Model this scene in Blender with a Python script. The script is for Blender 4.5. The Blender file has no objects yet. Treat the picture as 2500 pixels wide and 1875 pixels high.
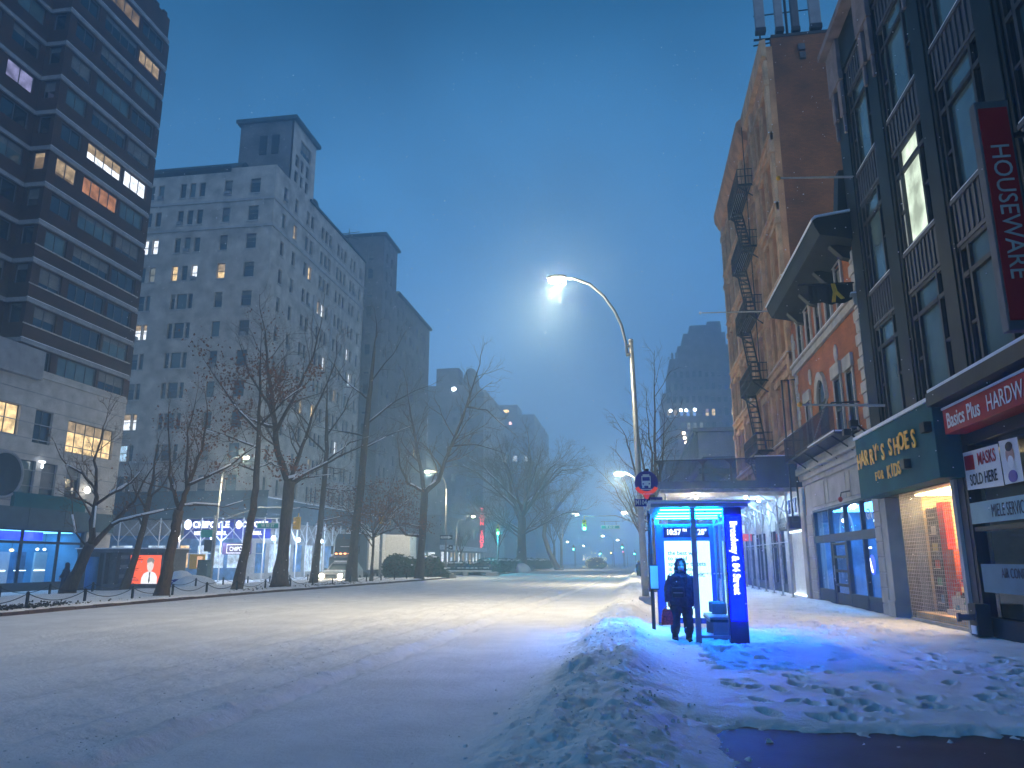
import bpy, math, random
import numpy as np
from mathutils import Vector, Matrix
SC = bpy.context.scene
COL = SC.collection
R = math.radians

# ------------------------------------------------------------------ camera
cam = bpy.data.cameras.new('camera')
cam.sensor_width = 36.0
cam.lens = 26.64
cam.clip_start = 0.05
cam.clip_end = 4000
CAM = bpy.data.objects.new('camera', cam)
COL.objects.link(CAM)
CAM.location = (0, 0, 1.7)
CAM.rotation_euler = (R(90 + 13.1), 0, R(8.828))
SC.camera = CAM

# ------------------------------------------------------------------ night sky, glowing with city light
W = bpy.data.worlds.new('World')
SC.world = W
W.use_nodes = True
nt = W.node_tree
nt.nodes.clear()
wo = nt.nodes.new('ShaderNodeOutputWorld')
wb = nt.nodes.new('ShaderNodeBackground')
tc = nt.nodes.new('ShaderNodeTexCoord')
sx = nt.nodes.new('ShaderNodeSeparateXYZ')
rp = nt.nodes.new('ShaderNodeValToRGB')
nz = nt.nodes.new('ShaderNodeTexNoise')
nz.inputs['Scale'].default_value = 2.6
nz.inputs['Detail'].default_value = 7
mp = nt.nodes.new('ShaderNodeMapRange')
mp.inputs['From Min'].default_value = 0.3
mp.inputs['From Max'].default_value = 0.7
mp.inputs['To Min'].default_value = 0.68
mp.inputs['To Max'].default_value = 1.32
mx = nt.nodes.new('ShaderNodeMix')
mx.data_type = 'RGBA'
mx.blend_type = 'MULTIPLY'
mx.inputs[0].default_value = 1.0
el = rp.color_ramp.elements
el[0].position = 0.0
el[0].color = (0.130, 0.262, 0.47, 1)
el[1].position = 1.0
el[1].color = (0.005, 0.044, 0.105, 1)
for pos, c in ((0.2, (0.076, 0.200, 0.40)), (0.45, (0.032, 0.118, 0.25)), (0.65, (0.005, 0.045, 0.106))):
    e = el.new(pos)
    e.color = (*c, 1)
L_ = nt.links.new
L_(tc.outputs['Generated'], sx.inputs[0])
L_(sx.outputs['Z'], rp.inputs[0])
L_(tc.outputs['Generated'], nz.inputs['Vector'])
L_(nz.outputs['Fac'], mp.inputs['Value'])
L_(rp.outputs[0], mx.inputs[6])
L_(mp.outputs[0], mx.inputs[7])
L_(mx.outputs[2], wb.inputs['Color'])
wb.inputs['Strength'].default_value = 2.05
L_(wb.outputs[0], wo.inputs[0])

# ------------------------------------------------------------------ faint, soft warm fill added in place of unseen street lamps
sl = bpy.data.lights.new('fill_sun', 'SUN')
sl.energy = 0.50
sl.angle = R(35)
sl.color = (1.0, 0.84, 0.64)
SUN = bpy.data.objects.new('fill_sun', sl)
COL.objects.link(SUN)
SUN.rotation_euler = Vector((-0.60, 0.50, -0.62)).to_track_quat('-Z', 'Y').to_euler()

SC.view_settings.view_transform = 'Standard'
SC.view_settings.look = 'None'
SC.view_settings.gamma = 1
SC.view_settings.exposure = 0.25
SC.view_settings.use_curve_mapping = False
SC.cycles.use_denoising = True
try:
    SC.cycles.denoiser = 'OPENIMAGEDENOISE'
except Exception:
    pass
SC.cycles.max_bounces = 7
SC.cycles.diffuse_bounces = 2
SC.cycles.glossy_bounces = 3
SC.cycles.transparent_max_bounces = 12
SC.cycles.transmission_bounces = 3
SC.cycles.volume_bounces = 2
SC.cycles.caustics_reflective = False
SC.cycles.caustics_refractive = False
SC.cycles.sample_clamp_indirect = 4.0

# ------------------------------------------------------------------ helpers
WL = {}          # world location of each object's origin


def reg(o, parent, loc):
    """link o so that its origin stands at world point loc"""
    COL.objects.link(o)
    loc = Vector(loc)
    if parent is not None:
        o.parent = parent
        o.location = loc - WL[parent.name]
    else:
        o.location = loc
    WL[o.name] = loc
    return o


def tag(o, label=None, cat=None, group=None, kind=None):
    if label: o['label'] = label
    if cat: o['category'] = cat
    if group: o['group'] = group
    if kind: o['kind'] = kind
    return o


def thing(name, label, cat, loc, group=None):
    o = bpy.data.objects.new(name, None)
    o.empty_display_size = 0.2
    reg(o, None, loc)
    return tag(o, label, cat, group)


class MB:
    def __init__(s):
        s.v = []; s.f = []; s.m = []

    def quad(s, a, b, c, d, m=0):
        n = len(s.v); s.v += [a, b, c, d]; s.f.append((n, n + 1, n + 2, n + 3)); s.m.append(m)

    def poly(s, pts, m=0):
        n = len(s.v); s.v += list(pts); s.f.append(tuple(range(n, n + len(pts)))); s.m.append(m)

    def box(s, x0, y0, z0, x1, y1, z1, m=0):
        if x0 > x1: x0, x1 = x1, x0
        if y0 > y1: y0, y1 = y1, y0
        if z0 > z1: z0, z1 = z1, z0
        n = len(s.v)
        s.v += [(x0, y0, z0), (x1, y0, z0), (x1, y1, z0), (x0, y1, z0), (x0, y0, z1), (x1, y0, z1), (x1, y1, z1), (x0, y1, z1)]
        for f in ((0, 3, 2, 1), (4, 5, 6, 7), (0, 1, 5, 4), (1, 2, 6, 5), (2, 3, 7, 6), (3, 0, 4, 7)):
            s.f.append(tuple(n + i for i in f)); s.m.append(m)

    def tube(s, pts, rad, n=6, m=0, cap=True):
        pts = [Vector(p) for p in pts]
        if not hasattr(rad, '__len__'): rad = [rad] * len(pts)
        k0 = len(s.v)
        t = (pts[1] - pts[0]).normalized()
        a = Vector((0, 0, 1)) if abs(t.z) < 0.9 else Vector((1, 0, 0))
        u = t.cross(a).normalized()
        for i, p in enumerate(pts):
            if i == 0: t = pts[1] - pts[0]
            elif i == len(pts) - 1: t = pts[-1] - pts[-2]
            else: t = pts[i + 1] - pts[i - 1]
            if t.length < 1e-9: t = Vector((0, 0, 1))
            t.normalize()
            u = (u - t * u.dot(t))
            if u.length < 1e-6: u = t.orthogonal()
            u.normalize()
            w = t.cross(u)
            for j in range(n):
                an = 2 * math.pi * j / n
                q = p + (u * math.cos(an) + w * math.sin(an)) * rad[i]
                s.v.append((q.x, q.y, q.z))
        for i in range(len(pts) - 1):
            for j in range(n):
                j2 = (j + 1) % n
                s.f.append((k0 + i * n + j, k0 + i * n + j2, k0 + (i + 1) * n + j2, k0 + (i + 1) * n + j)); s.m.append(m)
        if cap:
            s.f.append(tuple(k0 + j for j in range(n))[::-1]); s.m.append(m)
            e = k0 + (len(pts) - 1) * n
            s.f.append(tuple(e + j for j in range(n))); s.m.append(m)

    def loft(s, rings, m=0, cap=True):
        k0 = len(s.v); n = len(rings[0])
        for r in rings: s.v += [tuple(p) for p in r]
        for i in range(len(rings) - 1):
            for j in range(n):
                j2 = (j + 1) % n
                s.f.append((k0 + i * n + j, k0 + i * n + j2, k0 + (i + 1) * n + j2, k0 + (i + 1) * n + j)); s.m.append(m)
        if cap:
            s.f.append(tuple(k0 + j for j in range(n))[::-1]); s.m.append(m)
            e = k0 + (len(rings) - 1) * n
            s.f.append(tuple(e + j for j in range(n))); s.m.append(m)

    def ell(s, c, r, nu=12, nv=8, m=0):
        rings = []
        for i in range(nv + 1):
            ph = -math.pi / 2 + math.pi * i / nv
            cr = max(math.cos(ph), 0.02)
            rings.append([(c[0] + r[0] * cr * math.cos(2 * math.pi * j / nu), c[1] + r[1] * cr * math.sin(2 * math.pi * j / nu), c[2] + r[2] * math.sin(ph)) for j in range(nu)])
        s.loft(rings, m)

    def prism(s, poly, axis, a0, a1, m=0):
        """poly of 2-D points extruded along axis 'x' (points are y,z), 'y' (x,z) or 'z' (x,y)"""
        def P(p, a):
            return (a, p[0], p[1]) if axis == 'x' else (p[0], a, p[1]) if axis == 'y' else (p[0], p[1], a)
        s.loft([[P(p, a0) for p in poly], [P(p, a1) for p in poly]], m)

    def mesh(s, name, mats, off=(0, 0, 0), smooth=False):
        me = bpy.data.meshes.new(name)
        ox, oy, oz = off
        me.from_pydata([(x - ox, y - oy, z - oz) for x, y, z in s.v], [], s.f)
        if not isinstance(mats, (list, tuple)): mats = [mats]
        for m in mats: me.materials.append(m)
        if len(mats) > 1: me.polygons.foreach_set('material_index', s.m)
        if smooth: me.polygons.foreach_set('use_smooth', [True] * len(s.f))
        me.update()
        return me

    def build(s, name, mats, parent=None, smooth=False, origin=None, bevel=0):
        if parent is not None: org = WL[parent.name]
        elif origin is not None: org = Vector(origin)
        else: org = Vector((0, 0, 0))
        o = bpy.data.objects.new(name, s.mesh(name, mats, org, smooth))
        reg(o, parent, org)
        if bevel:
            b = o.modifiers.new('bevel', 'BEVEL'); b.width = bevel; b.segments = 2; b.limit_method = 'ANGLE'
        return o


def box_part(name, mat, parent, *bx, bevel=0):
    m = MB()
    for b in bx: m.box(*b)
    return m.build(name, mat, parent, bevel=bevel)


def place(name, mesh, parent, loc, rz=0.0):
    o = bpy.data.objects.new(name, mesh)
    reg(o, parent, loc)
    o.rotation_euler.z = rz
    return o


def copy_tree(o, loc, parent=None):
    c = o.copy()
    if parent is None:
        reg(c, None, loc)
    else:
        COL.objects.link(c); c.parent = parent; WL[c.name] = WL[parent.name] + Vector(c.location)
    for ch in list(o.children): copy_tree(ch, None, c)
    return c


def text(parent, body, size, center, right, up, mat, ext=0.006, fat=0.0, sx=1.0, name='lettering', al='CENTER', gap=1.0, line=1.0):
    cu = bpy.data.curves.new(name, 'FONT')
    cu.body = body; cu.size = size; cu.extrude = ext; cu.offset = fat
    cu.align_x = al; cu.align_y = 'CENTER'; cu.space_character = gap; cu.space_line = line
    cu.resolution_u = 3
    cu.materials.append(mat)
    tmp = bpy.data.objects.new(name, cu)
    me = bpy.data.meshes.new_from_object(tmp)
    bpy.data.objects.remove(tmp)
    bpy.data.curves.remove(cu)
    if not me.materials: me.materials.append(mat)
    o = bpy.data.objects.new(name, me)
    reg(o, parent, center)
    r = Vector(right).normalized(); u = Vector(up).normalized(); n = r.cross(u)
    m = Matrix((r * sx, u, n)).transposed().to_4x4()
    m.translation = o.location
    o.matrix_basis = m
    return o


# facing of a facade: W looks to -X, E looks to +X, S looks to -Y (towards the camera)
class Face:
    def __init__(s, kind, plane):
        s.k = kind; s.p = plane; s.rz = {'W': -math.pi / 2, 'E': math.pi / 2, 'S': 0.0}[kind]

    def pt(s, a, z, d=0.0):
        return (s.p + d, a, z) if s.k == 'W' else (s.p - d, a, z) if s.k == 'E' else (a, s.p + d, z)

    def box(s, mb, a0, a1, z0, z1, d0, d1, m=0):
        p = s.pt(a0, z0, d0); q = s.pt(a1, z1, d1)
        mb.box(*p, *q, m)

    def wall(s, mb, a0, a1, z0, z1, holes, depth=0.25, m=0, mr=None):
        """flat wall with real openings (each with its reveals)"""
        if mr is None: mr = m
        xs = sorted({a0, a1} | {h[0] for h in holes} | {h[1] for h in holes})
        zs = sorted({z0, z1} | {h[2] for h in holes} | {h[3] for h in holes})
        xs = [x for x in xs if a0 - 1e-6 <= x <= a1 + 1e-6]; zs = [z for z in zs if z0 - 1e-6 <= z <= z1 + 1e-6]
        for k in range(len(zs) - 1):
            zc = (zs[k] + zs[k + 1]) / 2
            row = [h for h in holes if h[2] < zc < h[3]]
            run = None
            for i in range(len(xs) - 1):
                xc = (xs[i] + xs[i + 1]) / 2
                hole = any(h[0] < xc < h[1] for h in row)
                if not hole and run is None: run = xs[i]
                if (hole or i == len(xs) - 2) and run is not None:
                    e = xs[i] if hole else xs[i + 1]
                    mb.quad(s.pt(run, zs[k]), s.pt(e, zs[k]), s.pt(e, zs[k + 1]), s.pt(run, zs[k + 1]), m)
                    run = None
        for (b0, b1, c0, c1) in [h[:4] for h in holes]:
            P = s.pt
            mb.quad(P(b0, c0), P(b1, c0), P(b1, c0, depth), P(b0, c0, depth), mr)
            mb.quad(P(b0, c1), P(b1, c1), P(b1, c1, depth), P(b0, c1, depth), mr)
            mb.quad(P(b0, c0), P(b0, c1), P(b0, c1, depth), P(b0, c0, depth), mr)
            mb.quad(P(b1, c0), P(b1, c1), P(b1, c1, depth), P(b1, c0, depth), mr)


# ------------------------------------------------------------------ materials
def nodes(name):
    m = bpy.data.materials.new(name); m.use_nodes = True
    n = m.node_tree; b = n.nodes['Principled BSDF']
    return m, n, b


def mat(name, c, rough=0.7, var=0.25, scale=2.0, bump=0.0, bscale=20.0, metal=0.0, spec=0.18, stretch=None):
    m, n, b = nodes(name)
    b.inputs['Roughness'].default_value = rough
    b.inputs['Metallic'].default_value = metal
    b.inputs['Specular IOR Level'].default_value = spec
    t = n.nodes.new('ShaderNodeTexCoord')
    src = t.outputs['Object']
    if stretch:
        mpn = n.nodes.new('ShaderNodeMapping'); mpn.inputs['Scale'].default_value = stretch
        n.links.new(src, mpn.inputs[0]); src = mpn.outputs[0]
    z = n.nodes.new('ShaderNodeTexNoise'); z.inputs['Scale'].default_value = scale; z.inputs['Detail'].default_value = 6
    r = n.nodes.new('ShaderNodeValToRGB')
    r.color_ramp.elements[0].position = 0.3; r.color_ramp.elements[1].position = 0.7
    r.color_ramp.elements[0].color = (*[x * (1 - var) for x in c], 1)
    r.color_ramp.elements[1].color = (*[min(1, x * (1 + var)) for x in c], 1)
    n.links.new(src, z.inputs['Vector']); n.links.new(z.outputs['Fac'], r.inputs[0]); n.links.new(r.outputs[0], b.inputs['Base Color'])
    if bump:
        z2 = n.nodes.new('ShaderNodeTexNoise'); z2.inputs['Scale'].default_value = bscale; z2.inputs['Detail'].default_value = 4
        bp = n.nodes.new('ShaderNodeBump'); bp.inputs['Strength'].default_value = bump; bp.inputs['Distance'].default_value = 0.03
        n.links.new(src, z2.inputs['Vector']); n.links.new(z2.outputs['Fac'], bp.inputs['Height']); n.links.new(bp.outputs[0], b.inputs['Normal'])
    return m


def brick(name, c, c2, mortar, w=0.22, h=0.075):
    m, n, b = nodes(name)
    b.inputs['Roughness'].default_value = 0.85
    t = n.nodes.new('ShaderNodeTexCoord'); s = n.nodes.new('ShaderNodeSeparateXYZ'); a = n.nodes.new('ShaderNodeMath'); cb = n.nodes.new('ShaderNodeCombineXYZ')
    bt = n.nodes.new('ShaderNodeTexBrick')
    n.links.new(t.outputs['Object'], s.inputs[0]); n.links.new(s.outputs[0], a.inputs[0]); n.links.new(s.outputs[1], a.inputs[1])
    n.links.new(a.outputs[0], cb.inputs[0]); n.links.new(s.outputs[2], cb.inputs[1]); n.links.new(cb.outputs[0], bt.inputs['Vector'])
    for k, v in (('Scale', 1.0), ('Brick Width', w), ('Row Height', h), ('Mortar Size', 0.008), ('Bias', 0.0)): bt.inputs[k].default_value = v
    bt.inputs['Color1'].default_value = (*c, 1); bt.inputs['Color2'].default_value = (*c2, 1); bt.inputs['Mortar'].default_value = (*mortar, 1)
    z = n.nodes.new('ShaderNodeTexNoise'); z.inputs['Scale'].default_value = 0.6; z.inputs['Detail'].default_value = 8
    n.links.new(t.outputs['Object'], z.inputs['Vector'])
    mr = n.nodes.new('ShaderNodeMapRange'); mr.inputs[1].default_value = 0.3; mr.inputs[2].default_value = 0.7; mr.inputs[3].default_value = 0.55; mr.inputs[4].default_value = 1.3
    n.links.new(z.outputs['Fac'], mr.inputs[0])
    x = n.nodes.new('ShaderNodeMix'); x.data_type = 'RGBA'; x.blend_type = 'MULTIPLY'; x.inputs[0].default_value = 1
    n.links.new(bt.outputs['Color'], x.inputs[6]); n.links.new(mr.outputs[0], x.inputs[7]); n.links.new(x.outputs[2], b.inputs['Base Color'])
    bp = n.nodes.new('ShaderNodeBump'); bp.inputs['Strength'].default_value = 0.5; bp.inputs['Distance'].default_value = 0.01; bp.invert = True
    n.links.new(bt.outputs['Fac'], bp.inputs['Height']); n.links.new(bp.outputs[0], b.inputs['Normal'])
    return m


def emit(name, c, k, var=0.0, scale=3.0):
    m = bpy.data.materials.new(name); m.use_nodes = True
    n = m.node_tree; n.nodes.clear()
    o = n.nodes.new('ShaderNodeOutputMaterial'); e = n.nodes.new('ShaderNodeEmission')
    e.inputs['Color'].default_value = (*c, 1); e.inputs['Strength'].default_value = k
    if var:
        t = n.nodes.new('ShaderNodeTexCoord'); z = n.nodes.new('ShaderNodeTexNoise'); z.inputs['Scale'].default_value = scale; z.inputs['Detail'].default_value = 5
        mr = n.nodes.new('ShaderNodeMapRange'); mr.inputs[1].default_value = 0.35; mr.inputs[2].default_value = 0.65; mr.inputs[3].default_value = k * (1 - var); mr.inputs[4].default_value = k * (1 + var)
        n.links.new(t.outputs['Object'], z.inputs['Vector']); n.links.new(z.outputs['Fac'], mr.inputs[0]); n.links.new(mr.outputs[0], e.inputs['Strength'])
    n.links.new(e.outputs[0], o.inputs[0])
    return m


def clear_glass(name, tint=(0.9, 0.95, 1.0), refl=0.09):
    m = bpy.data.materials.new(name); m.use_nodes = True
    n = m.node_tree; n.nodes.clear()
    o = n.nodes.new('ShaderNodeOutputMaterial'); t = n.nodes.new('ShaderNodeBsdfTransparent'); g = n.nodes.new('ShaderNodeBsdfGlossy'); x = n.nodes.new('ShaderNodeMixShader')
    t.inputs[0].default_value = (*tint, 1); g.inputs['Roughness'].default_value = 0.03; g.inputs['Color'].default_value = (0.9, 0.95, 1, 1)
    lw = n.nodes.new('ShaderNodeLayerWeight'); pw = n.nodes.new('ShaderNodeMath'); pw.operation = 'POWER'; pw.inputs[1].default_value = 4.0
    ma = n.nodes.new('ShaderNodeMath'); ma.operation = 'MULTIPLY_ADD'; ma.inputs[1].default_value = 0.55; ma.inputs[2].default_value = refl * 0.5
    n.links.new(lw.outputs['Facing'], pw.inputs[0]); n.links.new(pw.outputs[0], ma.inputs[0])
    n.links.new(ma.outputs[0], x.inputs[0]); n.links.new(t.outputs[0], x.inputs[1]); n.links.new(g.outputs[0], x.inputs[2]); n.links.new(x.outputs[0], o.inputs[0])
    return m


def snow_mat(name, c=(0.84, 0.86, 0.9), bump=0.5):
    m, n, b = nodes(name)
    b.inputs['Roughness'].default_value = 0.65
    b.inputs['Specular IOR Level'].default_value = 0.25
    t = n.nodes.new('ShaderNodeTexCoord')
    z = n.nodes.new('ShaderNodeTexNoise'); z.inputs['Scale'].default_value = 0.7; z.inputs['Detail'].default_value = 9; z.inputs['Roughness'].default_value = 0.65
    r = n.nodes.new('ShaderNodeValToRGB'); r.color_ramp.elements[0].position = 0.32; r.color_ramp.elements[1].position = 0.62
    r.color_ramp.elements[0].color = (c[0] * 0.82, c[1] * 0.82, c[2] * 0.82, 1); r.color_ramp.elements[1].color = (*c, 1)
    z2 = n.nodes.new('ShaderNodeTexNoise'); z2.inputs['Scale'].default_value = 9; z2.inputs['Detail'].default_value = 9; z2.inputs['Roughness'].default_value = 0.72
    bp = n.nodes.new('ShaderNodeBump'); bp.inputs['Strength'].default_value = min(1, bump); bp.inputs['Distance'].default_value = 0.07 * max(1, bump)
    for q in (z, z2): n.links.new(t.outputs['Object'], q.inputs['Vector'])
    n.links.new(z.outputs['Fac'], r.inputs[0]); n.links.new(r.outputs[0], b.inputs['Base Color'])
    n.links.new(z2.outputs['Fac'], bp.inputs['Height']); n.links.new(bp.outputs[0], b.inputs['Normal'])
    return m


M = {}
M['snow'] = snow_mat('snow', bump=0.6)
M['road_snow'] = snow_mat('road_snow', (0.84, 0.84, 0.87), 0.8)
M['bank_snow'] = snow_mat('bank_snow', (0.86, 0.86, 0.86), 0.7)
M['sunken'] = mat('dark_pavement', (0.05, 0.055, 0.065), 0.65, 0.35, 1.2, 0.2, 30)
M['black'] = mat('black_paint', (0.012, 0.013, 0.016), 0.5, 0.3, 6)
M['iron'] = mat('dark_iron', (0.016, 0.019, 0.024), 0.55, 0.4, 8)
M['steel'] = mat('galvanised_steel', (0.30, 0.32, 0.34), 0.45, 0.2, 4, 0, 20, 0.5)
M['pipe'] = mat('scaffold_pipe', (0.36, 0.38, 0.40), 0.45, 0.3, 3, 0, 20, 0.4)
M['white'] = mat('white_paint', (0.72, 0.73, 0.74), 0.5, 0.08, 3)
M['whitestone'] = mat('pale_stone_trim', (0.40, 0.38, 0.35), 0.8, 0.2, 2.5, 0.2, 12)
M['limestone'] = mat('limestone', (0.36, 0.35, 0.34), 0.85, 0.22, 1.2, 0.25, 8)
M['sand'] = mat('tan_stone', (0.52, 0.25, 0.12), 0.85, 0.35, 0.9, 0.3, 7)
M['sand2'] = mat('tan_stone_trim', (0.56, 0.33, 0.18), 0.85, 0.3, 1.6, 0.3, 7)
M['brick_o'] = brick('orange_brick', (0.44, 0.125, 0.035), (0.33, 0.09, 0.028), (0.26, 0.13, 0.07))
M['brick_p'] = brick('party_brick', (0.30, 0.095, 0.03), (0.22, 0.07, 0.024), (0.15, 0.075, 0.04))
M['brick_d'] = brick('dark_brick', (0.06, 0.022, 0.010), (0.04, 0.015, 0.008), (0.03, 0.017, 0.012))
M['brick_l'] = brick('pale_brick', (0.50, 0.44, 0.37), (0.44, 0.39, 0.335), (0.36, 0.33, 0.30))
M['brick_b'] = brick('grey_brick', (0.16, 0.15, 0.15), (0.13, 0.125, 0.125), (0.11, 0.11, 0.11))
M['band'] = mat('concrete_band', (0.22, 0.23, 0.25), 0.8, 0.2, 1.5)
M['metal_face'] = mat('dark_metal_cladding', (0.014, 0.024, 0.028), 0.5, 0.35, 1.5, 0.1, 10, 0.2)
M['metal_panel'] = mat('grey_ribbed_panel', (0.055, 0.062, 0.075), 0.6, 0.3, 2.5, 0.1, 10, 0, 0.5, (3, 3, 0.6))
M['frame_d'] = mat('dark_window_frame', (0.035, 0.04, 0.045), 0.5, 0.3, 4)
M['frame_g'] = mat('grey_window_frame', (0.10, 0.105, 0.11), 0.6, 0.2, 4)
M['glass_d'] = mat('dark_glass', (0.012, 0.018, 0.022), 0.06, 0.5, 0.8, 0, 20, 0, 0.8)
M['glass_t'] = mat('pale_teal_glass', (0.08, 0.125, 0.125), 0.12, 0.35, 0.7, 0, 20, 0, 0.7)  # paler, greener pane than the dark glass
M['glass_c'] = clear_glass('clear_glass')
M['glass_s'] = clear_glass('shelter_glass', (0.78, 0.86, 0.98), 0.07)
M['glass_k'] = clear_glass('shop_glass_dark', (0.45, 0.55, 0.6), 0.12)
M['lit_w'] = emit('lit_window_white', (0.88, 0.93, 1.0), 1.5, 0.35, 1.7)
M['lit_y'] = emit('lit_window_warm', (1.0, 0.70, 0.34), 1.15, 0.45, 1.7)
M['lit_o'] = emit('lit_window_amber', (0.95, 0.42, 0.22), 0.42, 0.4, 1.5)
M['lit_g'] = emit('lit_window_dim', (0.55, 0.62, 0.6), 0.35, 0.45, 1.4)
M['lit_gr'] = emit('lit_window_loft', (0.75, 0.9, 0.72), 0.85, 0.4, 1.4)
M['bark'] = mat('bark', (0.075, 0.05, 0.032), 0.9, 0.45, 5, 0.7, 14, 0, 0.3, (3, 3, 0.7))
M['twig'] = mat('twig_bark', (0.13, 0.085, 0.055), 0.9, 0.3, 5)
M['leaf'] = mat('dry_leaf', (0.20, 0.075, 0.03), 0.8, 0.5, 3)
M['green'] = mat('evergreen_leaf', (0.04, 0.075, 0.04), 0.7, 0.5, 5)
M['red'] = mat('red_sign_panel', (0.34, 0.008, 0.012), 0.4, 0.12, 2)
M['sign_green'] = mat('street_sign_green', (0.0, 0.30, 0.24), 0.4, 0.1, 3)
M['teal'] = mat('teal_fascia', (0.006, 0.075, 0.085), 0.8, 0.25, 1.2)
M['gold'] = mat('gold_lettering', (0.85, 0.42, 0.05), 0.4, 0.2, 6)
M['shed'] = mat('shed_plywood_blue', (0.018, 0.035, 0.06), 0.6, 0.35, 1.2)
M['shed_g'] = mat('shed_plywood_teal', (0.035, 0.065, 0.08), 0.6, 0.35, 1.2)
M['blue_sign'] = mat('navy_sign_face', (0.02, 0.02, 0.25), 0.4, 0.1, 4)
M['yellow'] = mat('signal_yellow', (0.75, 0.42, 0.02), 0.45, 0.1, 4)
M['ink'] = mat('black_ink', (0.015, 0.015, 0.02), 0.6, 0.1, 4)
M['cloth'] = mat('dark_coat_fabric', (0.02, 0.022, 0.045), 0.9, 0.3, 8, 0.4, 30)
M['trouser'] = mat('navy_trouser_fabric', (0.022, 0.026, 0.045), 0.9, 0.3, 8, 0.4, 30)
M['skin'] = mat('skin', (0.42, 0.26, 0.19), 0.6, 0.1, 8)
M['plastic_w'] = mat('white_print_board', (0.62, 0.64, 0.68), 0.5, 0.05, 3)
# ------------------------------------------------------------------ ground
def _hash(ix, iy, seed):
    h = (ix.astype(np.int64) * 374761393 + iy.astype(np.int64) * 668265263 + seed * 974711) & 0xFFFFFFFF
    h = ((h ^ (h >> 13)) * 1274126177) & 0xFFFFFFFF
    return ((h ^ (h >> 16)) & 0xFFFF) / 65535.0


def vnoise(x, y, seed=0):
    ix = np.floor(x); iy = np.floor(y); fx = x - ix; fy = y - iy
    fx = fx * fx * (3 - 2 * fx); fy = fy * fy * (3 - 2 * fy)
    a = _hash(ix, iy, seed); b = _hash(ix + 1, iy, seed); c = _hash(ix, iy + 1, seed); d = _hash(ix + 1, iy + 1, seed)
    return (a * (1 - fx) + b * fx) * (1 - fy) + (c * (1 - fx) + d * fx) * fy - 0.5


def fbm(x, y, oct=4, seed=0, gain=0.5):
    s = 0; a = 1.0
    for k in range(oct):
        s = s + a * vnoise(x, y, seed + k * 17); x = x * 2.03 + 11.3; y = y * 2.03 - 7.1; a *= gain
    return s


rng = np.random.default_rng(5)


def cx(y):
    """x of the kerb along the planted median"""
    y = np.asarray(y, float)
    return -20.7 + np.clip((y - 40) * 0.062, 0, 3.6)


# footprints on the pavement: position, heading, size
FP = []
for t in range(9):                                    # walking lines
    x0 = rng.uniform(1.6, 6.6); y0 = rng.uniform(8.6, 15); hd = rng.normal(0, 0.35)
    if t % 3 == 0: hd += math.pi / 2 * 0.6
    for k in range(rng.integers(8, 22)):
        s = 1 if k % 2 else -1
        FP.append((x0 + math.sin(hd) * 0.62 * k + s * 0.14 * math.cos(hd) + rng.normal(0, 0.04), y0 + math.cos(hd) * 0.62 * k - s * 0.14 * math.sin(hd) + rng.normal(0, 0.05), hd + rng.normal(0, 0.15), rng.uniform(0.85, 1.2)))
for k in range(330): FP.append((rng.uniform(1.2, 7.2), 8.8 + 24 * rng.random() ** 1.3, rng.uniform(-0.6, 0.6), rng.uniform(0.7, 1.1)))
for k in range(120): FP.append((rng.normal(1.1, 0.55), rng.normal(17.6, 1.3), rng.uniform(-1.5, 1.5), rng.uniform(0.8, 1.1)))
for k in range(420): FP.append((rng.uniform(3.2, 7.6), rng.uniform(19, 36), rng.uniform(-0.5, 0.5), rng.uniform(0.8, 1.1)))
FP = [f for f in FP if 0.8 < f[0] < 7.6]


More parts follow.
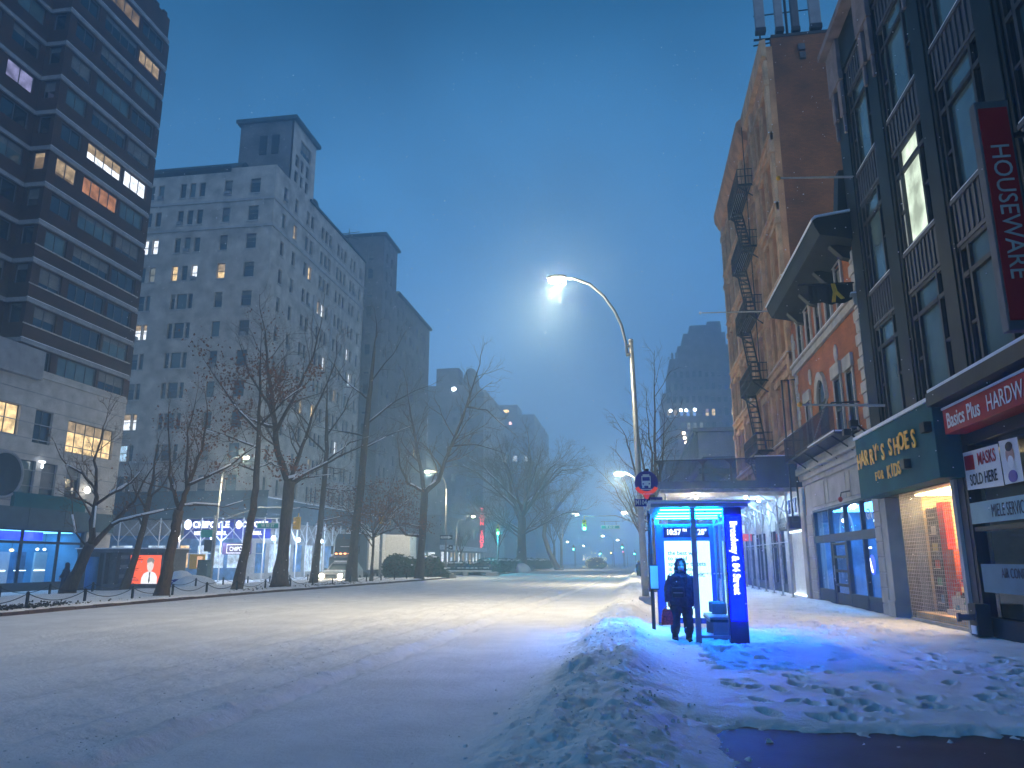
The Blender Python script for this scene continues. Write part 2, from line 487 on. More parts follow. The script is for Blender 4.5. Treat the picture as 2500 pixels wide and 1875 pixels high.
def hgt(X, Y):
    # road: ploughed and driven snow with ruts along the street
    road = -0.10 + 0.02 * fbm(X * 0.5, Y * 0.12, 4, 3) + 0.012 * fbm(X * 3, Y * 0.5, 3, 9)
    xr = -4.75 + 0.035 * np.clip(Y - 8, 0, 60) + 0.08 * vnoise(Y * 0.25, Y * 0, 4)
    churn = np.clip(1 - np.abs((X - (xr - 2.3)) / 2.6), 0, 1) ** 0.5
    lump = fbm(X * 5.5, Y * 3.6, 4, 21)
    road = road + churn * (0.036 * lump + 0.05 * np.clip(fbm(X * 9, Y * 7, 3, 33), 0, 1))
    rut = np.exp(-((X - xr) / 0.17) ** 2)
    road = road - rut * (0.06 + 0.08 * fbm(X * 7, Y * 3, 3, 41))
    berm = np.exp(-((X - xr + 0.35) / 0.16) ** 2)
    road = road + berm * (0.035 + 0.10 * np.clip(fbm(X * 6, Y * 4, 3, 47) + 0.1, 0, 1))
    for off, d in ((-8.6, 0.045), (-10.2, 0.05), (-13.4, 0.035), (-15.2, 0.045), (-6.6, 0.05)):
        q = off + 0.03 * Y + 0.25 * vnoise(Y * 0.08, Y * 0, int(-off * 7))
        road = road - d * np.exp(-((X - q) / 0.22) ** 2) * (0.5 + vnoise(Y * 0.5, X * 0.3, 3)) + d * 0.9 * np.exp(-((X - q - 0.4) / 0.22) ** 2)
    road = road + 0.03 * np.clip(1 - np.abs(X - 15 * 0 + 16.8) / 0.5, 0, 1) * 0
    # bank thrown up by the ploughs along the right kerb
    xc = -0.52 + 0.22 * fbm(Y * 0.35, Y * 0, 2, 77) - 0.10 * np.clip((12 - Y) / 6, 0, 1)
    xc = xc + 0.0105 * np.clip(Y - 16, 0, 120)
    amp = 0.30 * (1 + 0.65 * fbm(Y * 0.6, Y * 0, 3, 90)) * np.clip(1.15 - Y * 0.0022, 0.5, 1.1)
    w = np.where(X < xc, 0.72, 0.80)
    w = np.where((X < xc), w, w + 0.22 * np.clip((11 - Y) / 4, 0, 1))
    prof = np.exp(-(np.abs(X - xc) / w) ** 2.2)
    bank = amp * prof * (1 + 0.34 * fbm(X * 2.2, Y * 1.6, 4, 60)) + prof * (0.07 * fbm(X * 5, Y * 4.2, 5, 61, 0.55) + 0.08 * np.clip(fbm(X * 12, Y * 10, 3, 62) - 0.05, 0, 1))
    side = 0.035 + 0.045 * fbm(X * 0.7, Y * 0.55, 4, 70) + 0.022 * fbm(X * 4, Y * 3, 4, 71)
    # drift beside the shelter post
    side = side + 0.12 * np.exp(-((X - 1.7) / 0.9) ** 2 - ((Y - 15.3) / 0.8) ** 2) + 0.07 * np.exp(-((X - 3.1) / 0.8) ** 2 - ((Y - 16.2) / 0.6) ** 2)
    t = np.clip((X - xc - 0.05) / 0.5, 0, 1); t = t * t * (3 - 2 * t)
    return road * (1 - t) + side * t + bank


def stamp(X, Y, Z):
    for (fx, fy, hd, s) in FP:
        i0 = np.searchsorted(Y[:, 0], fy - 0.3); i1 = np.searchsorted(Y[:, 0], fy + 0.3)
        j0 = np.searchsorted(X[0], fx - 0.3); j1 = np.searchsorted(X[0], fx + 0.3)
        if i1 <= i0 or j1 <= j0: continue
        x = X[i0:i1, j0:j1] - fx; y = Y[i0:i1, j0:j1] - fy
        a = (x * math.cos(hd) - y * math.sin(hd)) / (0.075 * s); b = (x * math.sin(hd) + y * math.cos(hd)) / (0.17 * s)
        r = np.sqrt(a * a + b * b)
        Z[i0:i1, j0:j1] += -0.075 * np.clip(1.25 - r, 0, 0.5) * 2 + 0.02 * np.exp(-((r - 1.45) / 0.3) ** 2)
    return Z


def sheet(name, xs, ys, fn, material, kind='structure', parent=None, zoff=0.0):
    X, Y = np.meshgrid(xs, ys)
    Z = fn(X, Y) + zoff
    nx, ny = len(xs), len(ys)
    co = np.stack([X, Y, Z], -1).reshape(-1, 3).astype(np.float32)
    i = np.arange(nx * ny).reshape(ny, nx)
    q = np.stack([i[:-1, :-1], i[:-1, 1:], i[1:, 1:], i[1:, :-1]], -1).reshape(-1, 4).astype(np.int32)
    me = bpy.data.meshes.new(name)
    me.vertices.add(len(co)); me.vertices.foreach_set('co', co.ravel())
    me.loops.add(q.size); me.loops.foreach_set('vertex_index', q.ravel())
    me.polygons.add(len(q)); me.polygons.foreach_set('loop_start', np.arange(len(q), dtype=np.int32) * 4)
    me.polygons.foreach_set('use_smooth', np.ones(len(q), bool))
    me.update(calc_edges=True)
    me.materials.append(material)
    o = bpy.data.objects.new(name, me)
    reg(o, parent, (0, 0, 0))
    if kind: o['kind'] = kind
    return o


def geo(y0, y1, k):
    n = int(math.log(y1 / y0) / k)
    return y0 * np.exp(np.linspace(0, math.log(y1 / y0), n))


m = MB(); m.box(-250, -50, -1.0, 250, 590, -0.72)
tag(m.build('ground', M['road_snow']), 'snow covered city ground', None, None, 'structure')
YS = geo(4.6, 420, 0.0048)
road = sheet('road', np.concatenate([np.linspace(-21.6, -11, 80), np.linspace(-10.95, -1.45, 200)]), YS, lambda X, Y: hgt(X, Y), M['road_snow'])
tag(road, 'wide snow covered road with churned tyre ruts')


def side_h(X, Y):
    Z = stamp(X, Y, hgt(X, Y))
    # snow drops away here, leaving a low dark patch near the camera
    ed = 9.05 + 0.16 * fbm(X * 1.7, X * 0, 3, 130) + 0.05 * fbm(X * 9, X * 0, 2, 131)
    lf = 0.62 + 0.25 * fbm(Y * 1.5, Y * 0, 3, 140)
    d = np.minimum(ed - Y, X - lf)
    t = np.clip(1 + d / 0.55, 0, 1); t = t * t * (3 - 2 * t)
    Z = Z * (1 - t) + t * (0.015 + 0.03 * fbm(X * 3, Y * 3, 3, 150))
    lip = 0.02 * np.exp(-((d + 0.13) / 0.13) ** 2) * (0.8 + vnoise(X * 3, Y * 3, 9))
    return np.where(d > 0.0, np.maximum(-0.16, Z - 0.5 * d * (0.75 + 1.0 * fbm(X * 7, Y * 7, 3, 19))), Z + lip)


bank = sheet('snow_bank', np.linspace(-1.47, 0.78, 90), geo(4.6, 420, 0.0036), lambda X, Y: side_h(X, Y) + 0.001, M['bank_snow'])
tag(bank, 'long ridge of ploughed snow between road and shop pavement')
sidewalk = sheet('sidewalk', np.concatenate([np.linspace(0.76, 5.2, 150), np.linspace(5.25, 8.1, 56)]), geo(4.6, 210, 0.0044), side_h, M['snow'])
tag(sidewalk, 'snow covered pavement with footprints beside the shops')
m = MB(); m.box(0.3, 2.0, -0.25, 9.0, 9.8, -0.035)  # dark sheet, bare where the snow above drops away
tag(m.build('sunken_pavement', M['sunken']), 'dark dug out strip of wet pavement', None, None, 'structure')
# loose clods of snow on the bank and along the ruts
m = MB(); rr = random.Random(3)


def clod(x, y, s):
    z = float(hgt(np.array([[x]]), np.array([[y]]))[0, 0])
    pts = []
    for k in range(5):
        a = k * 2 * math.pi / 5 + rr.uniform(-0.3, 0.3); r_ = s * rr.uniform(0.7, 1.2)
        pts.append((x + r_ * math.cos(a), y + r_ * math.sin(a)))
    n = len(m.v); hz = s * rr.uniform(0.35, 0.6)
    m.v += [(p[0], p[1], z - 0.02) for p in pts] + [(x + (p[0] - x) * 0.55, y + (p[1] - y) * 0.55, z + hz) for p in pts]
    for k in range(5):
        k2 = (k + 1) % 5
        m.f.append((n + k, n + k2, n + 5 + k2, n + 5 + k)); m.m.append(0)
    m.f.append(tuple(n + 5 + k for k in range(5))); m.m.append(0)


for k in range(700):
    y = 5.5 + 16 * rr.random() ** 1.6
    clod(rr.gauss(-0.55, 0.5), y, rr.uniform(0.008, 0.03) * (2.0 if rr.random() < 0.06 else 1))
for k in range(260):
    y = 6 + 16 * rr.random() ** 1.4
    clod(-5.1 + 0.035 * (y - 8) - abs(rr.gauss(0, 1.2)), y, rr.uniform(0.008, 0.024))
for k in range(60): clod(rr.uniform(-4, -1.6), 6 + 14 * rr.random(), rr.uniform(0.006, 0.02))
tag(m.build('snow_clods', M['bank_snow']), 'small clods of snow lying on the bank and ruts', 'snow', None, 'stuff')

# ---- planted median with its kerb stones
def med_h(x0, x1):
    def f(X, Y):
        t = (X - x0) / (x1 - x0)
        return 0.0 + 0.10 * np.clip(np.minimum(t, 1 - t) * 14, 0, 1) + 0.035 * fbm(X * 0.9, Y * 0.7, 4, 200) + 0.018 * fbm(X * 4, Y * 3, 3, 201)
    return f


def median(y0, y1, lab, nx=70, k=0.006):
    ys = geo(y0, y1, k); t = np.linspace(0, 1, nx)
    X = cx(ys)[:, None] - 0.12 - (1 - t)[None, :] * 7.9
    Y = np.repeat(ys[:, None], nx, 1)
    Z = 0.01 + 0.09 * np.clip(np.minimum(t, 1 - t) * 16, 0, 1)[None, :] + 0.035 * fbm(X * 0.9, Y * 0.7, 4, 200) + 0.018 * fbm(X * 4, Y * 3, 3, 201)
    Z[:, 0] = -0.6; Z[:, -1] = -0.1
    o = sheet('median', t, ys, lambda a, b: a * 0, M['snow'])
    co = np.stack([X, Y, Z], -1).reshape(-1).astype(np.float32)
    o.data.vertices.foreach_set('co', co); o.data.update()
    tag(o, lab)
    # end face and kerb stones, each its own piece
    y = y0
    j = 0
    while y < y1 - 0.2:
        L = 1.15; y2 = min(y + L, y1)
        xa, xb = float(cx(y)), float(cx(y2))
        b = MB(); g = 0.012; zt = 0.012 + 0.012 * ((j * 37) % 5 - 2) / 2
        ring = lambda yy, xx: [(xx - 0.16, yy, -0.3), (xx, yy, -0.3), (xx, yy, zt - 0.02), (xx - 0.02, yy, zt), (xx - 0.16, yy, zt)]
        b.loft([ring(y + g, xa), ring(y2 - g, xb)])
        b.build('curb_stone', M['kerb'], o)
        y = y2; j += 1
        if y > 78 and j > 60: break
    return o


M['kerb'] = mat('kerb_stone', (0.075, 0.05, 0.045), 0.8, 0.4, 3, 0.3, 10)
MED1 = median(17.5, 77.5, 'snow covered planted median with chain posts and trees')
MED2 = median(92, 260, 'far snow covered median with hedge beyond the crossing', 30, 0.02)
o = sheet('far_road', np.linspace(-37.2, -24.2, 40), geo(17, 420, 0.02), lambda X, Y: -0.5 + 0.04 * fbm(X * 0.6, Y * 0.2, 4, 300) + 0.25 * np.clip((X + 29.0 - np.clip((Y - 40) * 0.062, 0, 3.6)) / 1.2, 0, 1), M['road_snow'])
tag(o, 'snow covered far roadway beyond the median')
o = sheet('far_sidewalk', np.linspace(-60, -36.9, 40), geo(17, 420, 0.02), lambda X, Y: -0.40 + 0.03 * fbm(X * 0.8, Y * 0.6, 4, 310), M['snow'])
tag(o, 'snow covered pavement along the left buildings')
# ------------------------------------------------------------------ windows
_wm = {}
M['blind'] = mat('window_blind', (0.16, 0.16, 0.155), 0.8, 0.25, 1.5)
M['blind_lit'] = emit('lit_blind', (0.9, 0.66, 0.4), 0.45, 0.4, 2.0)


def win_mesh(w, h, glass, frame='frame_d', bars=1, mull=0, fw=0.06, blind=0.0):
    key = (round(w, 2), round(h, 2), glass, frame, bars, mull, blind)
    if key in _wm: return _wm[key]
    b = MB()
    b.box(-w / 2, 0, 0, -w / 2 + fw, 0.08, h); b.box(w / 2 - fw, 0, 0, w / 2, 0.08, h)
    b.box(-w / 2 + fw, 0, 0, w / 2 - fw, 0.08, fw); b.box(-w / 2 + fw, 0, h - fw, w / 2 - fw, 0.08, h)
    for k in range(bars):
        z = h * (k + 1) / (bars + 1); b.box(-w / 2 + fw, 0.01, z - 0.03, w / 2 - fw, 0.07, z + 0.03)
    for k in range(mull):
        x = -w / 2 + w * (k + 1) / (mull + 1); b.box(x - 0.03, 0.005, fw, x + 0.03, 0.075, h - fw)
    if glass.startswith('lit'):                      # blind hanging in the upper part, so no two windows glow alike
        b.quad((-w / 2 + fw, 0.05, fw), (w / 2 - fw, 0.05, fw), (w / 2 - fw, 0.05, h - fw), (-w / 2 + fw, 0.05, h - fw), 1)
    else:
        b.quad((-w / 2 + fw, 0.05, fw), (w / 2 - fw, 0.05, fw), (w / 2 - fw, 0.05, h - fw), (-w / 2 + fw, 0.05, h - fw), 1)
    if blind:
        zb = h - fw - (h - 2 * fw) * blind; x0 = -w / 2 + fw; x1 = w / 2 - fw
        b.quad((x0, 0.045, zb), (x1, 0.045, zb), (x1, 0.045, h - fw), (x0, 0.045, h - fw), 2)
    me = b.mesh('window', [M[frame], M[glass], M['blind_lit' if glass.startswith(('lit', 'glow')) else 'blind']])
    _wm[key] = me
    return me


def windows(root, face, holes, glass_of, depth=0.2, frame='frame_d', bars=1, mull=0):
    for i, h in enumerate(holes):
        w = h[1] - h[0]; hh = h[3] - h[2]
        bl = (0.0, 0.0, 0.35, 0.0, 0.55, 0.0, 0.8, 0.25, 0.0)[(i * 13 + int(abs(h[2]) * 7) + int(abs(h[0]) * 3)) % 9]
        place('window', win_mesh(w, hh, glass_of(i, h), frame, h[4] if len(h) > 4 else bars, h[5] if len(h) > 5 else mull, blind=bl), root, face.pt((h[0] + h[1]) / 2, h[2], depth - 0.06), face.rz)


def sills(root, face, holes, mat_, out=0.09, hh=0.12):
    b = MB()
    for h in holes: face.box(b, h[0] - 0.08, h[1] + 0.08, h[2] - hh, h[2] - 0.003, -out, 0.0)
    return b


# ================================================================== RIGHT SIDE
FX = 7.9
# ---- dark loft building with the hardware shop and the shoe shop
M['capstone'] = mat('pinkish_stone', (0.19, 0.16, 0.165), 0.85, 0.3, 2.0, 0.3, 9)
M['cornice'] = mat('black_tin_cornice', (0.016, 0.024, 0.028), 0.55, 0.4, 1.2)
R1 = thing('loft_building', 'dark metal fronted loft building above the hardware and shoe shops', 'building', (FX, 18, 0))
f = Face('W', FX)
piers = [(24.72, 25.95), (21.55, 22.65), (18.25, 19.2), (14.9, 15.9), (11.6, 12.6)]
bays = [(22.65, 24.72), (19.2, 21.55), (15.9, 18.25), (12.6, 14.9)]
floors = [(5.85, 8.92), (10.12, 13.15), (14.3, 17.3)]
for (a, b_) in piers:
    b = MB(); f.box(b, a, b_, 5.3, 19.3, -0.06, 0.35)
    f.box(b, a + 0.14, b_ - 0.14, 5.3, 19.3, -0.10, -0.06)
    b.build('pier', M['metal_face'], R1, bevel=0.02)
b = MB(); f.box(b, 6.0, 25.95, 5.3, 19.4, 0.55, 6.0); f.box(b, -30.0, 5.98, -0.1, 19.4, 0.1, 6.0); b.build('inner_wall_and_shade_block', M['black'], R1)  # second box, unseen behind the camera, is added to shade the pavement
b = MB(); f.box(b, 6.0, 26.0, 18.3, 19.6, -0.12, 0.5); b.build('parapet', M['metal_face'], R1)
b = MB(); f.box(b, 6.0, 26.05, 19.6, 19.85, -0.5, 0.6); b.build('coping', M['capstone'], R1)
for (a, b_) in piers[:3]:                             # pale stone caps with two drops at the pier heads
    b = MB(); c = (a + b_) / 2
    f.box(b, a - 0.02, b_ + 0.02, 18.0, 19.6, -0.26, -0.10)
    f.box(b, a + 0.05, a + 0.38, 16.7, 18.0, -0.22, -0.09); f.box(b, b_ - 0.38, b_ - 0.05, 16.9, 18.0, -0.22, -0.09)
    f.box(b, a + 0.1, a + 0.22, 16.0, 16.7, -0.19, -0.09); f.box(b, b_ - 0.22, b_ - 0.1, 16.2, 16.9, -0.19, -0.09)
    b.build('pier_cap', M['capstone'], R1, bevel=0.02)
for bi, (a, b_) in enumerate(bays):
    for fi, (z0, z1) in enumerate(floors + [(17.9, 17.9)]):
        zb = {0: 5.3, 1: 8.92, 2: 13.15, 3: 17.3}[fi]
        zt = z0 if fi < 3 else 18.3
        if zt - zb > 0.2:
            b = MB(); f.box(b, a, b_, zb, zt, 0.02, 0.3)     # ribbed panel under the windows
            n = 9
            for k in range(n):
                y = a + 0.12 + (b_ - a - 0.24) * k / (n - 1)
                f.box(b, y - 0.045, y + 0.045, zb + 0.12, zt - 0.12, -0.02, 0.02)
            f.box(b, a, b_, zt - 0.11, zt, -0.05, 0.02); f.box(b, a, b_, zb, zb + 0.1, -0.02, 0.02)
            b.build('spandrel_panel', M['metal_panel'], R1)
            if fi < 3: q = MB(); f.box(q, a + 0.05, b_ - 0.05, zt, zt + 0.035, -0.045, 0.0); q.build('sill_snow', M['snow'], R1)
        if fi == 3: continue
        w = b_ - a; x1 = a + 0.20 * w; x2 = a + 0.80 * w; zt2 = z0 + (z1 - z0) * 0.76
        b = MB(); fw = 0.055
        for y in (a + fw, x1, x2, b_ - fw): f.box(b, y - fw, y + fw, z0, z1, 0.0, 0.15)
        for (ya, yb) in ((a + 2 * fw, x1 - fw), (x1 + fw, x2 - fw), (x2 + fw, b_ - 2 * fw)):
            for z in (z0 + fw, z1 - fw): f.box(b, ya, yb, z - fw, z + fw, 0.01, 0.14)
            f.box(b, ya, yb, zt2 - 0.06, zt2 + 0.06, -0.01, 0.16)
        f.box(b, a + 2 * fw, x1 - fw, z0 + 1.15, z0 + 1.23, 0.02, 0.13); f.box(b, x2 + fw, b_ - 2 * fw, z0 + 1.15, z0 + 1.23, 0.02, 0.13)
        fr = b.build('window', M['frame_d'], R1)
        lit = (bi == 1 and fi == 1)
        for pi, (ya, yb, za, zb2) in enumerate(((a + 2 * fw, x1 - fw, z0 + 2 * fw, zt2), (x1 + fw, x2 - fw, z0 + 2 * fw, zt2), (x2 + fw, b_ - 2 * fw, z0 + 2 * fw, zt2),
                                  (a + 2 * fw, x1 - fw, zt2, z1 - 2 * fw), (x1 + fw, x2 - fw, zt2, z1 - 2 * fw), (x2 + fw, b_ - 2 * fw, zt2, z1 - 2 * fw))):
            p = MB(); P = f.pt
            p.quad(P(ya, za, 0.08), P(yb, za, 0.08), P(yb, zb2, 0.08), P(ya, zb2, 0.08))
            g = 'glass_t' if pi in (1, 4) else 'glass_d'
            if fi == 2 and pi in (0, 2): g = 'glass_t'
            if lit and pi in (1, 4): g = 'lit_gr'
            if lit and pi == 2: g = 'lit_g'
            p.build('pane', M[g], fr)
# shop floor: fascia, pilasters, dark recess and glazing of the hardware shop
b = MB(); f.box(b, 6.0, 19.25, 4.35, 5.3, 0.0, 0.5); f.box(b, 19.25, 25.95, 3.6, 5.3, 0.0, 0.5); b.build('shop_lintel', M['black'], R1)
b = MB(); f.box(b, 6.0, 19.3, 5.3, 5.62, -0.75, 0.0); b.build('shop_canopy', M['metal_face'], R1)
b = MB(); f.box(b, 6.0, 19.3, 5.62, 5.72, -0.72, 0.0); b.build('canopy_snow', M['snow'], R1, bevel=0.03)
b = MB(); f.box(b, 19.55, 20.12, -0.1, 4.35, -0.06, 0.4); b.build('shop_pier', M['frame_d'], R1)
b = MB(); f.box(b, 19.9, 20.1, 0.0, 3.7, -0.14, -0.06); b.build('grille_guide', M['limestone'], R1)
b = MB(); f.box(b, 6.0, 19.5, -0.1, 0.45, -0.02, 0.3); b.build('shop_base', M['metal_face'], R1)
b = MB(); f.box(b, 6.0, 19.4, 2.35, 2.45, 0.0, 0.2)
for y in (16.2, 13.0): f.box(b, y - 0.05, y + 0.05, 0.45, 4.35, 0.02, 0.2)
f.box(b, 19.4, 19.55, -0.1, 4.35, -0.04, 0.3)
b.build('shop_window_frame', M['black'], R1)
for (ya, yb) in ((16.25, 19.4), (13.05, 16.15), (9.0, 12.95)):
    p = MB(); p.quad(f.pt(ya, 0.45, 0.1), f.pt(yb, 0.45, 0.1), f.pt(yb, 4.35, 0.1), f.pt(ya, 4.35, 0.1)); p.build('shop_pane', M['glass_k'], R1)
b = MB(); f.box(b, 6.0, 19.5, -0.1, 4.3, 2.6, 2.7); f.box(b, 6, 19.5, 4.2, 4.3, 0.3, 2.6); b.build('shop_back_wall', M['shed'], R1)
SG = lambda *a, **k: text(*a, **k)
RT = (0, -1, 0); UP = (0, 0, 1)                        # lettering on the right hand fronts reads towards the camera
s = thing('hardware_sign', 'long red sign with white lettering above the hardware shop', 'shop sign', (7.6, 17, 4.9))
b = MB(); b.box(7.42, 9.0, 4.6, 7.88, 19.12, 5.18); b.build('panel', M['red'], s, bevel=0.01)
b = MB(); b.box(7.40, 9.0, 5.18, 7.89, 19.14, 5.23); b.build('snow_cap', M['snow'], s)
SG(s, 'Basics Plus', 0.50, (7.41, 18.05, 4.87), RT, UP, M['white'], fat=0.007, sx=0.82, ext=0.003)
SG(s, 'HARDWARE', 0.50, (7.41, 15.72, 4.87), RT, UP, M['white'], sx=0.82, ext=0.003)
s = thing('houseware_sign', 'tall red projecting sign reading HOUSEWARE on the loft building', 'shop sign', (6.9, 13.6, 5.5))
b = MB(); b.box(6.52, 13.62, 5.55, 7.10, 13.86, 9.95); b.build('case', M['frame_g'], s, bevel=0.02)
b = MB(); b.box(6.56, 13.585, 5.72, 7.04, 13.62, 9.78); b.build('panel', M['red'], s)
SG(s, 'HOUSEWARE', 0.44, (6.80, 13.575, 7.75), (0, 0, -1), (1, 0, 0), M['whitestone'], sx=0.98)
for zz in (9.3, 6.2): b = MB(); b.tube([(7.1, 13.78, zz), (7.9, 13.78, zz)], 0.05); b.build('bracket', M['iron'], s)
s = thing('masks_poster', 'white poster reading MASKS SOLD HERE on the hardware shop window', 'poster', (7.85, 18, 3.7))
b = MB(); b.quad((7.86, 17.62, 4.15), (7.86, 19.45, 4.19), (7.86, 19.43, 3.31), (7.86, 17.6, 3.25)); b.quad((7.855, 16.75, 4.16), (7.855, 17.56, 4.19), (7.855, 17.54, 3.26), (7.855, 16.73, 3.26)); b.build('sheet', M['plastic_w'], s)
b = MB(); b.quad((7.85, 18.85, 4.08), (7.85, 19.35, 4.10), (7.85, 19.35, 3.76), (7.85, 18.85, 3.74)); b.build('red_square', M['red'], s)
SG(s, 'MASKS', 0.40, (7.85, 18.22, 3.93), RT, UP, M['red'], fat=0.006, sx=0.74, ext=0.002)
SG(s, 'SOLD HERE', 0.36, (7.85, 18.5, 3.50), RT, UP, M['ink'], fat=0.006, sx=0.74, ext=0.002)
b = MB()
for (cy, cz, ry, rz, mi) in ((17.14, 3.84, 0.19, 0.2, 1), (17.14, 4.02, 0.16, 0.10, 0), (17.14, 3.70, 0.13, 0.13, 2), (17.14, 3.40, 0.20, 0.13, 3)):
    k = len(b.v); xx = 7.848 - 0.002 * (mi == 2)
    b.poly([(xx - (0.002 if mi in (0,) else 0), cy + ry * math.cos(a), cz + rz * math.sin(a)) for a in [i * math.pi / 8 for i in range(16)]], mi)
b.build('printed_figure', [M['ink'], M['skin'], M['white'], M['blue_sign']], s)
s = thing('service_banner', 'pale banner reading MIELE SERVICE CENTER across the hardware shop window', 'banner', (7.9, 17, 2.7))
b = MB(); b.box(7.86, 13.5, 2.52, 7.88, 19.42, 3.0); b.build('sheet', M['plastic_t'] if 'plastic_t' in M else M.setdefault('plastic_t', mat('teal_print_board', (0.16, 0.30, 0.34), 0.5, 0.1, 2)), s)
SG(s, 'MIELE SERVICE CENTER', 0.40, (7.855, 17.05, 2.75), RT, UP, M['ink'], sx=0.62, ext=0.002)
s = thing('window_poster', 'dim window sheet reading AIR CONDITIONERS low in the hardware shop', 'poster', (7.9, 17, 1.4))
b = MB(); b.box(7.88, 14.5, 1.0, 7.89, 19.3, 1.62); b.build('sheet', M.setdefault('plastic_b', mat('blue_print_board', (0.06, 0.14, 0.19), 0.5, 0.15, 2)), s)
SG(s, 'AIR CONDITIONERS', 0.30, (7.872, 17.3, 1.42), RT, UP, M['ink'], sx=0.75, ext=0.002)
s = thing('standpipe', 'dark fire department pipe box standing beside the hardware shop door', 'standpipe', (7.6, 19.2, 0))
b = MB(); b.box(7.5, 18.95, 0.05, 7.82, 19.35, 0.75); b.build('box', M['metal_face'], s, bevel=0.02)
b = MB(); b.tube([(7.5, 19.15, 0.45), (7.25, 19.2, 0.45)], 0.07, 10); b.tube([(7.27, 19.2, 0.45), (7.2, 19.21, 0.45)], 0.1, 10); b.build('pipe', M['metal_panel'], s)
b = MB(); b.box(7.48, 19.0, 0.1, 7.5, 19.25, 0.28); b.build('label_plate', M['plastic_w'], s)

# ---- shoe shop: big teal fascia, roller grille, lit window behind it
s = thing('shoe_shop_sign', 'teal boxed fascia with gold lettering above the shoe shop grille', 'shop sign', (7.6, 22.5, 4.5))
b = MB(); b.prism([(7.3, 3.62), (7.88, 3.62), (7.88, 5.6), (7.3, 5.5)], 'y', 19.42, 25.95); b.build('fascia', M['teal'], s, bevel=0.015)
b = MB(); b.prism([(7.26, 5.5), (7.89, 5.61), (7.89, 5.72), (7.26, 5.60)], 'y', 19.38, 25.99); b.build('snow_cap', M['snow'], s)
y = 25.72
for k, ch in enumerate("HARRY'S SHOES"):
    adv = {"'": 0.19, ' ': 0.30}.get(ch, 0.435); y -= adv / 2; yy = y; y -= adv / 2
    if ch == ' ': continue
    text(s, ch, 0.66 if ch != "'" else 0.5, (7.24 - 0.012 * (k % 3), yy, 4.76 + 0.035 * ((k * 5) % 3 - 1)), RT, UP, M['gold'], ext=0.012, fat=0.012, sx=0.92, name='letter')
for k, ch in enumerate('FOR KIDS'):
    if ch == ' ': continue
    text(s, ch, 0.5 if k > 3 else 0.34, (7.25, 24.0 - 0.29 * k, 4.12 + 0.02 * (k % 2)), RT, UP, M['gold'], ext=0.012, fat=0.008, sx=0.92, name='letter')
b = MB(); b.box(7.12, 19.55, 4.75, 7.3, 19.85, 5.0); b.build('end_block', M['black'], s); b = MB(); b.box(7.12, 21.2, 4.05, 7.3, 21.5, 4.3); b.build('end_block', M['black'], s)
b = MB(); f.box(b, 25.45, 25.98, -0.1, 3.6, -0.05, 0.5); b.build('shop_pilaster', M['limestone'], R1, bevel=0.02)
b = MB(); f.box(b, 25.4, 26.0, -0.1, 0.5, -0.1, -0.05); b.build('pilaster_base', M['limestone'], R1, bevel=0.02)
b = MB(); f.box(b, 24.25, 25.45, -0.1, 3.6, 0.5, 0.6); f.box(b, 24.22, 24.3, -0.1, 3.6, 0.0, 0.6); b.build('entrance_return', M['frame_g'], R1)
gr = thing('roller_grille', 'closed open-mesh steel roller grille over the lit shoe shop', 'grille', (7.9, 22.2, 0))
b = MB()
y = 20.14
while y < 24.2:
    b.box(7.889, y, 0.12, 7.896, y + 0.009, 3.6); y += 0.135
z = 0.16
while z < 3.6:
    b.box(7.880, 20.12, z, 7.888, 24.22, z + 0.011); z += 0.098
o = b.build('mesh_bars', M['pipe'], gr); o['kind'] = 'stuff'
b = MB(); b.box(7.84, 20.12, 0.02, 7.92, 24.22, 0.12); b.build('bottom_bar', M['steel'], gr)
b = MB(); b.tube([(8.0, 20.12, 3.68), (8.0, 24.22, 3.68)], 0.09, 10); b.build('roll', M['steel'], gr)
p = MB(); p.quad((8.05, 20.1, 0.3), (8.05, 24.3, 0.3), (8.05, 24.3, 3.6), (8.05, 20.1, 3.6)); p.build('shop_pane', M['glass_c'], R1)
M['shop_warm'] = mat('warm_shop_wall', (0.55, 0.40, 0.24), 0.8, 0.25, 1.5)
b = MB(); b.box(10.2, 20.1, 0.1, 10.3, 24.4, 3.7); b.box(8.0, 20.02, 0.1, 10.2, 20.1, 3.7); b.box(8.5, 24.32, 0.1, 10.2, 24.4, 3.7); b.box(8.0, 20.1, -0.1, 10.3, 24.4, 0.28); b.build('shop_room', M['shop_warm'], R1)
b = MB(); b.box(8.3, 20.4, 3.55, 10.0, 24.1, 3.6); b.build('shop_light_panel', emit('shoe_shop_light', (1.0, 0.66, 0.30), 24), R1)
rr = random.Random(11)
cols = [(0.5, 0.03, 0.02), (0.55, 0.1, 0.02), (0.6, 0.45, 0.1), (0.05, 0.2, 0.35), (0.6, 0.55, 0.45), (0.05, 0.25, 0.1), (0.03, 0.03, 0.04)]
pm = [mat('display_goods_%d' % i, c, 0.5, 0.2, 5) for i, c in enumerate(cols)]
labs = ['tall red display column inside the shoe shop', 'low shelf heaped with bright shoes inside the shoe shop', 'yellow display stand at the near end of the shoe shop window', 'tall dark and grey shelf at the far end of the shoe shop window']
s = thing('display_column', labs[0], 'display', (9, 23.0, 0.3))
b = MB(); b.box(8.6, 22.95, 0.28, 8.8, 23.4, 3.3); b.build('panel', pm[0], s)
b = MB(); b.box(8.55, 22.5, 1.2, 8.75, 23.0, 2.0); b.build('poster', pm[1], s)
s = thing('shoe_shelf', labs[1], 'shelf', (8.7, 22, 0.28))
b = MB(); b.box(8.35, 20.9, 0.28, 9.0, 22.9, 0.42); b.box(8.5, 20.9, 0.42, 9.0, 22.9, 0.75); b.build('plinth', pm[4], s)
